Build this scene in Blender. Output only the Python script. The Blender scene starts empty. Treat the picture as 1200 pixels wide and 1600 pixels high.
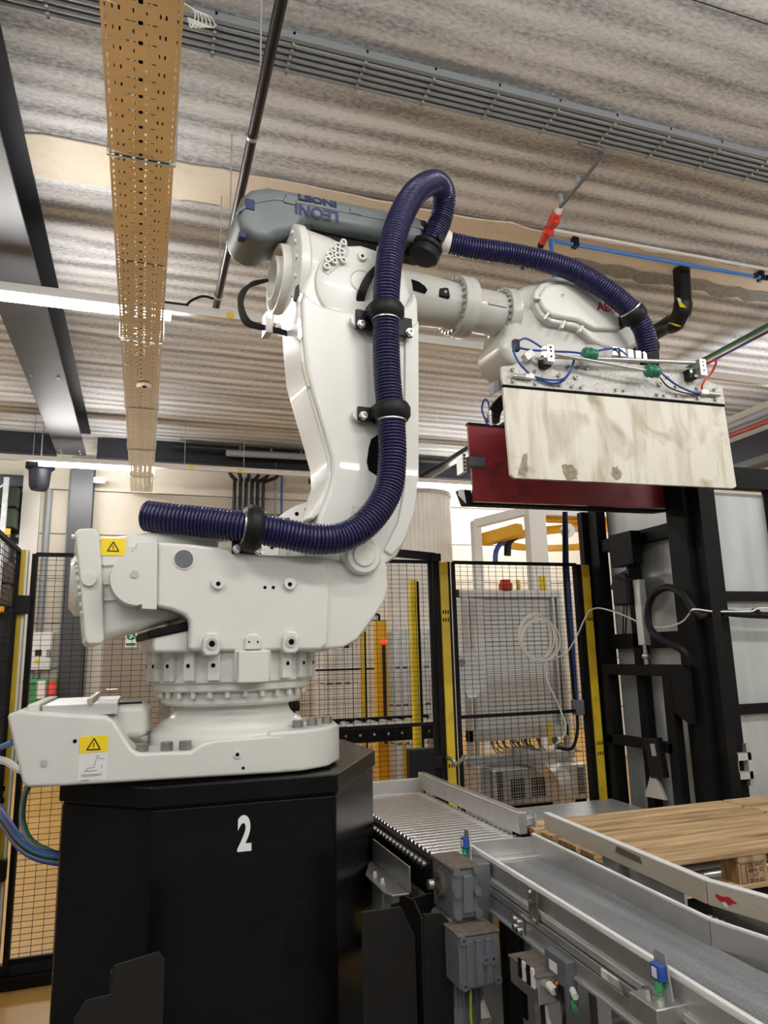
import bpy, math, random
from mathutils import Vector, Matrix
random.seed(7)
SC = bpy.context.scene
COL = SC.collection
R = math.radians

# ------------------------------------------------------------------ camera
FPX = 1115.0
PITCH, YAW, ROLL = R(11.3), R(18.7), R(1.4)
CAM = Vector((0, 0, 1.6))
f0 = Vector((math.sin(YAW), math.cos(YAW), 0)); r0 = Vector((math.cos(YAW), -math.sin(YAW), 0)); u0 = Vector((0, 0, 1))
CF = f0 * math.cos(PITCH) + u0 * math.sin(PITCH)
cu = u0 * math.cos(PITCH) - f0 * math.sin(PITCH)
CR = r0 * math.cos(ROLL) - cu * math.sin(ROLL)
CU = cu * math.cos(ROLL) + r0 * math.sin(ROLL)
cd = bpy.data.cameras.new('camera')
cam = bpy.data.objects.new('camera', cd)
COL.objects.link(cam)
cam.matrix_world = Matrix(((CR.x, CU.x, -CF.x, CAM.x), (CR.y, CU.y, -CF.y, CAM.y), (CR.z, CU.z, -CF.z, CAM.z), (0, 0, 0, 1)))
cd.sensor_fit = 'HORIZONTAL'; cd.sensor_width = 36.0
cd.lens = 36.0 * FPX / 1200.0
cd.clip_start = 0.05; cd.clip_end = 200
SC.camera = cam

# ------------------------------------------------------------------ world, exposure
w = bpy.data.worlds.new('world'); SC.world = w; w.use_nodes = True
w.node_tree.nodes['Background'].inputs[0].default_value = (0.9, 0.95, 1.0, 1)
w.node_tree.nodes['Background'].inputs[1].default_value = 0.25
SC.view_settings.view_transform = 'Standard'
SC.view_settings.look = 'None'
SC.view_settings.gamma = 1.0
SC.view_settings.use_curve_mapping = False
SC.view_settings.exposure = -0.2
LED_POWER = 125.0
try:
    SC.cycles.max_bounces = 10; SC.cycles.diffuse_bounces = 6; SC.cycles.glossy_bounces = 5
    SC.cycles.sample_clamp_indirect = 6.0
except Exception:
    pass

# ------------------------------------------------------------------ pixel -> point on a real plane (used for measuring outlines)
def ray(x, y): return CR * ((x - 600) / FPX) - CU * ((y - 800) / FPX) + CF
def onY(x, y, Y): d = ray(x, y); return CAM + d * (Y / d.y)
def onX(x, y, X): d = ray(x, y); return CAM + d * (X / d.x)
def onZ(x, y, Z): d = ray(x, y); return CAM + d * ((Z - CAM.z) / d.z)
A1 = Vector((0.381, 3.25, 0)); TH = R(5)
LX = Vector((math.cos(TH), math.sin(TH), 0)); LY = Vector((-math.sin(TH), math.cos(TH), 0))
ROB = Matrix.Translation(A1) @ Matrix.Rotation(TH, 4, 'Z')
def rl(x, y, ly):                                    # robot frame: (lx, z) on the plane ly
    d = ray(x, y); t = (ly - (CAM - A1).dot(LY)) / d.dot(LY)
    P = CAM + d * t - A1
    return (P.dot(LX), P.z)
def rls(pts, ly): return [rl(x, y, ly) for x, y in pts]
def rl3(x, y, ly): a = rl(x, y, ly); return Vector((a[0], ly, a[1]))

# ------------------------------------------------------------------ materials
MATS = {}
def mat(name, col, rough=0.5, metal=0.0, noise=0.0, nscale=8.0, bump=0.0, bscale=60.0, emit=0.0, spec=0.5, coat=0.0, alpha=1.0, trans=0.0, stretch=None, dirt=None, dscale=3.0, damt=0.5):
    m = bpy.data.materials.new(name); m.use_nodes = True
    nt = m.node_tree; N = nt.nodes; L = nt.links; b = N['Principled BSDF']
    b.inputs['Base Color'].default_value = (*col, 1); b.inputs['Roughness'].default_value = rough; b.inputs['Metallic'].default_value = metal
    b.inputs['Specular IOR Level'].default_value = spec; b.inputs['Coat Weight'].default_value = coat
    b.inputs['Transmission Weight'].default_value = trans; b.inputs['Alpha'].default_value = alpha
    if emit:
        b.inputs['Emission Color'].default_value = (*col, 1); b.inputs['Emission Strength'].default_value = emit
    if noise or bump or dirt:
        tc = N.new('ShaderNodeNewGeometry'); mp = N.new('ShaderNodeMapping'); L.new(tc.outputs['Position'], mp.inputs['Vector'])
        if stretch: mp.inputs['Scale'].default_value = stretch
    if noise or dirt:
        last = None
        if noise:
            n = N.new('ShaderNodeTexNoise'); n.inputs['Scale'].default_value = nscale; n.inputs['Detail'].default_value = 5
            L.new(mp.outputs[0], n.inputs['Vector'])
            r_ = N.new('ShaderNodeValToRGB'); e = r_.color_ramp.elements
            e[0].position = 0.3; e[1].position = 0.7
            e[0].color = (*[max(0, c * (1 - noise)) for c in col], 1); e[1].color = (*[min(1, c * (1 + noise)) for c in col], 1)
            L.new(n.outputs['Fac'], r_.inputs['Fac']); last = r_.outputs['Color']
        if dirt:
            n2 = N.new('ShaderNodeTexNoise'); n2.inputs['Scale'].default_value = dscale; n2.inputs['Detail'].default_value = 8; n2.inputs['Roughness'].default_value = 0.65
            L.new(mp.outputs[0], n2.inputs['Vector'])
            mr = N.new('ShaderNodeMapRange'); mr.inputs['From Min'].default_value = 0.52; mr.inputs['From Max'].default_value = 0.72
            mr.inputs['To Max'].default_value = damt
            L.new(n2.outputs['Fac'], mr.inputs['Value'])
            mx = N.new('ShaderNodeMix'); mx.data_type = 'RGBA'
            L.new(mr.outputs[0], mx.inputs['Factor'])
            if last: L.new(last, mx.inputs['A'])
            else: mx.inputs['A'].default_value = (*col, 1)
            mx.inputs['B'].default_value = (*dirt, 1); last = mx.outputs['Result']
        L.new(last, b.inputs['Base Color'])
    if bump:
        n3 = N.new('ShaderNodeTexNoise'); n3.inputs['Scale'].default_value = bscale; n3.inputs['Detail'].default_value = 3
        L.new(mp.outputs[0], n3.inputs['Vector'])
        bp = N.new('ShaderNodeBump'); bp.inputs['Strength'].default_value = bump; bp.inputs['Distance'].default_value = 0.004
        L.new(n3.outputs['Fac'], bp.inputs['Height']); L.new(bp.outputs[0], b.inputs['Normal'])
    MATS[name] = m
    return m
M = MATS
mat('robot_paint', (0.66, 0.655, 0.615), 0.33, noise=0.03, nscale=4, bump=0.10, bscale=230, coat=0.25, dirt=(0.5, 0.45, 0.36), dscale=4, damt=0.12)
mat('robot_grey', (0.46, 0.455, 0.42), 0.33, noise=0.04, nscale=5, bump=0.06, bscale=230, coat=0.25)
mat('black_gloss', (0.0045, 0.0045, 0.005), 0.24, noise=0.3, nscale=3, bump=0.03, bscale=14, dirt=(0.012, 0.010, 0.009), dscale=2.5, damt=0.5, spec=0.18)
mat('black_matte', (0.005, 0.005, 0.0055), 0.55, noise=0.2, spec=0.16, dirt=(0.02, 0.018, 0.016), dscale=6, damt=0.4)
mat('black_plastic', (0.006, 0.006, 0.007), 0.45, spec=0.25)
mat('rubber', (0.006, 0.006, 0.006), 0.5, spec=0.25)
mat('hole_black', (0.004, 0.004, 0.004), 0.9, spec=0.1)
mat('navy_hose', (0.012, 0.011, 0.058), 0.28, noise=0.2, nscale=30)
mat('steel', (0.55, 0.54, 0.52), 0.35, metal=0.9, noise=0.12, nscale=20, dirt=(0.3, 0.28, 0.25), dscale=7, damt=0.4)
mat('stainless', (0.62, 0.61, 0.59), 0.36, metal=0.85, noise=0.06, nscale=14, dirt=(0.35, 0.32, 0.28), dscale=5, damt=0.35)
mat('chrome', (0.78, 0.78, 0.78), 0.18, metal=1.0)
mat('aluminium', (0.63, 0.63, 0.62), 0.42, metal=0.7, noise=0.06, nscale=10)
mat('galvanised', (0.50, 0.52, 0.53), 0.42, metal=0.6, noise=0.15, nscale=12)
mat('tray_metal', (0.80, 0.745, 0.64), 0.36, metal=0.85, noise=0.05, nscale=5)
mat('conduit_grey', (0.22, 0.235, 0.25), 0.5)
mat('grey_box', (0.125, 0.145, 0.15), 0.45, noise=0.08, nscale=7, dirt=(0.2, 0.2, 0.19), dscale=6, damt=0.3)
mat('blue_print', (0.014, 0.02, 0.085), 0.6)
mat('red_print', (0.42, 0.02, 0.025), 0.5)
mat('white_print', (0.8, 0.8, 0.78), 0.6)
mat('sticker_yellow', (0.85, 0.62, 0.01), 0.5)
mat('sticker_white', (0.72, 0.72, 0.7), 0.5)
mat('print_black', (0.01, 0.01, 0.01), 0.7)
mat('print_grey', (0.3, 0.3, 0.3), 0.7)
mat('yellow_paint', (0.64, 0.44, 0.02), 0.45, noise=0.06, nscale=6, dirt=(0.16, 0.12, 0.03), dscale=9, damt=0.45)
mat('yellow_bright', (0.80, 0.60, 0.02), 0.4)
mat('orange_yellow', (0.78, 0.42, 0.01), 0.4)
mat('white_paint', (0.75, 0.75, 0.74), 0.4)
mat('wall_cream', (0.52, 0.475, 0.395), 0.7, noise=0.05, nscale=1.3)
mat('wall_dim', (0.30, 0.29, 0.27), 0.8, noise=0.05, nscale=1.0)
mat('guard_paint', (0.010, 0.0085, 0.0075), 0.4, spec=0.4, noise=0.2)
mat('wall_white', (0.62, 0.60, 0.56), 0.8, noise=0.04, nscale=1.0)
mat('beam_paint', (0.042, 0.044, 0.05), 0.5, noise=0.1, nscale=4)
mat('beam_dark', (0.009, 0.010, 0.015), 0.5, spec=0.25)
mat('door_brown', (0.27, 0.23, 0.19), 0.5, noise=0.04)
mat('door_frame', (0.55, 0.53, 0.49), 0.5)
mat('floor_ochre', (0.60, 0.34, 0.085), 0.32, noise=0.12, nscale=1.6, dirt=(0.42, 0.25, 0.09), dscale=2.2, damt=0.5)
mat('floor_grey', (0.22, 0.218, 0.21), 0.45, noise=0.1, nscale=1.2, dirt=(0.2, 0.19, 0.18), dscale=3, damt=0.4)
mat('strip_plaster', (0.70, 0.62, 0.51), 0.85, noise=0.05, nscale=3, dirt=(0.45, 0.40, 0.33), dscale=4, damt=0.35)
mat('mortar', (0.27, 0.265, 0.26), 0.9, noise=0.2, nscale=20)
mat('pipe_black', (0.006, 0.006, 0.007), 0.38, noise=0.2, spec=0.3)
mat('blue_pipe', (0.06, 0.20, 0.58), 0.35)
mat('blue_hose', (0.015, 0.06, 0.28), 0.35)
mat('green_hose', (0.01, 0.13, 0.08), 0.4)
mat('green_cup', (0.02, 0.16, 0.09), 0.35)
mat('red_plastic', (0.62, 0.05, 0.03), 0.35)
mat('red_hose', (0.5, 0.02, 0.03), 0.35)
mat('red_plate', (0.24, 0.02, 0.03), 0.42, noise=0.22, nscale=5, stretch=(1, 1, 2), dirt=(0.045, 0.01, 0.012), dscale=7, damt=0.7)
mat('motor_grey', (0.115, 0.125, 0.14), 0.42, noise=0.1, nscale=9, dirt=(0.2, 0.18, 0.15), dscale=8, damt=0.35)
mat('dusty_top', (0.12, 0.10, 0.078), 0.85, noise=0.3, nscale=40)
mat('pipe_cream', (0.70, 0.66, 0.60), 0.5)
mat('green_paint', (0.05, 0.32, 0.11), 0.45)
mat('sign_green', (0.0, 0.22, 0.11), 0.5)
mat('panel_grey', (0.70, 0.71, 0.70), 0.6, noise=0.04)
mat('cable_white', (0.74, 0.72, 0.66), 0.5)
mat('cable_blue', (0.05, 0.20, 0.55), 0.45)
mat('cable_yg', (0.5, 0.5, 0.02), 0.5)
mat('lens_blue', (0.02, 0.08, 0.38), 0.15)
mat('red_lamp', (0.8, 0.03, 0.02), 0.3, emit=1.6)
mat('roller_metal', (0.85, 0.85, 0.85), 0.2, metal=0.9)
mat('bolt_steel', (0.30, 0.31, 0.30), 0.4, metal=0.8)
mat('strip_metal', (0.50, 0.49, 0.46), 0.55, metal=0.35, noise=0.12, nscale=60, dirt=(0.25, 0.22, 0.17), dscale=45, damt=0.8)
mat('curtain', (0.74, 0.73, 0.70), 0.45, noise=0.1, nscale=3)
mat('silver_panel', (0.50, 0.53, 0.53), 0.42, metal=0.35, noise=0.10, nscale=3, bump=0.35, bscale=9, stretch=(3, 3, 0.6))
mat('doorway_dark', (0.03, 0.03, 0.035), 0.15)
mat('box_goods', (0.02, 0.035, 0.016), 0.6, noise=0.3, nscale=5)
mat('rail_wood', (0.48, 0.44, 0.36), 0.5, noise=0.1, nscale=9, stretch=(3, 0.5, 3), dirt=(0.25, 0.20, 0.13), dscale=9, damt=0.45)
mat('worn_brown', (0.26, 0.22, 0.15), 0.7, noise=0.35, nscale=40)
mat('orange_dot', (0.8, 0.3, 0.02), 0.4)
mat('gunk', (0.10, 0.08, 0.055), 0.8, noise=0.3, nscale=30)
M['led'] = mat('led', (1.0, 0.975, 0.94), 0.5, emit=LED_POWER)

def wood(name, c0, c1, grain=(1.2, 22, 22)):
    m = bpy.data.materials.new(name); m.use_nodes = True; nt = m.node_tree; N = nt.nodes; L = nt.links; b = N['Principled BSDF']
    oi = N.new('ShaderNodeObjectInfo'); g = N.new('ShaderNodeNewGeometry'); mp = N.new('ShaderNodeMapping'); mp.inputs['Scale'].default_value = grain
    ad = N.new('ShaderNodeVectorMath'); ad.operation = 'ADD'
    sc = N.new('ShaderNodeVectorMath'); sc.operation = 'SCALE'; sc.inputs[3].default_value = 7.0
    cx = N.new('ShaderNodeCombineXYZ'); L.new(oi.outputs['Random'], cx.inputs[0]); L.new(oi.outputs['Random'], cx.inputs[1]); L.new(cx.outputs[0], sc.inputs[0])
    L.new(g.outputs['Position'], ad.inputs[0]); L.new(sc.outputs[0], ad.inputs[1]); L.new(ad.outputs[0], mp.inputs['Vector'])
    n = N.new('ShaderNodeTexNoise'); n.inputs['Scale'].default_value = 2.2; n.inputs['Detail'].default_value = 7; n.inputs['Distortion'].default_value = 0.6
    L.new(mp.outputs[0], n.inputs['Vector'])
    r_ = N.new('ShaderNodeValToRGB'); e = r_.color_ramp.elements; e[0].position = 0.32; e[1].position = 0.68; e[0].color = (*c0, 1); e[1].color = (*c1, 1)
    L.new(n.outputs['Fac'], r_.inputs['Fac'])
    hs = N.new('ShaderNodeHueSaturation'); mr = N.new('ShaderNodeMapRange'); mr.inputs['To Min'].default_value = 0.72; mr.inputs['To Max'].default_value = 1.15
    L.new(oi.outputs['Random'], mr.inputs['Value']); L.new(mr.outputs[0], hs.inputs['Value']); L.new(r_.outputs[0], hs.inputs['Color'])
    L.new(hs.outputs[0], b.inputs['Base Color']); b.inputs['Roughness'].default_value = 0.75
    bp = N.new('ShaderNodeBump'); bp.inputs['Strength'].default_value = 0.3; bp.inputs['Distance'].default_value = 0.004
    L.new(n.outputs['Fac'], bp.inputs['Height']); L.new(bp.outputs[0], b.inputs['Normal'])
    M[name] = m
wood('pallet_wood', (0.26, 0.16, 0.075), (0.62, 0.43, 0.23))
wood('pallet_block_wood', (0.22, 0.13, 0.06), (0.45, 0.30, 0.16), (14, 14, 3))

def concrete(name):
    """rolled underside of the hollow-core planks: pale streaks along X, rougher grey bands about every 0.2 m in Y"""
    m = bpy.data.materials.new(name); m.use_nodes = True; nt = m.node_tree; N = nt.nodes; L = nt.links; b = N['Principled BSDF']
    g = N.new('ShaderNodeNewGeometry'); sx = N.new('ShaderNodeSeparateXYZ'); L.new(g.outputs['Position'], sx.inputs[0])
    oi = N.new('ShaderNodeObjectInfo')
    mpw = N.new('ShaderNodeMapping'); mpw.inputs['Scale'].default_value = (0.35, 1.0, 1.0); L.new(g.outputs['Position'], mpw.inputs['Vector'])
    wv = N.new('ShaderNodeTexNoise'); wv.inputs['Scale'].default_value = 1.1; wv.inputs['Detail'].default_value = 3; L.new(mpw.outputs[0], wv.inputs['Vector'])
    # band: sin(2*pi*(y/0.235)+wobble)
    ma = N.new('ShaderNodeMath'); ma.operation = 'MULTIPLY_ADD'; ma.inputs[1].default_value = 2 * math.pi / 0.235
    mb = N.new('ShaderNodeMath'); mb.operation = 'MULTIPLY'; mb.inputs[1].default_value = 7.0; L.new(wv.outputs['Fac'], mb.inputs[0])
    L.new(sx.outputs['Y'], ma.inputs[0]); L.new(mb.outputs[0], ma.inputs[2])
    si = N.new('ShaderNodeMath'); si.operation = 'SINE'; L.new(ma.outputs[0], si.inputs[0])
    # fine grit
    mp2 = N.new('ShaderNodeMapping'); mp2.inputs['Scale'].default_value = (0.45, 1, 1); L.new(g.outputs['Position'], mp2.inputs['Vector'])
    n2 = N.new('ShaderNodeTexNoise'); n2.inputs['Scale'].default_value = 42; n2.inputs['Detail'].default_value = 8; n2.inputs['Roughness'].default_value = 0.75; L.new(mp2.outputs[0], n2.inputs['Vector'])
    # streaks
    mp3 = N.new('ShaderNodeMapping'); mp3.inputs['Scale'].default_value = (0.3, 3.4, 1); L.new(g.outputs['Position'], mp3.inputs['Vector'])
    n3 = N.new('ShaderNodeTexNoise'); n3.inputs['Scale'].default_value = 1.6; n3.inputs['Detail'].default_value = 6; L.new(mp3.outputs[0], n3.inputs['Vector'])
    s1 = N.new('ShaderNodeMath'); s1.operation = 'MULTIPLY_ADD'; s1.inputs[1].default_value = 0.14; s1.inputs[2].default_value = -0.52; L.new(si.outputs[0], s1.inputs[0])
    s2 = N.new('ShaderNodeMath'); s2.operation = 'MULTIPLY_ADD'; s2.inputs[1].default_value = 1.15; L.new(n2.outputs['Fac'], s2.inputs[0]); L.new(s1.outputs[0], s2.inputs[2])
    s3 = N.new('ShaderNodeMath'); s3.operation = 'MULTIPLY_ADD'; s3.inputs[1].default_value = 0.9; L.new(n3.outputs['Fac'], s3.inputs[0]); L.new(s2.outputs[0], s3.inputs[2])
    r_ = N.new('ShaderNodeValToRGB'); e = r_.color_ramp.elements
    e[0].position = 0.28; e[0].color = (0.25, 0.26, 0.275, 1); e[1].position = 0.72; e[1].color = (0.78, 0.80, 0.82, 1)
    k = r_.color_ramp.elements.new(0.46); k.color = (0.51, 0.52, 0.53, 1)
    L.new(s3.outputs[0], r_.inputs['Fac'])
    hs = N.new('ShaderNodeHueSaturation'); mr = N.new('ShaderNodeMapRange'); mr.inputs['To Min'].default_value = 0.9; mr.inputs['To Max'].default_value = 1.08
    L.new(oi.outputs['Random'], mr.inputs['Value']); L.new(mr.outputs[0], hs.inputs['Value']); L.new(r_.outputs[0], hs.inputs['Color'])
    L.new(hs.outputs[0], b.inputs['Base Color']); b.inputs['Roughness'].default_value = 0.9
    bp = N.new('ShaderNodeBump'); bp.inputs['Strength'].default_value = 0.5; bp.inputs['Distance'].default_value = 0.01
    L.new(s3.outputs[0], bp.inputs['Height']); L.new(bp.outputs[0], b.inputs['Normal'])
    M[name] = m
concrete('concrete_plank')

def plate_wood(name):
    """pale scratched plastic-coated plate with vertical brown run marks"""
    m = bpy.data.materials.new(name); m.use_nodes = True; nt = m.node_tree; N = nt.nodes; L = nt.links; b = N['Principled BSDF']
    g = N.new('ShaderNodeNewGeometry')
    def nz(scale, sc, det=6, dist=0.0):
        mp = N.new('ShaderNodeMapping'); mp.inputs['Scale'].default_value = sc; L.new(g.outputs['Position'], mp.inputs['Vector'])
        n = N.new('ShaderNodeTexNoise'); n.inputs['Scale'].default_value = scale; n.inputs['Detail'].default_value = det; n.inputs['Distortion'].default_value = dist
        L.new(mp.outputs[0], n.inputs['Vector']); return n.outputs['Fac']
    a = nz(2.0, (6, 1, 0.9), 8, 0.4); c = nz(4.2, (1, 1, 0.8), 8, 0.8); d = nz(3.0, (26, 1, 1.2), 4)
    r_ = N.new('ShaderNodeValToRGB'); e = r_.color_ramp.elements
    e[0].position = 0.28; e[0].color = (0.46, 0.41, 0.29, 1); e[1].position = 0.52; e[1].color = (0.66, 0.625, 0.54, 1); L.new(a, r_.inputs['Fac'])
    mr = N.new('ShaderNodeMapRange'); mr.inputs['From Min'].default_value = 0.53; mr.inputs['From Max'].default_value = 0.72; mr.inputs['To Max'].default_value = 0.85; L.new(c, mr.inputs['Value'])
    mx = N.new('ShaderNodeMix'); mx.data_type = 'RGBA'; mx.inputs['B'].default_value = (0.27, 0.24, 0.13, 1); L.new(mr.outputs[0], mx.inputs['Factor']); L.new(r_.outputs[0], mx.inputs['A'])
    mr2 = N.new('ShaderNodeMapRange'); mr2.inputs['From Min'].default_value = 0.66; mr2.inputs['From Max'].default_value = 0.72; mr2.inputs['To Max'].default_value = 0.6; L.new(d, mr2.inputs['Value'])
    mx2 = N.new('ShaderNodeMix'); mx2.data_type = 'RGBA'; mx2.inputs['B'].default_value = (0.30, 0.22, 0.12, 1); L.new(mr2.outputs[0], mx2.inputs['Factor']); L.new(mx.outputs['Result'], mx2.inputs['A'])
    L.new(mx2.outputs['Result'], b.inputs['Base Color']); b.inputs['Roughness'].default_value = 0.45
    M[name] = m
plate_wood('plate_pale')

def belt_mat(name):
    m = bpy.data.materials.new(name); m.use_nodes = True; nt = m.node_tree; N = nt.nodes; L = nt.links; b = N['Principled BSDF']
    g = N.new('ShaderNodeNewGeometry'); mp = N.new('ShaderNodeMapping'); mp.inputs['Scale'].default_value = (6.0, 0.35, 1); L.new(g.outputs['Position'], mp.inputs['Vector'])
    n = N.new('ShaderNodeTexNoise'); n.inputs['Scale'].default_value = 3; n.inputs['Detail'].default_value = 4; L.new(mp.outputs[0], n.inputs['Vector'])
    r_ = N.new('ShaderNodeValToRGB'); e = r_.color_ramp.elements; e[0].position = 0.3; e[1].position = 0.7
    e[0].color = (0.12, 0.125, 0.135, 1); e[1].color = (0.25, 0.255, 0.265, 1); L.new(n.outputs['Fac'], r_.inputs['Fac'])
    L.new(r_.outputs[0], b.inputs['Base Color']); b.inputs['Roughness'].default_value = 0.33
    M[name] = m
belt_mat('belt_grey')

# ------------------------------------------------------------------ mesh builder
class MB:
    def __init__(s, T=None): s.v = []; s.f = []; s.T = T
    def add(s, vs, fs):
        o = len(s.v)
        for p in vs:
            p = Vector(p)
            s.v.append(s.T @ p if s.T else p)
        for f in fs: s.f.append(tuple(i + o for i in f))
        return s
    def box(s, x0, x1, y0, y1, z0, z1, Q=None):
        vs = [(x, y, z) for z in (z0, z1) for y in (y0, y1) for x in (x0, x1)]
        if Q: vs = [Q @ Vector(p) for p in vs]
        return s.add(vs, [(0, 2, 3, 1), (4, 5, 7, 6), (0, 1, 5, 4), (2, 6, 7, 3), (0, 4, 6, 2), (1, 3, 7, 5)])
    def bar(s, p0, p1, w, h=None, up=(0, 0, 1)):
        h = h or w; p0 = Vector(p0); p1 = Vector(p1); d = (p1 - p0).normalized(); up = Vector(up)
        if abs(d.dot(up)) > 0.98: up = Vector((0, 1, 0))
        a = d.cross(up).normalized(); b = a.cross(d).normalized(); vs = []
        for p in (p0, p1):
            for i, j in ((-1, -1), (1, -1), (1, 1), (-1, 1)): vs.append(p + a * (i * w / 2) + b * (j * h / 2))
        return s.add(vs, [(0, 1, 2, 3), (7, 6, 5, 4), (0, 4, 5, 1), (1, 5, 6, 2), (2, 6, 7, 3), (3, 7, 4, 0)])
    def cyl(s, p0, p1, r, n=16, r2=None, caps=True, ph=0.0):
        r2 = r if r2 is None else r2; p0 = Vector(p0); p1 = Vector(p1); d = (p1 - p0).normalized()
        a = d.orthogonal().normalized(); b = d.cross(a); vs = []
        for p, rr in ((p0, r), (p1, r2)):
            for i in range(n):
                t = 2 * math.pi * i / n + ph; vs.append(p + (a * math.cos(t) + b * math.sin(t)) * rr)
        fs = [(i, (i + 1) % n, n + (i + 1) % n, n + i) for i in range(n)]
        if caps: fs += [tuple(reversed(range(n))), tuple(range(n, 2 * n))]
        return s.add(vs, fs)
    def lathe(s, prof, o, d, n=32, ref=None):            # prof: [(r, along)], closed ends when r == 0
        o = Vector(o); d = Vector(d).normalized(); a = Vector(ref).normalized() if ref else d.orthogonal().normalized(); b = d.cross(a); vs = []; fs = []
        for r, h in prof:
            for i in range(n):
                t = 2 * math.pi * i / n; vs.append(o + d * h + (a * math.cos(t) + b * math.sin(t)) * max(r, 1e-5))
        for k in range(len(prof) - 1):
            for i in range(n):
                j = (i + 1) % n; fs.append((k * n + i, k * n + j, (k + 1) * n + j, (k + 1) * n + i))
        return s.add(vs, fs)
    def tube(s, pts, r, n=10, caps=True, rad=None):
        pts = [Vector(p) for p in pts]; m = len(pts); vs = []; fs = []; a = None
        for k in range(m):
            d = (pts[min(k + 1, m - 1)] - pts[max(k - 1, 0)]).normalized()
            if a is None: a = d.orthogonal().normalized()
            else:
                a = a - d * a.dot(d)
                a = a.normalized() if a.length > 1e-6 else d.orthogonal().normalized()
            b = d.cross(a); rr = rad[k] if rad else r
            for i in range(n):
                t = 2 * math.pi * i / n; vs.append(pts[k] + (a * math.cos(t) + b * math.sin(t)) * rr)
        for k in range(m - 1):
            for i in range(n):
                j = (i + 1) % n; fs.append((k * n + i, k * n + j, (k + 1) * n + j, (k + 1) * n + i))
        if caps: fs += [tuple(reversed(range(n))), tuple(range((m - 1) * n, m * n))]
        return s.add(vs, fs)
    def prism(s, out, d0, d1, plane='xz'):               # out: 2D outline; plane xz -> depth along y, xy -> along z, yz -> along x
        def P(a, b, d): return {'xz': (a, d, b), 'xy': (a, b, d), 'yz': (d, a, b)}[plane]
        n = len(out); vs = [P(a, b, d0) for a, b in out] + [P(a, b, d1) for a, b in out]
        area = sum(out[i][0] * out[(i + 1) % n][1] - out[(i + 1) % n][0] * out[i][1] for i in range(n))
        flip = (area > 0) == (plane != 'xz')
        fs = [(i, (i + 1) % n, n + (i + 1) % n, n + i) for i in range(n)] + [tuple(reversed(range(n))), tuple(range(n, 2 * n))]
        if not flip: fs = [tuple(reversed(f)) for f in fs]
        return s.add(vs, fs)
    def ring(s, c, d, r0, r1, h, n=28):                  # flat washer of height h
        return s.lathe([(r0, 0), (r1, 0), (r1, h), (r0, h), (r0, 0)], c, d, n)
    def sphere(s, c, r, n=14, m=8, sc=(1, 1, 1)):
        c = Vector(c); vs = []; fs = []
        for j in range(m + 1):
            ph = math.pi * j / m
            for i in range(n):
                t = 2 * math.pi * i / n
                vs.append(c + Vector((r * sc[0] * math.sin(ph) * math.cos(t), r * sc[1] * math.sin(ph) * math.sin(t), r * sc[2] * math.cos(ph))))
        for j in range(m):
            for i in range(n):
                k = (i + 1) % n; fs.append((j * n + i, (j + 1) * n + i, (j + 1) * n + k, j * n + k))
        return s.add(vs, fs)
    def build(s, name, m, parent=None, bev=0.0, seg=2, ang=35, flat=False, label=None, kind=None, recalc=True):
        c = Vector((0, 0, 0))
        lo = Vector((min(p.x for p in s.v), min(p.y for p in s.v), min(p.z for p in s.v))); hi = Vector((max(p.x for p in s.v), max(p.y for p in s.v), max(p.z for p in s.v)))
        c = (lo + hi) / 2
        me = bpy.data.meshes.new(name); me.from_pydata([tuple(p - c) for p in s.v], [], s.f); me.validate(); me.update()
        if not flat:
            me.shade_smooth(); me.set_sharp_from_angle(angle=R(ang))
        me.materials.append(M[m] if isinstance(m, str) else m)
        o = bpy.data.objects.new(name, me); COL.objects.link(o); o.location = c
        if parent is not None:
            o.parent = parent; o.matrix_parent_inverse = wm(parent).inverted()
        if bev:
            b = o.modifiers.new('bevel', 'BEVEL'); b.width = bev; b.segments = seg; b.limit_method = 'ANGLE'; b.angle_limit = R(30); b.harden_normals = True
        if label: o['label'] = label
        if kind: o['kind'] = kind
        return o
WM = {}
def wm(o):                                               # world matrix without waiting for the depsgraph
    m = o.matrix_basis
    if o.parent: m = wm(o.parent) @ o.matrix_parent_inverse @ m
    return m
def tag(o, label, cat, group=None):
    o['label'] = label; o['category'] = cat
    if group: o['group'] = group
    return o
def thing(name, label, cat, loc=(0, 0, 0), group=None):
    o = bpy.data.objects.new(name, None); COL.objects.link(o); o.location = loc; o.empty_display_size = 0.1
    return tag(o, label, cat, group)
def struct(name, mb, m, **k): return mb.build(name, m, kind='structure', **k)
def dup(o, delta, parent=None):
    """copy of a mesh part moved by delta (world)"""
    c = o.copy(); COL.objects.link(c); c.location = o.location + Vector(delta)
    if parent is not None and parent is not o.parent:
        c.parent = parent; c.matrix_parent_inverse = wm(parent).inverted()
    return c
def smooth_path(pts, k=8):
    """Catmull-Rom through the points"""
    pts = [Vector(p) for p in pts]; out = []
    for i in range(len(pts) - 1):
        p0 = pts[max(i - 1, 0)]; p1 = pts[i]; p2 = pts[i + 1]; p3 = pts[min(i + 2, len(pts) - 1)]
        for j in range(k):
            t = j / k
            out.append(0.5 * ((2 * p1) + (p2 - p0) * t + (2 * p0 - 5 * p1 + 4 * p2 - p3) * t * t + (3 * p1 - p0 - 3 * p2 + p3) * t ** 3))
    out.append(pts[-1]); return out
def resample(pts, step):
    out = [pts[0]]; acc = 0
    for i in range(1, len(pts)):
        a, b = pts[i - 1], pts[i]; L_ = (b - a).length; t = step - acc
        while t <= L_:
            out.append(a + (b - a) * (t / L_)); t += step
        acc = L_ - (t - step)
    return out
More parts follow.
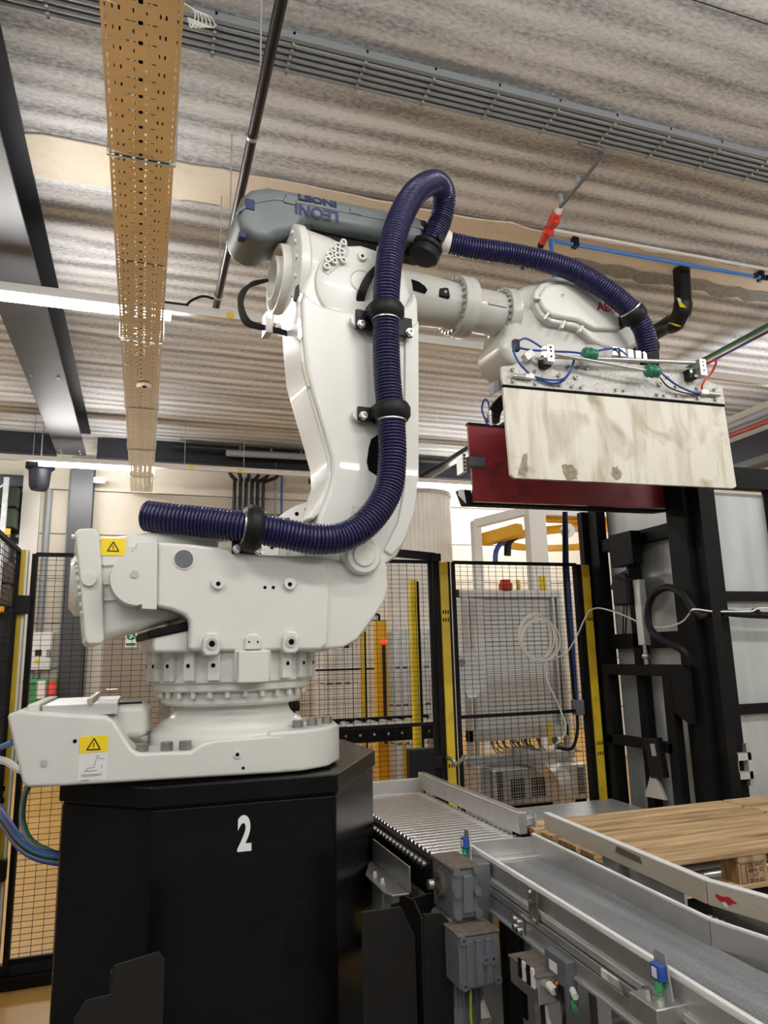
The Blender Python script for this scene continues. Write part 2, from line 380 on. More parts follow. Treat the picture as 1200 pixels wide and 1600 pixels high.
def text_mb(txt, size, T, depth=0.0005, bold=0.0, sx=1.0, shear=0.0):
    """lettering as real mesh laid by the matrix T (x right, y up, z out)"""
    cu_ = bpy.data.curves.new('t', 'FONT'); cu_.body = txt; cu_.size = size; cu_.align_x = 'CENTER'; cu_.align_y = 'CENTER'; cu_.offset = bold; cu_.extrude = depth; cu_.resolution_u = 6; cu_.shear = shear
    o = bpy.data.objects.new('t', cu_); COL.objects.link(o)
    dg = bpy.context.evaluated_depsgraph_get(); me = bpy.data.meshes.new_from_object(o.evaluated_get(dg))
    mb = MB(); S = T @ Matrix.Diagonal((sx, 1, 1, 1))
    mb.add([S @ v.co for v in me.vertices], [tuple(p.vertices) for p in me.polygons])
    bpy.data.objects.remove(o); bpy.data.meshes.remove(me); bpy.data.curves.remove(cu_)
    return mb
def frame(o, x, y):                                      # matrix from origin, x axis and y axis
    x = Vector(x).normalized(); y = Vector(y); z = x.cross(y).normalized(); y = z.cross(x)
    return Matrix(((x.x, y.x, z.x, o[0]), (x.y, y.y, z.y, o[1]), (x.z, y.z, z.z, o[2]), (0, 0, 0, 1)))
def hexbolt(mb, p, d, r, h): return mb.cyl(p, Vector(p) + Vector(d).normalized() * h, r, 6)
def circ(cx, cz, r, a0, a1, n): return [(cx + r * math.cos(R(a0 + (a1 - a0) * i / n)), cz + r * math.sin(R(a0 + (a1 - a0) * i / n))) for i in range(n + 1)]

# ================================================================== the hall
ZC = 5.5; YB = 13.3; XL, XR, YN = -9.0, 9.5, -7.0
struct('floor', MB().box(XL, XR, 3.6, YB, -0.2, 0.0), 'floor_ochre')
struct('floor', MB().box(XL, XR, YN, 3.598, -0.2, 0.0), 'floor_grey')  # unseen near half, grey invented to cut the warm bounce of the ochre
ce = struct('ceiling', MB().box(XL, XR, YN, YB, ZC + 0.05, ZC + 0.25), 'wall_white')
y = 5.27 - 1.2 * 10
edges = []
while y < YB - 0.1:
    if abs(y - 5.27) < 0.01:
        edges.append((5.27, 5.76, 'strip')); y = 5.76
    else:
        edges.append((y, min(y + 1.2, YB), 'plank')); y += 1.2
for a, b_, k in edges:
    if b_ < YN: continue
    a = max(a, YN)
    if k == 'strip':
        rnd = random.Random(3); pts = []
        xs = [XL + i * 0.22 for i in range(int((XR - XL) / 0.22) + 1)]
        lo_ = [(x, a + rnd.uniform(-0.035, 0.03)) for x in xs]; hi_ = [(x, b_ + rnd.uniform(-0.03, 0.035)) for x in reversed(xs)]
        MB().prism(lo_ + hi_, ZC - 0.012, ZC + 0.05, 'xy').build('joint_strip', 'strip_plaster', ce, label='pale plaster strip between the ceiling planks')
    else:
        MB().box(XL, XR, a + 0.004, b_ - 0.004, ZC, ZC + 0.05).build('ceiling_plank', 'concrete_plank', ce, bev=0.006, seg=1)
rnd = random.Random(9); xs = [2.9 + 0.16 * i for i in range(28)]
MB().prism([(x, 5.62 + rnd.uniform(-0.03, 0.02) - 0.01 * (i % 3)) for i, x in enumerate(xs)] + [(x, 5.80 + rnd.uniform(-0.03, 0.06)) for x in reversed(xs)], ZC - 0.016, ZC + 0.01, 'xy').build('mortar_smear', 'mortar', ce, label='grey mortar smear along the plaster strip')
wb = struct('wall_back', MB().box(XL, XR, YB, YB + 0.2, 0, ZC + 0.05), 'wall_white')
zz = [0.0, 0.75, 1.5, 2.25, 3.0, 3.77, 4.55, 5.45]
for i in range(len(zz) - 1):
    MB().box(XL, XR, YB - 0.06, YB, zz[i] + 0.006, zz[i + 1] - 0.006).build('wall_panel', 'wall_cream', wb, bev=0.006, seg=1)
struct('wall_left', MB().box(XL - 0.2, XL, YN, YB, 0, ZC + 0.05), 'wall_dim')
struct('wall_right', MB().box(XR, XR + 0.2, YN, YB, 0, ZC + 0.05), 'wall_cream')
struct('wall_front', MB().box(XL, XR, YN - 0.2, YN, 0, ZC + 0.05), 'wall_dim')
# door in the back wall
YD = YB - 0.06
dr = struct('door_1', MB().box(-0.62, 0.83, YD - 0.05, YD, 0.0, 2.25), 'door_brown', bev=0.004)
MB().box(-0.86, -0.62, YD - 0.06, YD, 0, 2.33).build('door_frame', 'door_frame', dr)
MB().box(0.83, 0.95, YD - 0.06, YD, 0, 2.33).build('door_frame', 'door_frame', dr)
MB().box(-0.62, 0.83, YD - 0.06, YD, 2.25, 2.33).build('door_frame', 'door_frame', dr)
MB().cyl((-0.52, YD - 0.05, 1.14), (-0.52, YD - 0.11, 1.14), 0.016, 10).cyl((-0.53, YD - 0.11, 1.14), (-0.36, YD - 0.11, 1.14), 0.014, 10).build('handle', 'chrome', dr)
sg = thing('emergency_sign', 'small green and white running-man sign on the brown door', 'sign', (-0.18, YD - 0.055, 1.98))
MB().box(-0.27, -0.09, YD - 0.058, YD - 0.05, 1.83, 2.13).build('plate', 'white_print', sg)
MB().cyl((-0.18, YD - 0.062, 2.02), (-0.18, YD - 0.058, 2.02), 0.075, 24).build('disc', 'sign_green', sg)
mb = MB(); mb.bar((-0.20, YD - 0.064, 1.97), (-0.16, YD - 0.064, 2.05), 0.02, 0.004, (0, 1, 0)).bar((-0.20, YD - 0.064, 2.03), (-0.14, YD - 0.064, 2.00), 0.014, 0.004, (0, 1, 0)).bar((-0.21, YD - 0.064, 2.05), (-0.17, YD - 0.064, 2.07), 0.016, 0.004, (0, 1, 0)); mb.build('figure', 'white_print', sg)
MB().box(-0.255, -0.105, YD - 0.062, YD - 0.058, 1.85, 1.90).build('arrow_strip', 'sign_green', sg)
# steel frame: longitudinal H beam, column, edge beam
bm = thing('steel_beam', 'dark blue-grey steel H beam running under the ceiling left of the cable tray', 'beam', (-1.27, 3, 5.0))
MB().box(-1.50, -1.035, YN, YB - 0.45, 5.08, 5.105).build('bottom_flange', 'beam_paint', bm, bev=0.004, seg=1)
MB().box(-1.285, -1.255, YN, YB - 0.45, 5.105, 5.475).build('web', 'beam_dark', bm)  # web and top flange painted near-black for the shade in the recess
MB().box(-1.50, -0.985, YN, YB - 0.45, 5.475, 5.497).build('top_flange', 'beam_dark', bm)
for yy in (9.2, 12.55, 12.72):
    mb = MB(); mb.cyl((-1.12, yy, 5.08), (-1.12, yy, 5.062), 0.018, 6).cyl((-1.42, yy, 5.08), (-1.42, yy, 5.062), 0.018, 6); mb.build('bolt', 'steel', bm)
cl = thing('steel_column', 'dark blue-grey steel column standing against the cream back wall', 'column', (-1.07, YB - 0.25, 0))
MB().box(-1.26, -0.90, YB - 0.42, YB - 0.395, 0, 5.06).build('flange', 'beam_paint', cl, bev=0.004, seg=1)
MB().box(-1.10, -1.07, YB - 0.395, YB - 0.09, 0, 5.06).build('web', 'beam_paint', cl)
MB().box(-1.26, -0.90, YB - 0.09, YB - 0.062, 0, 5.06).build('flange', 'beam_paint', cl)
MB().box(-0.90, -0.72, YB - 0.42, YB - 0.39, 4.62, 4.72).build('lug', 'galvanised', cl)
eb = thing('edge_beam', 'near-black steel edge beam along the top of the back wall', 'beam', (0, YB - 0.2, 5.1))
MB().box(-0.88, XR, YB - 0.32, YB - 0.30, 5.10, 5.45).build('web', 'beam_dark', eb)
MB().box(-0.88, XR, YB - 0.40, YB - 0.07, 5.08, 5.10).build('bottom_flange', 'beam_dark', eb)
eb2 = thing('edge_beam', 'dark steel edge beam on the back wall left of the column', 'beam', (-4, YB - 0.2, 5.1))
MB().box(XL, -1.52, YB - 0.32, YB - 0.30, 5.10, 5.45).build('web', 'beam_dark', eb2)
MB().box(XL, -1.52, YB - 0.40, YB - 0.07, 5.08, 5.10).build('bottom_flange', 'beam_dark', eb2)
# right-hand wall girder with pipes
rg = thing('side_girder', 'black steel girder below the ceiling on the right-hand wall', 'beam', (XR - 0.2, 8, 4.6))
MB().box(XR - 0.25, XR - 0.01, YN, YB - 0.45, 4.55, 4.95).build('web', 'beam_dark', rg)
MB().box(XR - 0.32, XR - 0.01, YN, YB - 0.45, 4.44, 4.55).build('flange', 'beam_paint', rg)
def simple_pipe(name, label, pts, r, m, cat='pipe', n=12):
    return tag(MB().tube(pts, r, n).build(name, m), label, cat)
simple_pipe('wall_pipe', 'thick grey pipe along the girder at the right edge', [(XR - 0.45, -3, 5.15), (XR - 0.45, YB - 0.5, 5.15)], 0.06, 'conduit_grey')
simple_pipe('wall_pipe', 'rust-red pipe under the thick grey pipe at the right edge', [(XR - 0.5, -3, 4.98), (XR - 0.5, YB - 0.5, 4.98)], 0.04, 'red_plate')

# ------------------------------------------------------------------ linear lights
def light_row(yc, z, mods, label, markers=()):
    t = thing('linear_light', label, 'ceiling light', (0, yc, z))
    MB().box(XL + 0.1, XR - 0.6, yc - 0.032, yc + 0.032, z + 0.015, z + 0.10).build('trunking', 'white_paint', t, bev=0.004, seg=1)
    for a, b_ in mods:
        MB().box(a, b_, yc - 0.028, yc + 0.028, z - 0.052, z + 0.014).build('led_tube', 'led', t, label='glowing white LED strip')
    for xr in (-6.2, -3.3, -1.72, 0.55, 1.52, 4.4, 7.2):
        MB().cyl((xr, yc, z + 0.10), (xr, yc, ZC), 0.005, 6).build('hanger_rod', 'steel', t)
    for xm in markers:
        MB().box(xm, xm + 0.07, yc - 0.036, yc - 0.032, z + 0.02, z + 0.07).build('warning_sticker', 'sticker_yellow', t)
    return t
light_row(6.25, 4.66, [(-7.6, -6.1), (-4.5, -3.0), (-1.55, 0.13), (7.2, 8.7)], 'slim LED strip light crossing above the cable tray, nearer of the two in view', (0.62,))  # rightmost tube is added out of view to brighten the back
light_row(11.85, 4.66, [(-7.6, -6.1), (-4.6, -3.1), (-1.63, 0.07), (4.6, 6.1), (6.15, 7.65), (7.7, 8.8)], 'slim LED strip light near the back wall, farther of the two in view', (0.62, 1.42))  # two rightmost tubes are added, hidden by the gripper, to light the back
for yy in (0.55, -4.4):
    light_row(yy, 4.66, [(-5.6, -4.1), (-2.1, -0.5), (0.9, 2.6), (4.3, 5.9), (7.0, 8.5)], 'slim LED strip light above and behind the camera' if yy > 0 else 'rearmost slim LED strip light far behind the camera')

# ------------------------------------------------------------------ perforated cable tray
tx0, tx1, tz = -0.297, 0.066, 4.53; TW = tx1 - tx0; PIT = 0.1172
tr = thing('cable_tray', 'perforated steel cable tray hanging lengthwise from the ceiling', 'cable tray', (-0.115, 2, tz))
def hole_rows():
    """slots (x0,x1,y0,y1) of one pitch of the tray floor, in tray coordinates"""
    H = []
    for fx in (0.055, 0.945):
        for k in (0.12, 0.62): H.append((fx - 0.011, fx + 0.011, k, k + 0.24))
    for fx in (0.145, 0.225, 0.395, 0.56, 0.73, 0.80): H.append((fx - 0.012, fx + 0.012, 0.10, 0.32))
    H.append((0.455, 0.515, 0.62, 0.82))
    H.append((0.30, 0.42, 0.69, 0.75)); H.append((0.55, 0.60, 0.69, 0.75)); H.append((0.63, 0.69, 0.69, 0.75))
    return H
def tray_sheet(mb, ya, npit):
    H = hole_rows(); xs = sorted(set([0, 1] + [h[0] for h in H] + [h[1] for h in H])); ys = sorted(set([0, 1] + [h[2] for h in H] + [h[3] for h in H]))
    vs = []; idx = {}; fs = []
    def vid(i, j, p):
        k = (xs[i], round((ys[j] + p) * 1000))
        if k not in idx:
            idx[k] = len(vs); vs.append((tx0 + xs[i] * TW, ya + (p + ys[j]) * PIT, tz))
        return idx[k]
    for p in range(npit):
        for i in range(len(xs) - 1):
            for j in range(len(ys) - 1):
                cx, cy = (xs[i] + xs[i + 1]) / 2, (ys[j] + ys[j + 1]) / 2
                if any(h[0] < cx < h[1] and h[2] < cy < h[3] for h in H): continue
                fs.append((vid(i, j, p), vid(i, j + 1, p), vid(i + 1, j + 1, p), vid(i + 1, j, p)))
    mb.add(vs, fs)
stad = [(0.5 + 0.42 - 0.09 + 0.09 * math.cos(R(a)), 0.72 + 0.17 * math.sin(R(a))) for a in range(-90, 91, 30)] + [(0.17 + 0.09 * math.cos(R(a)) - 0.0, 0.72 + 0.17 * math.sin(R(a))) for a in range(90, 271, 30)]
def tray_section(ya, npit):
    mb = MB(); tray_sheet(mb, ya, npit)
    yb = ya + npit * PIT
    sec = mb.build('tray_section', 'tray_metal', tr, flat=True)
    s = sec.modifiers.new('thickness', 'SOLIDIFY'); s.thickness = 0.0015; s.offset = 1
    wl = MB(); wl.box(tx0 - 0.0012, tx0, ya, yb, tz, tz + 0.06).box(tx1, tx1 + 0.0012, ya, yb, tz, tz + 0.06); wl.build('side_wall', 'tray_metal', sec)
    eb_ = MB()
    for p in range(npit):
        loop = [(tx0 + a * TW, ya + (p + b_) * PIT, tz - 0.001) for a, b_ in stad]
        vs = []; fs = []; n = len(loop)
        for a in range(n):
            P0 = Vector(loop[a]); d = (Vector(loop[(a + 1) % n]) - Vector(loop[a - 1])).normalized(); nn = Vector((d.y, -d.x, 0))
            vs += [P0 + nn * 0.0032, P0 + Vector((0, 0, -0.0011)), P0 - nn * 0.0032]
        for a in range(n):
            b_ = (a + 1) % n
            fs += [(a * 3, b_ * 3, b_ * 3 + 1, a * 3 + 1), (a * 3 + 1, b_ * 3 + 1, b_ * 3 + 2, a * 3 + 2)]
        eb_.add(vs, fs)
    eb_.build('pressed_bead', 'tray_metal', sec)
for ya, npit in ((1.65, 20), (4.01, 10), (5.20, 12), (6.62, 16), (8.52, 15), (10.30, 14), (11.95, 9)): tray_section(ya, npit)
for yy in (4.0, 6.55, 8.5, 10.3, 11.93):
    mb = MB(); mb.tube([(tx0 - 0.012, yy, tz + 0.09), (tx0 - 0.012, yy, tz - 0.012), (tx1 + 0.012, yy, tz - 0.012), (tx1 + 0.012, yy, tz + 0.09)], 0.006, 6)
    mb.cyl((tx0 - 0.012, yy, tz + 0.08), (tx0 - 0.012, yy, ZC), 0.005, 6).cyl((tx1 + 0.012, yy, tz + 0.08), (tx1 + 0.012, yy, ZC), 0.005, 6)
    mb.build('hanger_stirrup', 'galvanised', tr)
for yy in (2.93, 3.95, 5.0, 7.2):
    MB().tube(smooth_path([(tx0 - 0.004, yy, tz + 0.03), (tx0 + 0.02, yy + 0.003, tz - 0.006), (tx0 + 0.07, yy + 0.01, tz - 0.012)], 4), 0.003, 6).build('cable_tie', 'cable_white', tr)
mb = MB()
for k in range(6): mb.tube(smooth_path([(tx1 - 0.02, 2.9 + 0.01 * k, tz + 0.05), (tx1 + 0.05 + 0.012 * k, 2.92, tz + 0.03), (tx1 + 0.04 + 0.02 * k, 2.95, tz - 0.03 + 0.006 * k), (tx1 + 0.02, 2.93, tz + 0.0)], 5), 0.0035, 6)
mb.build('loose_cable', 'cable_white', tr)
for k in range(9):
    xk = tx0 + 0.035 + 0.036 * k + (0.01 if k % 2 else 0)
    MB().tube([(xk, 1.65, tz + 0.022), (xk + 0.008, 5.0, tz + 0.022), (xk - 0.006, 9.0, tz + 0.022), (xk, 12.9, tz + 0.022)], 0.013 + 0.003 * (k % 2), 8).build('cable', 'rubber', tr)
sd = thing('smoke_detector', 'round white smoke detector under the cable tray', 'smoke detector', (-0.09, 7.70, tz - 0.03))
MB().lathe([(0.0, 0.0), (0.075, 0.0), (0.08, -0.02), (0.06, -0.045), (0, -0.048)], (-0.09, 7.70, tz - 0.012), (0, 0, 1), 24).build('housing', 'white_paint', sd)
MB().cyl((-0.10, 7.68, tz - 0.06), (-0.10, 7.68, tz - 0.066), 0.018, 12).build('label_dot', 'sticker_yellow', sd)
MB().lathe([(0.0, -0.066), (0.02, -0.066), (0.026, -0.055)], (-0.085, 7.64, tz), (0, 0, 1), 12).build('sensor', 'print_black', sd)

# ------------------------------------------------------------------ black hanging pipe
hp = thing('ceiling_pipe', 'straight black pipe hanging from the ceiling right of the cable tray', 'pipe', (0.53, 3, 4.8))
MB().cyl((0.53, 1.5, 4.8), (0.53, 6.35, 4.8), 0.032, 16).build('pipe', 'pipe_black', hp)
for yy in (3.95, 6.05):
    MB().lathe([(0.033, -0.012), (0.042, -0.012), (0.042, 0.012), (0.033, 0.012)], (0.53, yy, 4.8), (0, 1, 0), 18).box(0.485, 0.495, yy - 0.01, yy + 0.01, 4.79, 4.81).box(0.565, 0.575, yy - 0.01, yy + 0.01, 4.79, 4.81).build('pipe_clamp', 'steel', hp)
for yy in (3.4, 4.85, 5.6):
    MB().cyl((0.495, yy, 4.8), (0.495, yy, ZC), 0.005, 6).cyl((0.495, yy, ZC - 0.004), (0.495, yy, ZC), 0.014, 10).build('hanger_rod', 'galvanised', hp)
MB().tube(smooth_path([(0.50, 6.2, 4.84), (0.40, 6.22, 4.86), (0.30, 6.22, 4.80), (0.26, 6.23, 4.75)], 5), 0.012, 8).tube([(-0.2, 6.22, 4.755), (0.28, 6.22, 4.755)], 0.012, 8).build('feed_cable', 'rubber', hp)

# ------------------------------------------------------------------ conduit bundle on the ceiling
cb = thing('conduit_bundle', 'row of grey conduits clipped across the ceiling', 'conduit', (3, 4.0, 5.45))
for k in range(5):
    yk = 3.86 + 0.052 * k
    MB().cyl((-4, yk, 5.45), (XR - 0.7, yk, 5.45), 0.017, 12).build('conduit', 'conduit_grey', cb)
MB().box(-4, XR - 0.7, 3.80, 3.83, 5.44, 5.495).build('mounting_rail', 'conduit_grey', cb)
x = -3.6
while x < 8.5:
    mb = MB(); mb.box(x - 0.008, x + 0.008, 3.80, 4.10, 5.472, 5.498)
    for k in range(6): mb.box(x - 0.009, x + 0.009, 3.829 + 0.052 * k, 3.839 + 0.052 * k, 5.425, 5.475)
    mb.build('saddle_clip', 'galvanised', cb); x += 0.485
# drop conduit and red connector
dc = thing('drop_conduit', 'dark conduit branching off the grey conduit row to the red plug', 'conduit', (3.3, 4.5, 5.4))
pp = smooth_path([(3.05, 4.10, 5.44), (3.24, 4.10, 5.43), (3.29, 4.15, 5.42), (3.30, 4.30, 5.41), (3.32, 4.80, 5.40)], 5)
MB().tube(pp, 0.016, 10).build('conduit', 'motor_grey', dc)
for yy in (4.22, 4.5, 4.76): MB().box(3.29, 3.325, yy - 0.008, yy + 0.008, 5.40, 5.5).build('saddle_clip', 'galvanised', dc)
pl = thing('power_plug', 'red industrial plug and socket hanging below the ceiling', 'plug', (3.32, 4.95, 5.35))
d = Vector((0.0, 0.30, -0.14)).normalized(); o = Vector((3.32, 4.80, 5.40))
MB().lathe([(0, 0), (0.028, 0), (0.034, 0.05), (0.03, 0.06), (0, 0.06)], o, d, 16).build('gland', 'white_paint', pl)
MB().lathe([(0, 0.05), (0.045, 0.05), (0.05, 0.09), (0.05, 0.15), (0.038, 0.18), (0.036, 0.20), (0, 0.20)], o, d, 18).box(3.29, 3.35, 4.86, 4.95, 5.29, 5.32).build('socket', 'red_plastic', pl, bev=0.004)
MB().lathe([(0.0, 0.20), (0.042, 0.20), (0.052, 0.215), (0.052, 0.24), (0.04, 0.25), (0.036, 0.32), (0.028, 0.36), (0, 0.36)], o, d, 18).build('plug_body', 'red_plastic', pl)
MB().box(3.29, 3.35, 4.965, 4.99, 5.235, 5.33).build('flap_lid', 'red_plastic', pl, bev=0.006)
MB().lathe([(0, 0.36), (0.032, 0.36), (0.028, 0.40), (0, 0.40)], o, d, 14).build('cable_gland', 'rubber', pl)
e_ = o + d * 0.39
MB().tube(smooth_path([e_, e_ + Vector((-0.04, 0.12, -0.16)), (3.10, 5.0, 4.95), (2.6, 4.2, 4.45), (2.3, 3.8, 4.1)], 8), 0.014, 10).build('cable', 'rubber', pl)
# blue compressed air pipe and its white twin
bp_ = thing('air_pipe', 'bright blue air pipe along the pale ceiling strip', 'pipe', (5, 5.27, 5.4))
MB().tube(smooth_path([(3.45, 5.16, 4.2), (3.45, 5.16, 4.95), (3.46, 5.19, 5.30), (3.50, 5.23, 5.38), (3.62, 5.27, 5.40), (4.0, 5.27, 5.40)], 6) + [Vector((XR - 0.7, 5.24, 5.40))], 0.02, 12).build('pipe', 'blue_pipe', bp_)
for xx in (3.78, 6.05): MB().box(xx - 0.025, xx + 0.025, 5.235, 5.305, 5.37, 5.48).build('pipe_clip', 'black_plastic', bp_, bev=0.004)
for xx in (5.95, 6.1): MB().cyl((xx - 0.015, 5.24, 5.40), (xx + 0.015, 5.24, 5.40), 0.03, 12).build('coupling', 'black_plastic', bp_)
simple_pipe('ceiling_conduit', 'cream conduit lying beside the blue air pipe', [(3.4, 5.20, 5.46), (XR - 0.7, 5.17, 5.46)], 0.018, 'pipe_cream', 'conduit')
# insulated black pipe with elbow at the right
ip = thing('insulated_pipe', 'thick black insulated pipe with bent elbow dropping from the ceiling on the right', 'pipe', (5.2, 5.5, 5.0))
MB().cyl((5.205, 5.47, 5.484), (5.205, 5.50, 5.10), 0.085, 20).build('drop_pipe', 'pipe_black', ip)
MB().tube(smooth_path([(5.205, 5.50, 5.12), (5.205, 5.53, 5.03), (5.205, 5.62, 4.96), (5.205, 5.72, 4.97)], 5), 0.095, 20).build('elbow', 'pipe_black', ip)
MB().cyl((5.205, 5.70, 4.99), (5.205, YB - 0.45, 5.03), 0.085, 20).build('run_pipe', 'pipe_black', ip)
for (yy, zz_, q) in ((5.475, 5.08, 0), (5.60, 4.90, 1)):
    T = Matrix.Translation((5.13, yy - 0.03, zz_)) @ Matrix.Rotation(R(-15 if q == 0 else -50), 4, 'X')
    MB(T).box(-0.035, 0.035, -0.004, 0.004, -0.06, 0.06).build('yellow_label', 'sticker_yellow', ip)
    MB(T).box(-0.035, 0.035, -0.005, 0.005, 0.0, 0.055).build('white_label', 'sticker_white', ip)
for k in range(3):
    yk = 9.0 + 0.05 * k
    m_ = ('green_hose', 'pipe_cream', 'blue_hose')[k]
    simple_pipe('wall_hose', ('dark green line on the ceiling right of the gripper', 'pale line between the green and blue lines on the ceiling', 'dark blue line on the ceiling right of the gripper')[k], [(6.9 + 0.07 * k, 5.9, 5.33), (6.9 + 0.07 * k, YB - 0.5, 5.33)], 0.024, m_)

# ================================================================== plinth
pt = thing('robot_plinth', 'tall glossy black steel plinth with a white number 2 under the robot', 'plinth', (0.4, 3.3, 0))
ZP = 1.15
def plan(k):                                             # chamfered plan, k = outset
    return [(0.055 - k * 0.4, 2.853 - k), (0.735 + k * 0.5, 2.838 - k), (1.075 + k, 3.437 - k * 0.3), (1.06 + k, 3.95), (0.75, 4.12 + k), (0.0, 4.12 + k), (-0.27 - k, 3.85), (-0.265 - k, 3.14 - k * 0.4)]
MB().prism(plan(0.0), 0.0, ZP - 0.075, 'xy').build('body', 'black_gloss', pt, bev=0.012, seg=3)
MB().prism(plan(0.012), ZP - 0.07, ZP, 'xy').build('top_plate', 'black_gloss', pt, bev=0.006, seg=2)
MB().prism(plan(-0.006), ZP - 0.078, ZP - 0.066, 'xy').build('weld_seam', 'black_matte', pt)
P = onY(382, 1304, 2.853 - 0.006); 
fx = Vector((0.68, -0.015, 0)).normalized()
text_mb('2', 0.165, frame((P.x, 2.8455 , P.z - 0.002), fx, (0, 0, 1)), 0.001, 0.006, 0.62).build('number', 'white_print', pt, flat=True, label='white number 2')
# bent steel guards bolted low in front of the plinth
g1 = tag(MB().prism([(0.0, 0.0), (0.245, 0.0), (0.245, 0.72), (0.225, 0.745), (0.10, 0.725), (0.095, 0.65), (0.03, 0.645), (0.0, 0.60)], 2.45, 2.456).box(0.092, 0.098, 2.456, 2.50, 0.0, 0.70).build('guard_plate', 'guard_paint', bev=0.0025, seg=1), 'bent black guard plate with a stepped rounded top in front of the plinth, lower left', 'guard plate')
P0 = onY(120, 1515, 2.45); g1.location.x += P0.x; g1.location.z += P0.z - 0.60
g1.location.z = 0.3735
gp = thing('guard_plate', 'upright black guard plate with bent flanges beside the conveyor, lower middle', 'guard plate', (0.86, 2.45, 0))
A = onY(565, 1425, 2.45); B = onY(648, 1436, 2.45); Cc = onY(627, 1417, 2.45)
MB().prism([(A.x, 0.0), (B.x, 0.0), (B.x, B.z - 0.05), (Cc.x, Cc.z), (A.x, A.z)], 2.45, 2.458).build('front_plate', 'guard_paint', gp, bev=0.002, seg=1)
D1 = onX(660, 1440, 0.93)
MB().prism([(2.45, 0), (2.66, 0), (2.66, 0.735), (2.63, 0.75), (2.52, 0.765), (2.45, 0.73)], B.x + 0.022, B.x + 0.030, 'yz').build('side_plate', 'guard_paint', gp, bev=0.002, seg=1)
MB().prism([(B.x + 0.03, 0), (B.x + 0.13, 0), (B.x + 0.13, 0.70), (B.x + 0.10, 0.735), (B.x + 0.03, 0.742)], 2.45, 2.458).build('front_flange', 'guard_paint', gp, bev=0.002, seg=1)
MB().prism([(B.x - 0.01, 0), (B.x + 0.18, 0), (B.x + 0.18, 0.70), (B.x + 0.15, 0.735), (B.x - 0.01, 0.715)], 2.662, 2.67).build('rear_plate', 'guard_paint', gp, bev=0.002, seg=1)

# ================================================================== robot
rb = thing('industrial_robot', 'large white industrial robot arm on the black plinth', 'robot', (A1.x, A1.y, ZP))
YF = 2.9                                                 # front of the foot
W = lambda pts: [(onY(x, y, YF).x, onY(x, y, YF).z) for x, y in pts]
# foot: rear connection box
out = W([(10, 1117), (30, 1110), (100, 1116), (165, 1119), (178, 1126), (192, 1148), (206, 1170), (216, 1177), (298, 1174), (318, 1161), (338, 1156), (438, 1148), (446, 1152), (446, 1208), (90, 1229), (42, 1231), (34, 1222)])
rear_y = 3.58
foot = MB().prism(out, YF, rear_y).build('foot_casting', 'robot_paint', rb, bev=0.013, seg=3)
pts = W([(38, 1112), (150, 1115)])
MB().box(pts[0][0] + 0.05, pts[1][0] + 0.07, YF + 0.06, rear_y - 0.06, 1.405, 1.447).build('cover_plate', 'aluminium', foot, bev=0.003)
q = W([(62, 1108), (80, 1100)])
MB().box(q[0][0] - 0.045, q[0][0] - 0.005, YF + 0.03, rear_y - 0.03, 1.41, 1.455).build('rim', 'robot_paint', foot, bev=0.006)
MB().box(q[0][0] + 0.155, q[0][0] + 0.172, YF + 0.03, rear_y - 0.08, 1.447, 1.468).build('cover_rib', 'stainless', foot, bev=0.003)
MB().prism([(-0.10, YF + 0.2), (0.03, YF + 0.2), (0.05, YF + 0.32), (0.03, rear_y - 0.15), (-0.10, rear_y - 0.15)], 1.30, 1.43, 'xy').build('raised_boss', 'robot_paint', foot, bev=0.03, seg=3)
MB().box(-0.09, 0.01, YF + 0.24, rear_y - 0.2, 1.43, 1.437).build('black_lid', 'black_plastic', foot)
# foot: front pad with pockets for the bolts
zt = 1.315
padp = [(0.48, YF + 0.002), (0.62, YF + 0.002), (0.74, YF + 0.07), (0.82, YF + 0.2), (0.845, YF + 0.35), (0.82, YF + 0.5), (0.74, YF + 0.63), (0.62, YF + 0.7), (0.48, YF + 0.7)]
pad = MB().prism(padp, ZP + 0.006, zt, 'xy').build('foot_nose', 'robot_paint', rb, bev=0.018, seg=3)
MB().box(0.02, 0.30, YF + 0.015, YF + 0.4, ZP, ZP + 0.01).box(0.5, 0.75, YF + 0.08, YF + 0.5, ZP, ZP + 0.01).build('shim', 'hole_black', pad)
MB().lathe([(0.345, -0.05), (0.343, 0.0), (0.335, 0.010), (0.312, 0.016), (0.305, 0.03), (0.297, 0.042), (0.27, 0.055), (0.25, 0.075), (0.243, 0.095), (0.25, 0.13)], (A1.x, A1.y, zt - 0.012), (0, 0, 1), 64).build('pedestal', 'robot_paint', rb, ang=60)
hb = MB()
for (px, py) in ((222, 1186 - 4), (260, 1183), (289, 1183)):
    p = onZ(px, py, 1.285)
    hexbolt(hb, (onY(px, py, YF + 0.05).x, YF + 0.05, 1.255), (0, 0, 1), 0.024, 0.04)
for k, (px, py) in enumerate(((464, 1158), (486, 1154), (509, 1148))):
    p = onY(px, py, YF + 0.12 + 0.06 * k); hexbolt(hb, (p.x, YF + 0.10 + 0.06 * k, 1.305), (0, 0, 1), 0.023, 0.038)
for b_ in range(6):
    m1 = MB(); vs = hb.v[b_ * 12:(b_ + 1) * 12]
    m1.add(vs, [tuple(i for i in f) for f in hb.f[:8]]); m1.build('anchor_bolt', 'bolt_steel', pad, bev=0.002)
MB().ring((0, 0, 0), (0, 0, 1), 0.001, 0.002, 0.001)
def dot(mbx, px, py, plane_y, r, dep=0.004, n=16):
    p = onY(px, py, plane_y); mbx.cyl((p.x, plane_y + 0.001, p.z), (p.x, plane_y - dep, p.z), r, n); return mbx
dot(MB(), 117, 1158, YF, 0.007, 0.002).build('hole', 'hole_black', foot)
dot(MB(), 69, 1192, YF, 0.012, 0.004).build('plug', 'robot_grey', foot)
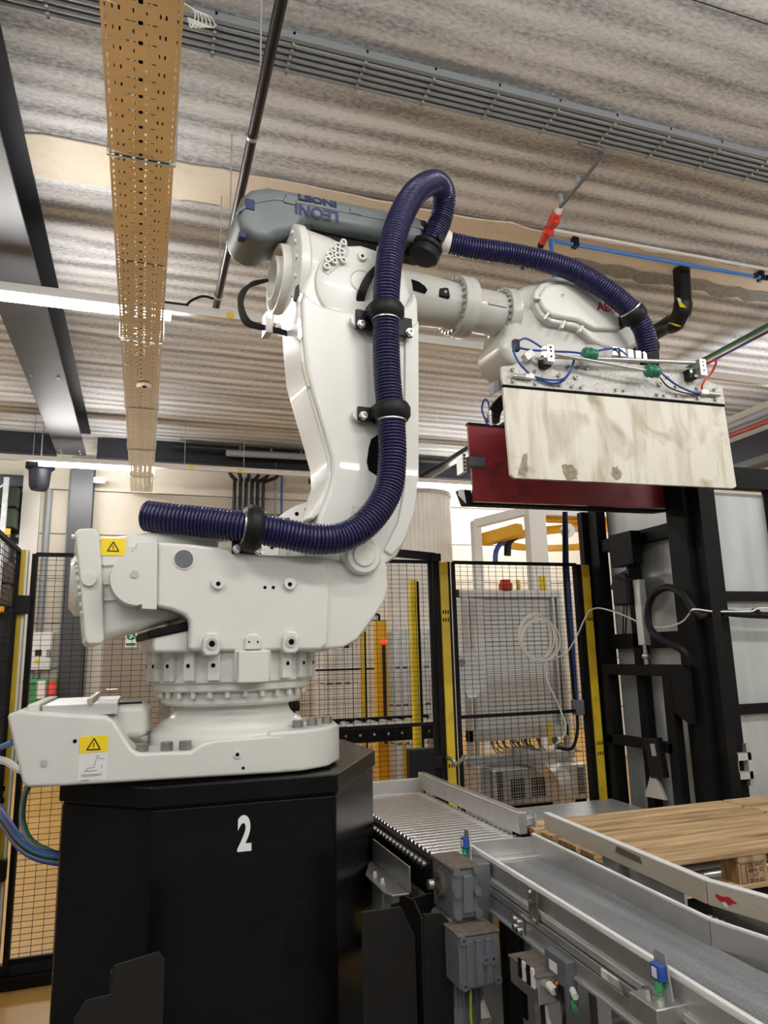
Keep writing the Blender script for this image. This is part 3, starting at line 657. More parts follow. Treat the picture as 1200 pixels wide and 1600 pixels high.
dot(MB(), 371, 1179, YF, 0.016, 0.004).build('boss', 'robot_paint', pad, bev=0.002)
dot(MB(), 371, 1179, YF - 0.004, 0.007, 0.002).build('hole', 'hole_black', pad)
dot(MB(), 380, 1200, YF, 0.006, 0.002).build('hole', 'hole_black', pad)
def sticker(px0, py0, px1, py1, T, kids, parent, sc=(0.03, 0.03)):
    pass
# warning label on the foot
p0 = onY(125, 1151, YF); p1 = onY(166, 1217, YF)
st = MB().box(p0.x, p1.x, YF - 0.0015, YF, p1.z, p0.z).build('warning_label', 'sticker_white', foot, label='white and yellow warning label')
wv = p1.x - p0.x
MB().box(p0.x, p1.x, YF - 0.0025, YF - 0.001, p0.z - wv * 0.60, p0.z).build('yellow_field', 'sticker_yellow', st)
def warn_tri(cx, cz, s, yy, parent, T=None):
    mb = MB(T); a = [(cx + s * math.cos(R(t)), cz + s * math.sin(R(t))) for t in (90, 210, 330)]
    for i in range(3): mb.bar((a[i][0], yy, a[i][1]), (a[(i + 1) % 3][0], yy, a[(i + 1) % 3][1]), s * 0.17, 0.001, (0, 1, 0))
    mb.box(cx - s * 0.06, cx + s * 0.06, yy - 0.0006, yy + 0.0004, cz - s * 0.12, cz + s * 0.45).box(cx - s * 0.06, cx + s * 0.06, yy - 0.0006, yy + 0.0004, cz - s * 0.33, cz - s * 0.2)
    return mb.build('warning_triangle', 'print_black', parent, flat=True)
warn_tri((p0.x + p1.x) / 2, p0.z - wv * 0.36, wv * 0.27, YF - 0.003, st)
mb = MB(); cx = (p0.x + p1.x) / 2; cz = p0.z - wv * 1.05
for a, b_ in (((-.3, -.2), (.15, -.2)), ((.05, -.1), (.12, .25)), ((.12, .25), (.4, .2)), ((-.2, -.1), (.05, -.1)), ((-.38, -.33), (.35, -.33)), ((-.38, -.38), (.3, -.38)), ((-.38, -.52), (-.1, -.52)), ((.32, 0), (.32, -.15)), ((.1, .32), (.22, .32)), ((-.2, -.2), (-.2, -.1))):
    mb.bar((cx + a[0] * wv, YF - 0.002, cz + a[1] * wv), (cx + b_[0] * wv, YF - 0.002, cz + b_[1] * wv), 0.0025, 0.001, (0, 1, 0))
mb.build('label_drawing', 'print_grey', st, flat=True)

# bearing, skirt
c0 = (A1.x, A1.y, 0)
MB().lathe([(0.0, 1.415), (0.285, 1.415), (0.295, 1.425), (0.295, 1.475), (0.0, 1.475)], c0, (0, 0, 1), 64).build('bearing_ring', 'robot_paint', rb)
br = MB().lathe([(0.0, 1.472), (0.322, 1.472), (0.328, 1.478), (0.328, 1.512), (0.0, 1.512)], c0, (0, 0, 1), 64).build('bolt_flange', 'robot_paint', rb)
bolt0 = None
for k in range(28):
    a = 2 * math.pi * k / 28 + 0.05; px_, py_ = A1.x + 0.308 * math.cos(a), A1.y + 0.308 * math.sin(a)
    if bolt0 is None: bolt0 = MB().cyl((px_, py_, 1.472), (px_, py_, 1.448), 0.011, 10).build('flange_bolt', 'robot_paint', br)
    else:
        c = bolt0.copy(); COL.objects.link(c); c.location = (px_, py_, 1.46)
sk = MB().lathe([(0.0, 1.505), (0.335, 1.505), (0.34, 1.51), (0.34, 1.66), (0.0, 1.66)], c0, (0, 0, 1), 64).build('turret_skirt', 'robot_paint', rb)
for k in range(22):
    a = 2 * math.pi * k / 22 + 0.02
    Q = ROB @ Matrix.Rotation(a, 4, 'Z')
    MB(Q).box(0.33, 0.362, -0.024, 0.024, 1.515, 1.65).build('skirt_rib', 'robot_paint', sk, bev=0.006)
    MB(Q).cyl((0.36, 0, 1.575), (0.3635, 0, 1.575), 0.0085, 12).build('rib_hole', 'hole_black', sk)
MB(ROB).prism(rls([(244, 1118), (255, 1084), (264, 1084), (266, 1112), (262, 1118)], 0.1), 0.09, 0.1).build('stop_fin', 'robot_grey', sk)
# front block on the skirt
q0 = rl(373, 1017, -0.40); q1 = rl(421, 1066, -0.40)
MB(ROB).box(q0[0], q1[0], -0.40, -0.30, q1[1], q0[1]).build('front_lug', 'robot_paint', sk, bev=0.006)

# ------------------------------------------------------------------ turret
LYF = -0.36
plate = rls([(246, 846), (300, 850), (372, 858), (400, 866), (450, 868), (505, 866), (535, 878), (560, 880), (598, 866), (608, 880), (611, 915), (604, 940), (588, 965), (562, 1000), (540, 1012), (500, 1016), (330, 1018), (295, 1016), (297, 972), (290, 962), (268, 953), (244, 948)], LYF)
plate_l = rls([(246, 846), (300, 850), (372, 858), (400, 866), (450, 868), (490, 867), (512, 873), (516, 930), (512, 1008), (500, 1016), (330, 1018), (295, 1016), (297, 972), (290, 962), (268, 953), (244, 948)], LYF)
tp = MB(ROB).prism(plate_l, LYF, -0.22).build('turret_near_plate', 'robot_paint', rb, bev=0.03, seg=4)
MB(ROB).prism(plate, LYF + 0.022, -0.22).build('plate_shoulder', 'robot_paint', tp, bev=0.03, seg=4)
MB(ROB).prism(plate, 0.22, 0.36).build('turret_far_plate', 'robot_paint', rb, bev=0.03, seg=3)
core = rls([(300, 985), (560, 985), (520, 1018), (300, 1020)], LYF)
MB(ROB).prism(core, -0.30, 0.30).build('turret_floor', 'robot_paint', rb, bev=0.02)
low = rls([(236, 985), (300, 972), (300, 1020), (240, 1020)], -0.30)
MB(ROB).prism(low, -0.30, 0.30).build('turret_rear_floor', 'robot_paint', rb, bev=0.015)
slot = rls([(231, 985), (298, 970), (298, 985), (231, 999)], -0.31)
MB(ROB).prism(slot, -0.31, 0.25).build('rubber_buffer', 'black_matte', rb, bev=0.01, label='dark rubber stop block')
# pivot swell at the right end of the near plate
cx, cz = rl(566, 868, LYF)
MB(ROB).lathe([(0, 0.03), (0.05, 0.03), (0.052, 0.022), (0.075, 0.022), (0.085, 0.01), (0.085, -0.1), (0, -0.1)], (cx, LYF, cz), (0, -1, 0), 40).build('pivot_cap', 'robot_paint', tp, bev=0.004)
# rear cap (rounded cover) on the near plate
cap = rls([(246, 846), (214, 848), (214, 857), (205, 861)], LYF - 0.02)
c_, z_ = rl(218, 903, LYF - 0.02); e = rl(172, 903, LYF - 0.02); rr = c_ - e[0]
cap += circ(c_, z_, rr, 104, 266, 18)
cap += rls([(222, 944), (222, 951), (245, 952)], LYF - 0.02)
MB(ROB).prism(cap, LYF - 0.02, -0.24).build('rear_cap', 'robot_paint', tp, bev=0.012, seg=3)
bx_ = rl(210, 897, LYF - 0.02); MB(ROB).cyl((bx_[0], LYF - 0.018, bx_[1]), (bx_[0], LYF - 0.026, bx_[1]), 0.014, 18).build('cap_plug', 'robot_grey', tp)
# dark access hole, bosses, tapped holes
def rdisc(px, py, ly, r, d0, d1, name, m, parent, n=24, bev=0.0, r2=None):
    a, b_ = rl(px, py, ly); return MB(ROB).cyl((a, ly - d0, b_), (a, ly - d1, b_), r, n, r2).build(name, m, parent, bev=bev)
a, b_ = rl(287, 874, LYF)
MB(ROB).cyl((a, LYF - 0.0005, b_), (a, LYF - 0.0015, b_), 0.036, 32).build('access_hole', 'motor_grey', tp, label='dark round access opening')
MB(ROB).ring((a, LYF - 0.004, b_), (0, 1, 0), 0.036, 0.04, 0.006, 32).build('access_rim', 'robot_paint', tp)
for px, py in ((340, 911), (452, 912)):
    rdisc(px, py, LYF, 0.026, -0.01, 0.016, 'boss', 'robot_paint', tp, bev=0.003); rdisc(px + 1, py + 1, LYF - 0.016, 0.009, 0.0, 0.001, 'boss_hole', 'hole_black', tp)
for px, py in ((414, 918), (427, 918)):
    rdisc(px, py, LYF, 0.007, 0.0, 0.001, 'tapped_hole', 'hole_black', tp)
for px, py in ((331, 1006), (455, 1003)):
    a, b_ = rl(px, py, LYF - 0.03)
    MB(ROB).prism([(a - 0.033, b_ - 0.03), (a - 0.02, b_ - 0.045), (a + 0.02, b_ - 0.045), (a + 0.033, b_ - 0.03), (a + 0.033, b_ + 0.02), (a + 0.018, b_ + 0.042), (a - 0.018, b_ + 0.042), (a - 0.033, b_ + 0.02)], LYF - 0.03, LYF + 0.05).build('lifting_boss', 'robot_paint', tp, bev=0.008, seg=3)
    MB(ROB).ring((a, LYF - 0.034, b_), (0, 1, 0), 0.012, 0.022, 0.004, 24).build('bushing', 'robot_grey', tp); rdisc(px, py, LYF - 0.031, 0.013, 0.0, 0.0015, 'boss_hole', 'hole_black', tp)
a, b_ = rl(396, 1003, LYF - 0.02)
MB(ROB).prism([(a - 0.033, b_ - 0.03), (a + 0.033, b_ - 0.03), (a + 0.033, b_ + 0.015), (a + 0.016, b_ + 0.032), (a - 0.016, b_ + 0.032), (a - 0.033, b_ + 0.015)], LYF - 0.02, LYF + 0.05).build('lug', 'robot_paint', tp, bev=0.008, seg=3)
for s in (-1, 1): MB(ROB).cyl((a + s * 0.017, LYF - 0.02, b_), (a + s * 0.017, LYF - 0.0215, b_), 0.004, 10).build('tapped_hole', 'hole_black', tp)
# motor housing at the rear
hs = rls([(150, 838), (175, 838), (300, 822), (345, 832), (345, 950), (316, 958), (240, 978), (165, 999), (150, 1000)], -0.26)
hz = MB(ROB).prism(hs, -0.26, 0.26).build('motor_housing', 'robot_paint', rb, bev=0.05, seg=4)
fl = rls([(117, 832), (123, 826), (148, 825), (156, 835), (160, 900), (163, 1000), (158, 1006), (138, 1007), (132, 998), (126, 920)], -0.29)
fo = MB(ROB).prism(fl, -0.29, 0.29).build('end_flange', 'robot_paint', rb, bev=0.02, seg=3)
a, b_ = rl(139, 905, -0.29); MB(ROB).cyl((a, -0.28, b_), (a, -0.305, b_), 0.028, 24).build('flange_plug', 'robot_paint', fo, bev=0.004)
a, b_ = rl(124, 905, -0.2)
MB(ROB).lathe([(0, -0.035), (0.1, -0.035), (0.13, -0.01), (0.13, 0.02)], (a, 0.0, b_), (1, 0, 0), 32).build('end_cap', 'robot_paint', fo)
for py in (838, 878, 885, 892, 905, 918, 928, 945, 958, 1002):
    a, b_ = rl(117 + (py - 838) * 0.115, py, -0.27)
    MB(ROB).cyl((a + 0.02, -0.24, b_), (a - 0.012, -0.24, b_), 0.012, 8).build('flange_bolt', 'robot_paint', fo)
for py in (880, 910, 935):
    s = rls([(160, py), (185, py - 1), (185, py + 4), (160, py + 5)], -0.27); MB(ROB).prism(s, -0.27, -0.20).build('casting_rib', 'robot_paint', hz, bev=0.006)
# stickers on the housing
def rquad(px0, py0, px1, py1, ly, name, m, parent):
    s = rls([(px0, py0), (px1, py0), (px1, py1), (px0, py1)], ly); x0, x1 = s[0][0], s[1][0]; z0, z1 = (s[2][1] + s[3][1]) / 2, (s[0][1] + s[1][1]) / 2
    return MB(ROB).box(x0, x1, ly - 0.0012, ly, z0, z1).build(name, m, parent), (x0, x1, z0, z1)
sty, q = rquad(158, 841, 197, 868, -0.2615, 'warning_sticker', 'sticker_yellow', hz)
warn_tri((q[0] + q[1]) / 2, (q[2] + q[3]) / 2 - 0.005, 0.024, -0.2638, hz, ROB)
rquad(200, 838, 245, 856, -0.2605, 'white_sticker', 'sticker_white', hz)
rquad(300, 838, 358, 846, -0.2605, 'white_sticker', 'sticker_white', hz)

# big gear flange behind the lower arm (ring with holes)
gx, gz = rl(500, 868, -0.08); gr = 0.275
gf = MB(ROB).lathe([(0.0, 0.02), (0.20, 0.02), (0.21, 0.0), (gr, 0.0), (gr + 0.004, 0.008), (gr + 0.004, 0.09), (0, 0.09)], (gx + 0.01, -0.08, gz - 0.02), (0, 1, 0), 56).build('gear_flange', 'robot_paint', rb)
for k in range(12):
    t = R(60 + 12 * k); MB(ROB).cyl((gx + 0.01 + 0.243 * math.cos(t), -0.0805, gz - 0.02 + 0.243 * math.sin(t)), (gx + 0.01 + 0.243 * math.cos(t), -0.0815, gz - 0.02 + 0.243 * math.sin(t)), 0.010, 12).build('flange_hole', 'hole_black', gf)
MB(ROB).lathe([(0.19, -0.03), (0.15, -0.06), (0.12, -0.06)], (gx + 0.03, -0.08, gz - 0.02), (0, 1, 0), 40).build('gear_neck', 'robot_grey', gf)

# ------------------------------------------------------------------ lower arm
LA = -0.30
head = rls([(472, 500), (471, 470), (475, 445), (482, 425), (492, 402), (512, 384), (540, 374), (570, 373), (598, 382), (622, 400), (642, 430), (653, 468), (654, 510)], LA)
larm = rls([(477, 452), (486, 466), (505, 477), (530, 483), (560, 487), (600, 490), (626, 484), (640, 470), (648, 452), (654, 470), (655, 520), (655, 620), (655, 745), (650, 790), (640, 832), (622, 868), (600, 885), (560, 890), (520, 878), (495, 858), (490, 838), (500, 800), (512, 770), (519, 742), (518, 715), (503, 662), (488, 612), (479, 575), (473, 520), (471, 470)], LA)
la = MB(ROB).prism(larm, LA, -0.04).build('lower_arm', 'robot_paint', rb, bev=0.03, seg=4)
MB(ROB).prism(head, LA + 0.045, -0.04).build('arm_head', 'robot_paint', la, bev=0.03, seg=4)
rim = rls([(468, 470), (474, 575), (484, 612), (498, 662), (513, 713), (515, 745), (508, 768), (516, 772), (527, 745), (524, 712), (510, 662), (495, 612), (486, 575), (480, 470)], LA)
# raised outer flange along the left edge
MB(ROB).prism(rls([(462, 455), (466, 520), (471, 575), (482, 614), (497, 664), (511, 715), (513, 745), (505, 768), (493, 792), (478, 812), (490, 812), (508, 795), (521, 772), (528, 745), (524, 713), (509, 662), (494, 612), (484, 573), (479, 520), (476, 455)], LA + 0.02), LA + 0.02, -0.02).build('edge_flange', 'robot_paint', la, bev=0.012, seg=3)
# right-hand flat strip
MB(ROB).prism(rls([(633, 520), (655, 500), (655, 745), (648, 800), (630, 850), (612, 868), (600, 860), (622, 815), (632, 760)], LA - 0.012), LA - 0.012, LA + 0.04).build('edge_strip', 'robot_paint', la, bev=0.008, seg=3)
# round top cover
tcx, tcz = rl(560, 446, LA)
MB(ROB).lathe([(0, 0.028), (0.18, 0.026), (0.20, 0.018), (0.207, 0.0), (0.207, -0.03), (0, -0.03)], (tcx, LA + 0.045, tcz), (0, -1, 0), 56).build('top_cover', 'robot_paint', la)
LC = LA + 0.045 - 0.028
MB(ROB).prism(rls([(541, 378), (545, 390), (543, 400), (534, 411), (513, 430), (504, 424), (504, 412), (512, 397), (527, 383)], LC), LC - 0.002, LC + 0.004).build('pipe_pad', 'robot_grey', la, bev=0.002)
for px, py in ((535, 381), (526, 386), (519, 392), (514, 400), (511, 408), (509, 418), (532, 395), (526, 402), (521, 410), (535, 409)):
    a, b_ = rl(px, py, LC)
    MB(ROB).lathe([(0.0, 0.004), (0.009, 0.004), (0.009, 0.020), (0.016, 0.020), (0.016, -0.002)], (a, LC, b_), (0, -1, 0), 14).build('nipple', 'robot_paint', la)
a, b_ = rl(565, 402, LC); MB(ROB).lathe([(0.0, 0.006), (0.009, 0.006), (0.009, 0.014), (0.02, 0.014), (0.026, 0.0)], (a, LC, b_), (0, -1, 0), 20).build('grease_plug', 'robot_paint', la)
MB(ROB).cyl((a, LC - 0.006, b_), (a, LC - 0.0075, b_), 0.007, 12).build('plug_hole', 'hole_black', la)
a, b_ = rl(565, 440, LC); MB(ROB).lathe([(0.0, 0.003), (0.05, 0.003), (0.054, 0.0), (0.058, 0.004), (0.062, 0.0)], (a, LC, b_), (0, -1, 0), 36).build('round_lid', 'robot_paint', la)
a, b_ = rl(598, 392, LC); MB(ROB).lathe([(0.0, 0.004), (0.03, 0.004), (0.033, 0.0)], (a, LC, b_), (0, -1, 0), 28).build('round_lid', 'robot_paint', la)
# dark pocket in the arm, cast lettering, side plates
MB(ROB).prism(rls([(576, 700), (580, 686), (590, 679), (605, 679), (608, 744), (588, 743), (576, 735), (573, 722)], LA - 0.0005), LA - 0.0015, LA).build('pocket', 'hole_black', la, label='dark oval opening in the lower arm')
for t_, px, py in (('SLR-E', 558, 793), ('GGG50', 559, 801), ('3', 549, 807)):
    a, b_ = rl(px, py, LA); text_mb(t_, 0.021, ROB @ frame((a, LA - 0.001, b_), (1, 0, 0), (0, 0, 1)), 0.0015).build('cast_lettering', 'robot_paint', la, flat=True)
MB(ROB).prism(rls([(462, 448), (467, 444), (468, 462), (463, 471), (459, 468)], LA), LA - 0.004, LA + 0.01).build('side_catch', 'black_plastic', la)
MB(ROB).prism(rls([(466, 495), (471, 500), (473, 524), (469, 530), (466, 526)], LA), LA + 0.008, LA + 0.022).build('side_clip', 'steel', la)
a0 = rls([(470, 566), (474, 566), (484, 604), (480, 606)], LA + 0.015); MB(ROB).prism(a0, LA + 0.008, LA + 0.016).build('type_plate', 'wall_cream', la)

# ------------------------------------------------------------------ arm house, axis 4 tube
AZ = rl(700, 477, 0.0)[1]                                # axis height
ax0 = Vector((0, 0.0, AZ))
def xl(prof, name, m, parent, n=48, **k): return MB(ROB).lathe([(r, h) for r, h in prof], ax0, (1, 0, 0), n).build(name, m, parent, **k)
x_r = rl(425, 440, 0.05)[0]
AZ_ = AZ; AZd = rl(437, 437, 0.0)[1]; ax0 = Vector((0, 0.0, AZd)); kd = 1.16
ah = xl([(0, x_r + 0.03), (0.14, x_r + 0.03), (0.155, x_r + 0.0), (0.17, x_r + 0.0), (0.175, x_r + 0.04), (0.26, x_r + 0.05), (0.275, x_r + 0.06), (0.275, x_r + 0.10), (0.26, x_r + 0.115), (0.245, x_r + 0.24), (0.22, x_r + 0.34), (0.0, x_r + 0.34)], 'rear_drum', 'robot_paint', rb)
xl([(0.0, x_r + 0.04), (0.09, x_r + 0.035), (0.095, x_r - 0.015), (0.11, x_r - 0.015), (0.115, x_r + 0.035)], 'cable_port', 'robot_paint', ah)
xl([(0, x_r + 0.028), (0.09, x_r + 0.028)], 'port_cover', 'robot_grey', ah)
for k in range(16):
    t = 2 * math.pi * k / 16
    MB(ROB).cyl((x_r + 0.055, 0.235 * math.cos(t), AZd + 0.235 * math.sin(t)), (x_r + 0.035, 0.235 * math.cos(t), AZd + 0.235 * math.sin(t)), 0.011, 8).build('drum_bolt', 'robot_paint', ah)
ax0 = Vector((0, 0.0, AZ))
hx = rl(455, 440, 0.0)[0]
hr = rl(640, 470, -0.16)[0]
house = [(hx, AZ - 0.24), (hx + 0.1, AZ - 0.28), (hx + 0.45, AZ - 0.28), (hr, AZ - 0.15), (hr, AZ + 0.08), (hx + 0.3, AZ + 0.08), (hx, AZ + 0.08)]
hm = MB(ROB).prism(house, -0.16, 0.22).build('arm_house', 'robot_paint', rb, bev=0.05, seg=4)
# round axis-3 flange seen between house and lower arm
f3 = rl(528, 452, -0.16)
ff = MB(ROB).lathe([(0, -0.06), (0.218, -0.06), (0.223, -0.05), (0.223, 0.06), (0, 0.06)], (f3[0], -0.14, f3[1]), (0, 1, 0), 56).build('elbow_flange', 'robot_paint', hm)
for k in range(14):
    t = R(85 + 12 * k); MB(ROB).cyl((f3[0] + 0.205 * math.cos(t), -0.2005, f3[1] + 0.205 * math.sin(t)), (f3[0] + 0.205 * math.cos(t), -0.202, f3[1] + 0.205 * math.sin(t)), 0.0085, 10).build('flange_hole', 'hole_black', ff)
x1, x2, x3, x4 = rl(640, 470, 0)[0], rl(722, 478, -0.1)[0], rl(741, 480, 0)[0], rl(792, 490, -0.08)[0]
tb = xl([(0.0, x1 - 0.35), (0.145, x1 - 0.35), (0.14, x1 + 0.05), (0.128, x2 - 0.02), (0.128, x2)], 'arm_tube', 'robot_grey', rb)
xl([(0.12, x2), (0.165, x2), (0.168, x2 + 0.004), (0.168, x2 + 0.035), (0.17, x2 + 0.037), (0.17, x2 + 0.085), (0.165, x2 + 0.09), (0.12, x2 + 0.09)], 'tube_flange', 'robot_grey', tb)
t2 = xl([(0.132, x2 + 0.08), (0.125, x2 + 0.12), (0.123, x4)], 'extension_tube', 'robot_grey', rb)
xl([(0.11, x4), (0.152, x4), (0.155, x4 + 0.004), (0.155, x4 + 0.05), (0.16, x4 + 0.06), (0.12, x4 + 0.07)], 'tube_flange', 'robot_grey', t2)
for (xx, rr, par) in ((x2, 0.149, tb), (x4, 0.137, t2)):
    for k in range(24):
        if k in (4, 5, 16): continue
        t = 2 * math.pi * k / 24
        MB(ROB).cyl((xx + 0.002, rr * math.cos(t), AZ + rr * math.sin(t)), (xx - 0.016, rr * math.cos(t), AZ + rr * math.sin(t)), 0.0105, 8).build('flange_bolt', 'steel', par)
a, b_ = rl(693, 457, -0.128); MB(ROB @ Matrix.Translation((a, -0.131, b_)) @ Matrix.Rotation(R(-14), 4, 'X')).box(-0.032, 0.032, -0.008, 0.02, -0.032, 0.032).build('black_cover', 'black_plastic', tb, bev=0.006)
MB(ROB @ Matrix.Translation((a + 0.006, -0.1405, b_))).ring((0, 0, 0), (0, -1, 0), 0.005, 0.008, 0.0015, 14).build('screw', 'steel', tb)
a, b_ = rl(655, 451, -0.13); MB(ROB).prism([(a - 0.05, b_ + 0.035), (a - 0.01, b_ + 0.03), (a + 0.025, b_ + 0.012), (a + 0.04, b_ - 0.008), (a + 0.03, b_ - 0.025), (a - 0.04, b_ - 0.02)], -0.1475, -0.10).build('cable_opening', 'hole_black', tb, label='dark cable opening in the tube')
a, b_ = rl(776, 470, -0.12); pn = MB(ROB @ Matrix.Translation((a, -0.119, b_)) @ Matrix.Rotation(R(-16), 4, 'X')).box(-0.06, 0.06, -0.004, 0.02, -0.035, 0.035).build('name_boss', 'robot_grey', t2, bev=0.004)
for k in range(3):
    MB(ROB @ Matrix.Translation((a, -0.119, b_)) @ Matrix.Rotation(R(-16), 4, 'X')).box(-0.05, 0.045 - 0.02 * k, -0.006, -0.003, 0.017 - 0.02 * k, 0.024 - 0.02 * k).build('cast_line', 'robot_grey', pn)

# ------------------------------------------------------------------ wrist
LW = -0.17
wr = rls([(800, 458), (818, 447), (838, 440), (860, 432), (905, 430), (945, 436), (975, 452), (998, 486), (1010, 515), (1004, 535), (985, 548), (960, 556), (925, 562), (905, 590), (880, 600), (845, 596), (812, 584), (790, 562), (778, 540), (790, 520)], -0.10)
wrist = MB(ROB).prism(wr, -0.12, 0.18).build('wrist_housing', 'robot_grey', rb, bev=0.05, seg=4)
cvr = rls([(836, 472), (836, 456), (846, 442), (860, 437), (905, 436), (942, 442), (970, 458), (992, 490), (1004, 518), (1001, 530), (985, 545), (968, 547), (945, 540), (925, 530), (905, 512), (880, 507), (862, 504), (846, 492)], LW)
cv = MB(ROB).prism(cvr, LW, -0.10).build('wrist_cover', 'robot_paint', wrist, bev=0.02, seg=4)
cv2 = rls([(845, 470), (845, 458), (853, 447), (866, 443), (905, 442), (938, 448), (962, 464), (978, 487), (985, 505), (965, 515), (930, 514), (905, 500), (880, 496), (864, 492), (852, 484)], LW - 0.03)
cvb = MB(ROB).prism(cv2, LW - 0.03, LW + 0.01).build('cover_bulge', 'robot_paint', cv, bev=0.022, seg=4)
for (xa, ya, xb, yb) in ((833, 466, 846, 468), (848, 500, 856, 490), (876, 514, 881, 502), (903, 520, 909, 510)):
    MB(ROB).bar(rl3(xa, ya, LW - 0.012), rl3(xb, yb, LW - 0.012), 0.014, 0.03, (0, 1, 0)).build('cover_rib', 'robot_paint', cv, bev=0.004)
a, b_ = rl(879, 461, LW - 0.031); MB(ROB).lathe([(0, 0.003), (0.006, 0.003), (0.006, 0.006), (0.014, 0.006), (0.014, 0.0)], (a, LW - 0.0295, b_), (0, -1, 0), 18).build('cover_plug', 'robot_paint', cvb)
MB(ROB).cyl((a, LW - 0.0325, b_), (a, LW - 0.034, b_), 0.005, 10).build('plug_hole', 'hole_black', cvb)
a, b_ = rl(948, 481, LW - 0.031)
text_mb('ABB', 0.072, ROB @ frame((a, LW - 0.0312, b_), (1, 0, 0.06), (0, 0, 1)), 0.0008, 0.0022, 1.12).build('maker_lettering', 'red_print', cvb, flat=True, label='red lettering ABB')
# wrist flange pointing down to the gripper
wx, wz = rl(905, 560, 0.0)
MB(ROB).lathe([(0, 0.0), (0.12, 0.0), (0.13, -0.02), (0.13, -0.10), (0.16, -0.11), (0.16, -0.15), (0, -0.15)], (wx, 0.0, wz), (0, 0, 1), 40).build('tool_flange', 'robot_grey', rb)

# ------------------------------------------------------------------ dress-pack retractor box with lettering
LB = -0.14
bxo = rls([(371, 345), (372, 322), (379, 304), (393, 292), (420, 288), (460, 295), (520, 307), (600, 323), (664, 337), (664, 378), (600, 367), (540, 355), (478, 341), (472, 352), (455, 362), (436, 366), (420, 376), (400, 372), (384, 362)], LB)
bx2 = MB(ROB).prism(bxo, LB, 0.16).build('hose_retractor', 'grey_box', rb, bev=0.06, seg=5, label='blue-grey hose retractor box marked LEONI upside down')
seam = rls([(372, 327), (395, 314), (430, 308), (480, 316), (540, 328), (600, 340), (662, 354), (662, 358), (600, 344), (540, 332), (480, 320), (430, 312), (396, 318), (374, 331)], LB - 0.004)
MB(ROB).prism(seam, LB - 0.004, 0.164).build('box_seam', 'grey_box', bx2, bev=0.003)
for px, py in ((455, 309), (555, 330), (452, 314)):
    a, b_ = rl(px, py, LB); MB(ROB).box(a - 0.03, a + 0.03, LB - 0.008, LB + 0.03, b_ - 0.018, b_ + 0.012).build('box_clip', 'grey_box', bx2, bev=0.004)
a, b_ = rl(390, 316, LB); MB(ROB).box(a - 0.02, a + 0.025, LB - 0.006, LB + 0.05, b_ - 0.04, b_ + 0.015).build('blue_latch', 'blue_print', bx2, bev=0.004)
a, b_ = rl(377, 360, LB); MB(ROB).box(a - 0.005, a + 0.03, LB + 0.02, LB + 0.07, b_ - 0.02, b_ + 0.01).build('blue_latch', 'blue_print', bx2, bev=0.004)
tdir = Vector((rl(600, 352, LB)[0] - rl(440, 320, LB)[0], 0, rl(600, 352, LB)[1] - rl(440, 320, LB)[1])).normalized()
a, b_ = rl(495, 332, LB)
text_mb('LEONI', 0.075, ROB @ frame((a, LB - 0.0015, b_), -tdir, (0, 0, -1)), 0.001, 0.0028, 1.1).build('lettering', 'blue_print', bx2, flat=True, label='dark blue LEONI lettering, upside down')
a, b_ = rl(496, 314, LB)
text_mb('LEONI', 0.05, ROB @ frame((a, LB - 0.0025, b_), tdir, (0, 0.25, 1)), 0.001, 0.002, 1.45).build('lettering', 'blue_print', bx2, flat=True, label='dark blue LEONI lettering on the lid')
# bracket below the box
MB(ROB).prism(rls([(478, 345), (640, 378), (640, 400), (470, 392)], -0.06), -0.06, 0.12).build('box_bracket', 'black_matte', bx2)
MB(ROB).prism(rls([(476, 342), (486, 344), (484, 376), (474, 376)], -0.10), -0.10, -0.08).build('bracket_arm', 'black_plastic', bx2)
a, b_ = rl(492, 382, -0.09); MB(ROB).box(a - 0.02, a + 0.06, -0.1, 0.0, b_ - 0.02, b_ + 0.012).build('valve', 'black_plastic', bx2, bev=0.006)

# ------------------------------------------------------------------ hoses
def corrugated(path, r, pitch=0.0155, amp=0.0085, name='hose', m='navy_hose', parent=None, label=None, n=22):
    pts = resample(path, pitch / 4); rad = []
    prof = (0.0, 0.8, 1.0, 0.8)
    for i in range(len(pts)): rad.append(r - amp + amp * prof[i % 4])
    return MB().tube(pts, r, n, True, rad).build(name, m, parent, ang=80, label=label)
def hp3(lst): return [ROB @ rl3(*p) for p in lst]
h1 = smooth_path(hp3([(228, 806, -0.22), (262, 810, -0.27), (320, 816, -0.33), (388, 824, -0.415), (440, 833, -0.43), (490, 842, -0.44), (535, 839, -0.44), (575, 815, -0.44), (605, 770, -0.43), (613, 720, -0.42), (611, 655, -0.41), (605, 585, -0.40), (603, 500, -0.41), (605, 440, -0.42), (612, 385, -0.41), (628, 335, -0.38), (652, 298, -0.33), (680, 285, -0.25), (694, 305, -0.17), (688, 345, -0.12), (672, 380, -0.10)]), 10)
ho = corrugated(h1, 0.064, parent=rb, label='thick dark blue corrugated hose running up the robot')
h2 = smooth_path(hp3([(700, 379, -0.06), (740, 388, -0.10), (800, 397, -0.16), (850, 408, -0.22), (900, 425, -0.26), (950, 455, -0.29), (985, 485, -0.30), (1005, 515, -0.29), (1013, 552, -0.26)]), 10)
ho2 = corrugated(h2, 0.061, parent=rb, label='thick dark blue corrugated hose running over the wrist')
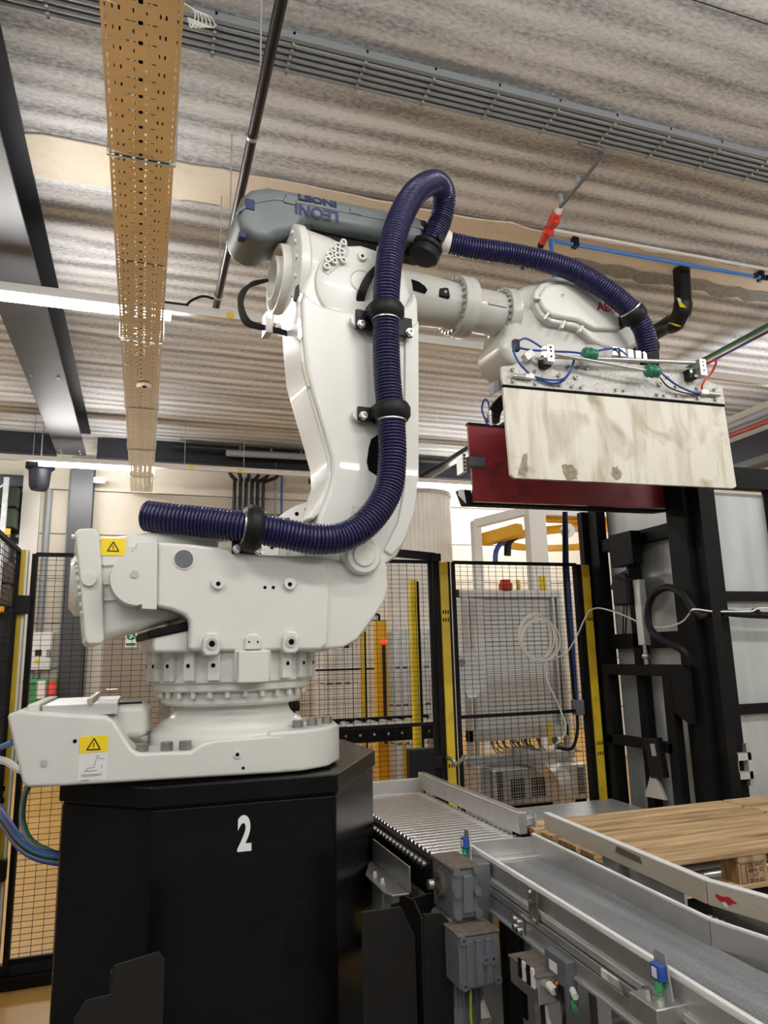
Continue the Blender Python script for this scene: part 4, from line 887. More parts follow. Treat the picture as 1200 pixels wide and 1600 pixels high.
def clamp(px, py, ly, axis, name='hose_clamp', r=0.086, w=0.052):
    c = rl3(px, py, ly); d = Vector(axis).normalized()
    o_ = MB(ROB).lathe([(0.06, -w * 0.75), (r * 0.86, -w * 0.75), (r, -w * 0.35), (r, w * 0.35), (r * 0.86, w * 0.75), (0.06, w * 0.75)], c, d, 32).build(name, 'rubber', rb)
    MB(ROB).lathe([(0.0645, -w * 0.9), (0.068, -w * 0.9), (0.068, -w * 0.7)], c, d, 28).build('clamp_rim', 'steel', o_)
    return o_, c
for (px, py, ly, bpx) in ((603, 488, -0.41, ((557, 482), (645, 527))), (612, 644, -0.41, ((560, 634), (632, 664)))):
    o_, c = clamp(px, py, ly, (0.02, 0, 1))
    (x0, y0), (x1_, y1_) = bpx
    s0 = rl(x0, y0, LA - 0.05); s1 = rl(x1_, y1_, LA - 0.05)
    MB(ROB).box(s0[0], s1[0], LA - 0.05, LA - 0.03, s1[1], s0[1]).build('clamp_bracket', 'black_plastic', o_, bev=0.004)
    MB(ROB).box(c[0] - 0.05, c[0] + 0.05, LA - 0.05, LA - 0.005, c[2] - 0.03, c[2] + 0.03).build('clamp_foot', 'black_plastic', o_, bev=0.006)
    MB(ROB).box(c[0] - 0.085, c[0] - 0.05, c[1] - 0.02, c[1] + 0.05, c[2] - 0.022, c[2] + 0.03).build('clamp_lug', 'rubber', o_, bev=0.006)
    for (bx, bz) in ((s0[0] + 0.022, s1[1] + 0.02), (s1[0] - 0.018, s1[1] + 0.02)):
        MB(ROB).lathe([(0, 0.012), (0.008, 0.012), (0.008, 0.02), (0.015, 0.02), (0.015, 0.006), (0.02, 0.006), (0.02, 0)], (bx, LA - 0.05, bz), (0, -1, 0), 14).build('clamp_bolt', 'chrome', o_)
    MB(ROB).cyl((s0[0] + 0.01, LA - 0.03, (s0[1] + s1[1]) / 2), (s0[0] + 0.01, LA, (s0[1] + s1[1]) / 2), 0.03, 20).build('standoff', 'robot_paint', o_); MB(ROB).cyl((s1[0] - 0.02, LA - 0.03, (s0[1] + s1[1]) / 2), (s1[0] - 0.02, LA, (s0[1] + s1[1]) / 2), 0.03, 20).build('standoff', 'robot_paint', o_)
o_, c = clamp(393, 826, -0.415, (1, 0, -0.1), r=0.096, w=0.045)
s0 = rl(363, 844, LYF - 0.015); s1 = rl(409, 866, LYF - 0.015)
MB(ROB).box(s0[0], s1[0], LYF - 0.015, LYF - 0.002, s1[1], s0[1] + 0.04).build('clamp_bracket', 'black_plastic', o_, bev=0.003)
MB(ROB).box(c[0] - 0.025, c[0] + 0.025, LYF - 0.05, LYF - 0.01, s1[1] + 0.01, c[2]).build('clamp_foot', 'rubber', o_, bev=0.006)
for bx in (s0[0] + 0.02, s1[0] - 0.018):
    MB(ROB).lathe([(0, 0.01), (0.007, 0.01), (0.007, 0.018), (0.014, 0.018), (0.014, 0.005), (0.019, 0.005), (0.019, 0)], (bx, LYF - 0.015, s1[1] + 0.018), (0, -1, 0), 14).build('clamp_bolt', 'chrome', o_)
# swivel joint between the two hoses
c = rl3(664, 392, -0.10); dsw = (rl3(684, 345, -0.12) - rl3(664, 398, -0.10)).normalized()
sw = MB(ROB).lathe([(0, -0.06), (0.06, -0.06), (0.085, -0.045), (0.09, -0.02), (0.08, -0.01), (0.08, 0.0), (0.09, 0.012), (0.09, 0.03), (0.075, 0.045), (0.055, 0.05), (0, 0.05)], c, dsw, 32).build('swivel_joint', 'rubber', rb, label='black swivel coupling between the two hoses')
c2 = rl3(690, 377, -0.06); d2 = (rl3(740, 388, -0.10) - c2).normalized()
MB(ROB).lathe([(0, -0.06), (0.062, -0.06), (0.066, -0.02), (0.064, 0.03), (0.058, 0.045), (0, 0.045)], c2, d2, 28).build('hose_socket', 'pipe_cream', sw)
MB(ROB).lathe([(0.0, 0), (0.02, 0), (0.02, 0.03), (0, 0.03)], rl3(686, 376, -0.15), (0, -1, 0), 14).build('clamp_screw', 'rubber', sw)
a = rl3(650, 352, -0.06); MB(ROB).box(a.x - 0.05, a.x + 0.06, -0.08, 0.08, a.z - 0.16, a.z + 0.03).build('swivel_bracket', 'black_plastic', sw, bev=0.01)
# wrist hose clamp and end cuff
o_, c = clamp(990, 492, -0.30, (0.8, 0.1, -0.8), r=0.074, w=0.05)
MB(ROB).box(c[0] - 0.02, c[0] + 0.02, -0.30, LW, c[2] - 0.03, c[2] + 0.03).build('clamp_foot', 'rubber', o_)
c = rl3(1013, 548, -0.26); MB(ROB).lathe([(0.05, 0.05), (0.064, 0.04), (0.064, 0.0), (0.058, -0.01), (0.055, -0.09), (0, -0.09)], c, (0.0, 0, 1), 28).build('end_cuff', 'rubber', ho2)
# signal cables
mb = MB()
for k in range(4):
    mb.tube([ROB @ p for p in smooth_path([rl3(558 + 3 * k, 472, LC + 0.01), rl3(562 + 3 * k, 455, LC - 0.02), rl3(573 + 3 * k, 432, LC - 0.03), rl3(590 + 3 * k, 415, LC - 0.03), rl3(606 + 3 * k, 405, LC + 0.02), rl3(640, 380, -0.10)], 6)], 0.0085, 8)
mb.build('cable_loop', 'rubber', rb, label='bundle of black cables on the upper arm cover')
mb = MB()
for k, dz in enumerate((0, 1, 2)):
    mb.tube([ROB @ p for p in smooth_path([rl3(418, 438, -0.02), rl3(392 - 4 * k, 444 + 3 * k, -0.05), rl3(378 - 2 * k, 470, -0.05), rl3(388 - 3 * k, 500 + 2 * k, -0.05), rl3(412, 510 + 2 * k, -0.05), rl3(445, 518 + 2 * k, -0.1), rl3(466 + 3 * k, 535, -0.12), rl3(472 + 3 * k, 570, -0.12), rl3(490, 610, -0.08)], 6)], 0.009, 8)
mb.build('cable_loop', 'rubber', rb, label='black cables looping behind the rear drum')
a = rl3(418, 508, -0.05); MB(ROB).box(a.x - 0.015, a.x + 0.02, -0.08, 0.0, a.z - 0.05, a.z + 0.06).build('cable_bracket', 'robot_grey', ah, bev=0.004)

# ================================================================== bag gripper
GY, GX0, GX1 = 3.10, 1.715, 3.165
gr = thing('bag_gripper', 'clamping gripper with a pale front plate and dark red rear plate under the robot wrist', 'gripper', (2.44, 3.35, 2.45))
def gq(pts, Y=GY): return [(onY(x, y, Y).x, onY(x, y, Y).z) for x, y in pts]
wp = MB().prism(gq([(786, 604), (1132, 635), (1151, 760), (1146, 763), (804, 747), (798, 742)]), GY, GY + 0.02).build('front_plate', 'plate_pale', gr, bev=0.003, label='pale stained front clamping plate')
st_ = MB().prism(gq([(783, 573), (800, 571), (830, 558), (870, 556), (960, 566), (1068, 578), (1094, 592), (1128, 604), (1132, 632), (785, 601)]), GY - 0.004, GY + 0.016).build('mounting_strip', 'strip_metal', gr, bev=0.003, label='bolted steel strip along the plate')
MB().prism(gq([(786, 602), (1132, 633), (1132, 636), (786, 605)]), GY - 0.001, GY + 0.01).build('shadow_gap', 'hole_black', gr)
MB().prism(gq([(776, 592), (786, 590), (786, 606), (776, 610)]), GY + 0.03, GY + 0.08).build('end_block', 'motor_grey', gr)
# stains that have lost their coating
for s in ([(815, 712), (825, 706), (823, 744), (809, 743)], [(876, 728), (890, 726), (902, 735), (903, 748), (884, 749)], [(955, 731), (965, 730), (972, 742), (966, 752), (957, 746)]):
    rj = random.Random(int(s[0][0])); q_ = []
    for i in range(len(s)):
        for t in (0, 0.25, 0.5, 0.75): q_.append((s[i][0] + (s[(i + 1) % len(s)][0] - s[i][0]) * t + rj.uniform(-2.2, 2.2), s[i][1] + (s[(i + 1) % len(s)][1] - s[i][1]) * t + rj.uniform(-2.2, 2.2)))
    MB().prism(gq(q_), GY - 0.0007, GY + 0.001).build('worn_patch', 'worn_brown', wp)
# screws on the strip
scr = None
for px, py in ((800, 578), (835, 580), (801, 596), (836, 600), (872, 587), (874, 602), (886, 574), (893, 604), (901, 575), (907, 606), (899, 590), (916, 576), (962, 609), (974, 610), (1029, 601), (1026, 617), (1037, 618), (1055, 604), (1057, 619), (1088, 607), (1090, 623), (1115, 609), (1117, 625), (1042, 590), (1030, 588)):
    p = onY(px, py, GY - 0.005); r_ = 0.013 if (px, py) in ((899, 590), (1029, 601)) else 0.009
    MB().lathe([(0, 0.010), (r_ * 0.5, 0.010), (r_ * 0.5, 0.014), (r_, 0.014), (r_, 0.0)], (p.x, GY - 0.004, p.z), (0, -1, 0), 10).build('screw', 'bolt_steel', st_)
# rod assembly with suction cups in front of the strip
def P3(px, py, Y): return onY(px, py, Y)
YR = GY - 0.06
rd = MB().cyl(P3(858, 557, YR), P3(1086, 567, YR), 0.011, 14).build('guide_rod', 'stainless', gr)
rd2 = MB().cyl(P3(866, 553, YR - 0.01), P3(1020, 581, YR - 0.03), 0.009, 14).build('guide_rod', 'stainless', gr)
for px, py, dx in ((856, 552, 0), (1093, 574, 1)):
    a = P3(px, py, YR)
    MB().box(a.x - 0.022, a.x + 0.022, YR - 0.03, YR + 0.03, a.z - 0.06, a.z + 0.04).build('rod_block', 'stainless', gr, bev=0.003)
    for k in (-0.03, 0.0, 0.02): MB().cyl((a.x, YR - 0.03, a.z + k), (a.x, YR - 0.033, a.z + k), 0.005, 10).build('block_hole', 'hole_black', gr)
for px, py in ((850, 567), (1077, 587)):
    a = P3(px, py, GY - 0.02); MB().box(a.x - 0.028, a.x + 0.028, GY - 0.05, GY - 0.004, a.z - 0.03, a.z + 0.03).build('hinge_block', 'black_plastic', gr, bev=0.006)
    for s in (-1, 1): MB().cyl((a.x + s * 0.014, GY - 0.05, a.z - 0.012 * s), (a.x + s * 0.014, GY - 0.054, a.z - 0.012 * s), 0.009, 12).build('hinge_bolt', 'steel', gr)
for px, py, Y in ((922, 554, YR - 0.01), (1020, 580, YR - 0.03)):
    a = P3(px, py, Y); dd = (P3(960, 560, Y) - P3(920, 555, Y)).normalized()
    MB().lathe([(0, -0.045), (0.014, -0.045), (0.03, -0.04), (0.037, -0.03), (0.03, -0.02), (0.026, -0.014), (0.037, -0.004), (0.037, 0.004), (0.026, 0.013), (0.033, 0.024), (0.03, 0.034), (0.014, 0.04), (0, 0.04)], a, dd, 24).build('suction_cup', 'green_cup', gr, label='green rubber bellows cup')
# second cylinder at the left, pneumatic cylinders with fittings
a = P3(825, 556, GY - 0.03); MB(Matrix.Translation(a) @ Matrix.Rotation(R(-35), 4, 'Y')).box(-0.03, 0.03, -0.02, 0.02, -0.022, 0.022).build('clevis', 'stainless', gr, bev=0.004)
MB().cyl(P3(836, 560, GY - 0.03), P3(856, 560, YR), 0.008, 10).build('pivot_pin', 'chrome', gr)
for s_, e_, f_ in (((800, 587), (820, 589), (826, 589)), ((1124, 617), (1106, 615), (1100, 614))):
    MB().cyl(P3(*s_, GY - 0.018), P3(*e_, GY - 0.018), 0.012, 12).build('air_cylinder', 'stainless', gr)
    a = P3(*f_, GY - 0.02); MB().box(a.x - 0.025, a.x + 0.025, GY - 0.034, GY - 0.004, a.z - 0.012, a.z + 0.016).build('fitting', 'white_paint', gr, bev=0.003)
def ghose(name, m, pts, r=0.006, lab=None):
    return MB().tube(smooth_path([P3(*p) for p in pts], 7), r, 8).build(name, m, gr, label=lab)
ghose('air_hose', 'blue_hose', [(826, 583, GY - 0.03), (812, 568, GY - 0.08), (803, 550, GY - 0.05), (808, 536, GY), (822, 529, GY + 0.05), (845, 542, GY + 0.05), (852, 549, GY + 0.02)])
ghose('air_hose', 'blue_hose', [(800, 540, GY + 0.02), (830, 547, GY + 0.05), (890, 550, GY + 0.03), (915, 552, GY), (945, 546, GY + 0.03), (965, 545, GY + 0.05), (980, 555, GY + 0.03)])
ghose('air_hose', 'blue_hose', [(836, 589, GY - 0.02), (860, 594, GY - 0.03), (880, 592, GY - 0.04), (892, 578, GY - 0.05), (897, 562, GY - 0.03)])
ghose('air_hose', 'blue_hose', [(838, 592, GY - 0.015), (862, 599, GY - 0.02), (878, 596, GY - 0.03), (890, 583, GY - 0.045)])
ghose('air_hose', 'blue_hose', [(1012, 566, GY - 0.02), (1030, 580, GY - 0.06), (1055, 600, GY - 0.05), (1080, 612, GY - 0.03), (1094, 614, GY - 0.02)])
ghose('air_hose', 'rubber', [(1032, 591, GY - 0.02), (1045, 605, GY - 0.03), (1070, 614, GY - 0.03), (1094, 617, GY - 0.02)], 0.004)
ghose('air_hose', 'red_hose', [(1100, 568, YR), (1114, 564, YR - 0.02), (1119, 566, YR - 0.02), (1112, 582, GY - 0.04), (1098, 600, GY - 0.03), (1097, 610, GY - 0.02)], 0.006, 'red air hose')
a = P3(806, 540, GY); MB().box(a.x - 0.016, a.x + 0.016, GY - 0.015, GY + 0.015, a.z - 0.03, a.z + 0.03).build('hose_junction', 'black_plastic', gr)
# bridge under the wrist and rear side
BZ = P3(940, 575, GY + 0.2).z
MB().box(1.98, 2.95, GY + 0.02, 3.58, 2.93, 3.0).build('bridge_frame', 'stainless', gr, bev=0.006)
MB().box(2.15, 2.75, GY + 0.08, 3.56, 3.0, 3.16).build('adapter_block', 'robot_grey', gr, bev=0.02)
MB().cyl((2.45, 3.36, 3.1), (2.47, 3.42, 3.36), 0.13, 32).build('adapter_neck', 'robot_grey', gr)
YQ = 3.60
rp = gq([(731, 661), (1056, 690), (1061, 795), (740, 783), (737, 731), (759, 731), (757, 714), (734, 712)], YQ)
rpl = MB().prism(rp, YQ, YQ + 0.02).build('rear_plate', 'red_plate', gr, bev=0.002, label='dark red rear clamping plate')
MB().prism(gq([(731, 660), (1056, 689), (1056, 692), (731, 664)], YQ), YQ - 0.004, YQ + 0.03).build('plate_edge', 'black_matte', gr)
be = MB().prism(gq([(719, 764), (736, 765), (740, 784), (1061, 796), (1030, 800), (728, 788)], YQ + 0.03), YQ + 0.03, YQ + 0.10).build('bottom_beam', 'black_matte', gr, bev=0.004)
a = gq([(716, 766), (724, 764), (728, 787), (716, 774)], YQ + 0.03); MB().prism(a, YQ + 0.025, YQ + 0.03).build('beam_end', 'white_paint', gr)
a = P3(742, 722, YQ); MB().box(a.x - 0.05, a.x + 0.06, YQ - 0.02, YQ + 0.05, a.z - 0.028, a.z + 0.028).build('side_actuator', 'motor_grey', gr, bev=0.004)
a = P3(723, 724, YQ); MB().box(a.x - 0.012, a.x + 0.012, YQ - 0.025, YQ + 0.06, a.z - 0.06, a.z + 0.05).build('actuator_plate', 'aluminium', gr, bev=0.002)
for k in range(5): MB().cyl((a.x, YQ - 0.025, a.z - 0.045 + 0.022 * k), (a.x, YQ - 0.027, a.z - 0.045 + 0.022 * k), 0.006, 10).build('plate_hole', 'hole_black', gr)
# energy chain and valve on the red plate
ch = [P3(x, y, YQ + 0.03) for x, y in ((770, 660), (772, 645), (780, 632), (795, 620), (812, 612))]
path = resample(smooth_path(ch, 8), 0.034)
for i in range(len(path) - 1): MB().bar(path[i], path[i] + (path[i + 1] - path[i]) * 0.85, 0.07, 0.05, (0, 1, 0)).build('chain_link', 'black_plastic', gr, bev=0.004)
a = P3(766, 650, YQ); MB().cyl(a, a + Vector((0, 0, -0.06)), 0.011, 10).cyl(a, a + Vector((0, 0, 0.03)), 0.016, 10).build('valve', 'steel', gr)
MB().tube(smooth_path([P3(766, 643, YQ), P3(762, 627, YQ), P3(756, 626, YQ), P3(753, 640, YQ), P3(758, 655, YQ), P3(762, 665, YQ)], 6), 0.006, 8).build('air_hose', 'blue_hose', gr)
mb = MB()
for k in range(5):
    a = P3(955 + 12 * k, 552 + 2 * k, GY + 0.1); MB().box(a.x - 0.02, a.x + 0.02, GY + 0.06, GY + 0.14, a.z - 0.03, a.z + 0.025).build('valve_block', ('chrome', 'steel', 'white_paint', 'steel', 'chrome')[k], gr, bev=0.004)

# ================================================================== safety fence
FY, FT = 4.40, 2.20
def wire_panel(x0, x1, z0, z1, y, label, mids=(), along='x', fixed=None):
    """black welded-mesh panel; along x at depth y, or along y at x = fixed"""
    def V(a, z, o=0.0): return Vector((a, y + o, z)) if along == 'x' else Vector((fixed + o, a, z))
    t = thing('mesh_fence', label, 'fence', V((x0 + x1) / 2, 0))
    for (a, b) in (((x0, z0), (x1, z0)), ((x0, z1), (x1, z1)), ((x0, z0), (x0, z1)), ((x1, z0), (x1, z1))):
        MB().bar(V(*a), V(*b), 0.022, 0.022).build('frame_bar', 'black_matte', t)
    for zm in mids: MB().bar(V(x0, zm), V(x1, zm), 0.02, 0.022).build('cross_bar', 'black_matte', t)
    mb = MB(); n = int((x1 - x0) / 0.052)
    for i in range(1, n): a = x0 + (x1 - x0) * i / n; mb.bar(V(a, z0), V(a, z1), 0.0025)
    n = int((z1 - z0) / 0.0295)
    for i in range(1, n): a = z0 + (z1 - z0) * i / n; mb.bar(V(x0, a, 0.0032), V(x1, a, 0.0032), 0.0025)
    mb.build('wire_mesh', 'black_matte', t, flat=True, kind='stuff')
    return t
wire_panel(-0.585, 0.80, 0.12, FT, FY, 'black wire mesh fence panel behind the robot foot on the left')
wire_panel(0.88, 1.80, 0.12, FT, FY, 'black wire mesh fence panel left of the middle yellow post', (1.16,))
wire_panel(1.97, 2.93, 0.12, FT, FY, 'black wire mesh fence panel in front of the control cabinet', (1.19,))
wire_panel(1.5, FY - 0.06, 0.12, FT + 0.01, 0, 'black wire mesh fence panel at the left edge, seen nearly edge on', (), 'y', -0.665)
bt = thing('fence_sill', 'black sill bar under the fence on the left', 'sill', (0, FY, 0))
MB().box(-0.7, 0.8, FY - 0.05, FY + 0.05, 0.0, 0.06).build('sill', 'black_matte', bt, bev=0.005)
MB().box(-0.7, 0.8, FY - 0.02, FY + 0.02, 0.06, 0.11).build('rail', 'beam_dark', bt)
def fence_post(x, label, rows, z1=FT, yw=0.058):
    t = thing('fence_post', label, 'fence post', (x, FY, 0))
    MB().box(x - 0.066, x - yw / 2, FY - 0.03, FY + 0.03, 0, z1).build('side_channel', 'black_matte', t)
    MB().box(x + yw / 2, x + 0.05, FY - 0.03, FY + 0.03, 0, z1).build('side_channel', 'black_matte', t)
    MB().box(x - yw / 2, x + yw / 2, FY - 0.045, FY + 0.03, 0, z1 - 0.005).build('yellow_face', 'yellow_paint', t, bev=0.004)
    for zr in rows:
        for k in (-1, 0, 1): MB().box(x + k * 0.017 - 0.004, x + k * 0.017 + 0.004, FY - 0.0462, FY - 0.044, zr - 0.011, zr + 0.011).build('slot', 'hole_black', t)
    return t
pA = fence_post(1.885, 'yellow fence post with black edges left of the control cabinet', (onY(690, 957, FY).z, onY(690, 969, FY).z, onY(700, 1195, FY).z))
hd = rl; p_ = onY(705, 1185, FY - 0.1)
MB().tube(smooth_path([onY(699, 1183, FY - 0.05), onY(706, 1187, FY - 0.12), onY(715, 1193, FY - 0.12), onY(726, 1180, FY - 0.08)], 5), 0.012, 8).build('latch_handle', 'steel', pA)
MB().box(1.80, 1.86, FY - 0.06, FY + 0.02, FT, FT + 0.05).build('post_cap', 'black_plastic', pA)
MB().bar((1.50, FY, FT + 0.06), (1.84, FY, FT + 0.035), 0.04, 0.05).build('top_arm', 'black_plastic', pA)
fence_post(2.985, 'yellow fence post with black edges beside the black gate frame', (onY(915, 968, FY).z, onY(930, 1160, FY).z, onY(931, 1176, FY).z))
pL = thing('fence_post', 'narrow yellow and white fence post at the left edge', 'fence post', (-0.63, FY, 0))
MB().box(-0.665, -0.63, FY - 0.05, FY, 0, FT + 0.02).build('yellow_face', 'yellow_paint', pL)
MB().box(-0.63, -0.618, FY - 0.045, FY, 0, FT + 0.02).build('white_edge', 'white_paint', pL)
MB().box(-0.60, -0.575, FY - 0.035, FY + 0.03, 0, FT).build('black_channel', 'black_matte', pL)
a = onY(24, 945, FY - 0.06); MB().box(-0.66, -0.59, FY - 0.085, FY - 0.03, a.z - 0.05, a.z + 0.05).build('hinge', 'black_plastic', pL, bev=0.004)
a = onY(5, 1360, FY - 0.06); MB().box(-0.70, -0.61, FY - 0.085, FY - 0.03, a.z - 0.05, a.z + 0.05).build('hinge', 'black_plastic', pL, bev=0.004)
for pz in (onY(6, 1230, FY).z, onY(6, 1248, FY).z): MB().box(-0.655, -0.645, FY - 0.0515, FY - 0.049, pz - 0.012, pz + 0.012).build('slot', 'hole_black', pL)
# interlock switch box on the middle post
ib = thing('interlock_box', 'black interlock switch box hanging on the fence by the middle yellow post', 'switch box', (1.76, FY - 0.1, 0.7))
a = onY(641, 1172, FY - 0.1); b_ = onY(681, 1230, FY - 0.1)
MB().box(a.x, b_.x, FY - 0.1, FY - 0.02, b_.z, a.z).build('housing', 'black_plastic', ib, bev=0.006)
for k in range(4): MB().cyl((a.x + 0.03 + 0.045 * k, FY - 0.1, b_.z + 0.04), (a.x + 0.03 + 0.045 * k, FY - 0.103, b_.z + 0.04), 0.006, 8).build('screw', 'steel', ib)
MB().box(b_.x, b_.x + 0.06, FY - 0.08, FY - 0.03, a.z - 0.12, a.z - 0.05).build('bolt_guide', 'black_plastic', ib, bev=0.004)

# ================================================================== black gate frame on the right
XG = 3.10
gt = thing('safety_gate', 'tall black steel gate frame with grey sheets right of the last yellow post', 'gate', (XG, 4.0, 0))
def gbox(y0, y1, z0, z1, x0=XG, x1=XG + 0.06, name='frame_bar', m='black_matte'): return MB().box(x0, x1, y0, y1, z0, z1).build(name, m, gt, bev=0.004, seg=1)
gbox(4.32, 4.42, 0.0, 2.64, XG - 0.02, XG + 0.06, 'rear_post'); gbox(4.44, 4.50, 0.0, 2.60, XG - 0.06, XG + 0.02, 'rear_post')
gbox(3.44, 3.60, 0.0, 2.75, XG - 0.02, XG + 0.10, 'front_post')
gbox(3.36, 3.44, 0.0, 2.75, XG + 0.03, XG + 0.10, 'front_post')
for (z0, z1) in ((2.28, 2.37), (1.60, 1.70), (2.66, 2.74)): gbox(3.60, 4.32, z0, z1)
gbox(3.98, 4.06, 0.0, 2.37); 
MB().box(XG + 0.07, XG + 0.075, 3.60, 4.32, 0.0, 2.66).build('sheet', 'silver_panel', gt, label='grey translucent-looking sheet behind the bars')
# lower sliding sub-frame
lf = thing('lift_gate', 'lower black sub-frame sliding inside the gate frame', 'gate', (XG - 0.06, 4.0, 0.4))
def lbox(y0, y1, z0, z1): return MB().box(XG - 0.09, XG - 0.03, y0, y1, z0, z1).build('frame_bar', 'black_matte', lf, bev=0.004, seg=1)
lbox(3.62, 4.30, 1.43, 1.50); lbox(3.66, 4.30, 0.98, 1.04); lbox(3.66, 4.30, 0.42, 0.50)
lbox(4.24, 4.30, 0.42, 1.43); lbox(3.62, 3.70, 0.42, 1.43)
MB().prism([(3.50, 1.16), (3.62, 1.22), (3.62, 1.50), (3.50, 1.50)], XG - 0.09, XG - 0.03, 'yz').build('gusset', 'black_matte', lf, bev=0.006)
# actuator
ac = thing('lift_actuator', 'black motor with silver piston rod hanging inside the gate frame', 'actuator', (XG - 0.08, 4.0, 1.5))
MB().box(XG - 0.10, XG - 0.02, 3.85, 4.08, 2.14, 2.36).build('bracket', 'black_matte', ac, bev=0.004)
MB().prism([(3.88, 2.02), (4.08, 1.99), (4.03, 2.08), (3.86, 2.11)], XG - 0.13, XG - 0.03, 'yz').build('clevis', 'black_plastic', ac, bev=0.004)
a = onX(981, 880, XG - 0.08); a2 = onX(988, 945, XG - 0.08); yc = onX(984, 915, XG - 0.08).y
MB().prism([(yc - 0.06, a2.z), (yc + 0.10, a2.z), (yc + 0.10, a.z - 0.10), (yc + 0.08, a.z - 0.07), (yc - 0.04, a.z - 0.07), (yc - 0.06, a.z - 0.10)], XG - 0.15, XG - 0.04, 'yz').build('motor', 'black_plastic', ac, bev=0.015, seg=3)
MB().cyl((XG - 0.09, yc - 0.02, 2.10), (XG - 0.09, yc - 0.02, a.z - 0.08), 0.016, 12).build('eye_rod', 'chrome', ac)
yr = yc - 0.10
MB().box(XG - 0.11, XG - 0.06, yr - 0.03, yr + 0.03, 1.62, a.z - 0.12).build('piston_tube', 'aluminium', ac, bev=0.004)
MB().cyl((XG - 0.085, yr, 1.50), (XG - 0.085, yr, 1.63), 0.014, 12).build('piston_rod', 'chrome', ac)
MB().sphere((XG - 0.085, yr, 1.55), 0.024).build('rod_eye', 'steel', ac)
for k in (0, 1): MB().tube(smooth_path([(XG - 0.1, yc + 0.02 + 0.03 * k, a2.z), (XG - 0.11, yc + 0.03 + 0.03 * k, a2.z - 0.10), (XG - 0.09, yc + 0.08 + 0.02 * k, a2.z - 0.20)], 6), 0.005, 6).build('lead', 'rubber', ac)
# black conduit hose loop with white cable
lp = thing('black_conduit', 'black conduit hose looping over the gate frame', 'hose', (XG - 0.1, 3.7, 1.9))
MB().tube(smooth_path([onX(1076, 1037, XG - 0.07), onX(1065, 1015, XG - 0.1), onX(1035, 1000, XG - 0.12), onX(1015, 980, XG - 0.12), onX(1013, 950, XG - 0.12), onX(1022, 928, XG - 0.12), onX(1042, 918, XG - 0.12), onX(1062, 925, XG - 0.12), onX(1078, 945, XG - 0.12), onX(1090, 962, XG - 0.10), Vector((3.2, 3.42, 1.80)), Vector((3.5, 3.40, 1.78)), Vector((4.2, 3.40, 1.76))], 7), 0.022, 10).build('hose', 'rubber', lp)
for xx in (3.24, 3.5): MB().cyl((xx - 0.012, 3.405, 1.79), (xx + 0.012, 3.405, 1.79), 0.03, 12).build('clip', 'black_plastic', lp)
tag(MB().tube(smooth_path([onX(921, 954, 2.97), onX(935, 950, XG - 0.15), onX(960, 956, XG - 0.15), onX(985, 966, XG - 0.12), onX(1010, 978, XG - 0.06), onX(1040, 980, XG - 0.06), onX(1065, 972, XG - 0.08), onX(1078, 958, XG - 0.13), onX(1085, 952, XG - 0.13), Vector((3.16, 3.37, 1.80)), Vector((3.26, 3.36, 1.80)), Vector((3.42, 3.36, 1.80)), Vector((3.56, 3.36, 1.82)), Vector((4.2, 3.37, 1.78))], 6), 0.005, 8).build('white_cable', 'cable_white'), 'thin white cable strung across the gate frame', 'cable')
# latch unit at the foot of the gate
lu = thing('gate_latch', 'black latch unit with silver plate low in the gate frame', 'latch', (XG - 0.1, 3.9, 0.6))
a = onX(1026, 1180, XG - 0.1)
MB(Matrix.Translation((XG - 0.1, a.y, a.z)) @ Matrix.Rotation(R(-8), 4, 'X')).box(-0.03, 0.02, -0.06, 0.06, -0.13, 0.10).build('body', 'black_plastic', lu, bev=0.006)
MB(Matrix.Translation((XG - 0.132, a.y - 0.02, a.z)) @ Matrix.Rotation(R(-8), 4, 'X')).box(-0.002, 0.0, -0.02, 0.02, 0.0, 0.07).build('label', 'galvanised', lu)
b_ = onX(1027, 1232, XG - 0.1); MB().prism([(b_.y - 0.09, b_.z - 0.05), (b_.y + 0.10, b_.z - 0.06), (b_.y + 0.03, b_.z + 0.07), (b_.y - 0.02, b_.z + 0.07)], XG - 0.12, XG - 0.10, 'yz').build('plate', 'aluminium', lu)
# sheeted panels right of the gate
sp = thing('panel_wall', 'black framed screen with silvery sheets at the right edge', 'screen', (3.6, 3.5, 0))
for x0, x1 in ((3.20, 3.30), (3.355, 3.80), (3.86, 4.6)):
    MB().box(x0, x1, 3.52, 3.525, 0.0, 2.56).build('sheet', 'silver_panel', sp)
MB().box(3.30, 3.36, 3.47, 3.53, 0.0, 2.6).build('upright', 'black_matte', sp, bev=0.004); MB().box(3.80, 3.86, 3.47, 3.53, 0.0, 2.6).build('upright', 'black_matte', sp, bev=0.004)
MB().box(3.20, 4.6, 3.46, 3.53, 2.58, 2.72).build('top_rail', 'black_matte', sp, bev=0.004)
for zz_ in (1.87, 1.20):
    MB().box(3.20, 3.30, 3.48, 3.51, zz_, zz_ + 0.06).build('cross_rail', 'black_matte', sp); MB().box(3.36, 3.80, 3.48, 3.51, zz_, zz_ + 0.06).build('cross_rail', 'black_matte', sp); MB().box(3.86, 4.6, 3.48, 3.51, zz_, zz_ + 0.06).build('cross_rail', 'black_matte', sp)
a = onY(1142, 1178, 3.44); b_ = onY(1176, 1216, 3.44)
br = thing('lock_bracket', 'cream square lock bracket on the panel frame at the right', 'bracket', (a.x, 3.44, b_.z))
h_ = 0.04
for (x0, x1, z0, z1) in ((a.x, b_.x, a.z - h_, a.z), (a.x, b_.x, b_.z, b_.z + h_), (a.x, a.x + h_, b_.z, a.z), (b_.x - 0.025, b_.x, b_.z, a.z)): MB().box(x0, x1, 3.43, 3.47, z0, z1).build('plate', 'robot_grey', br)
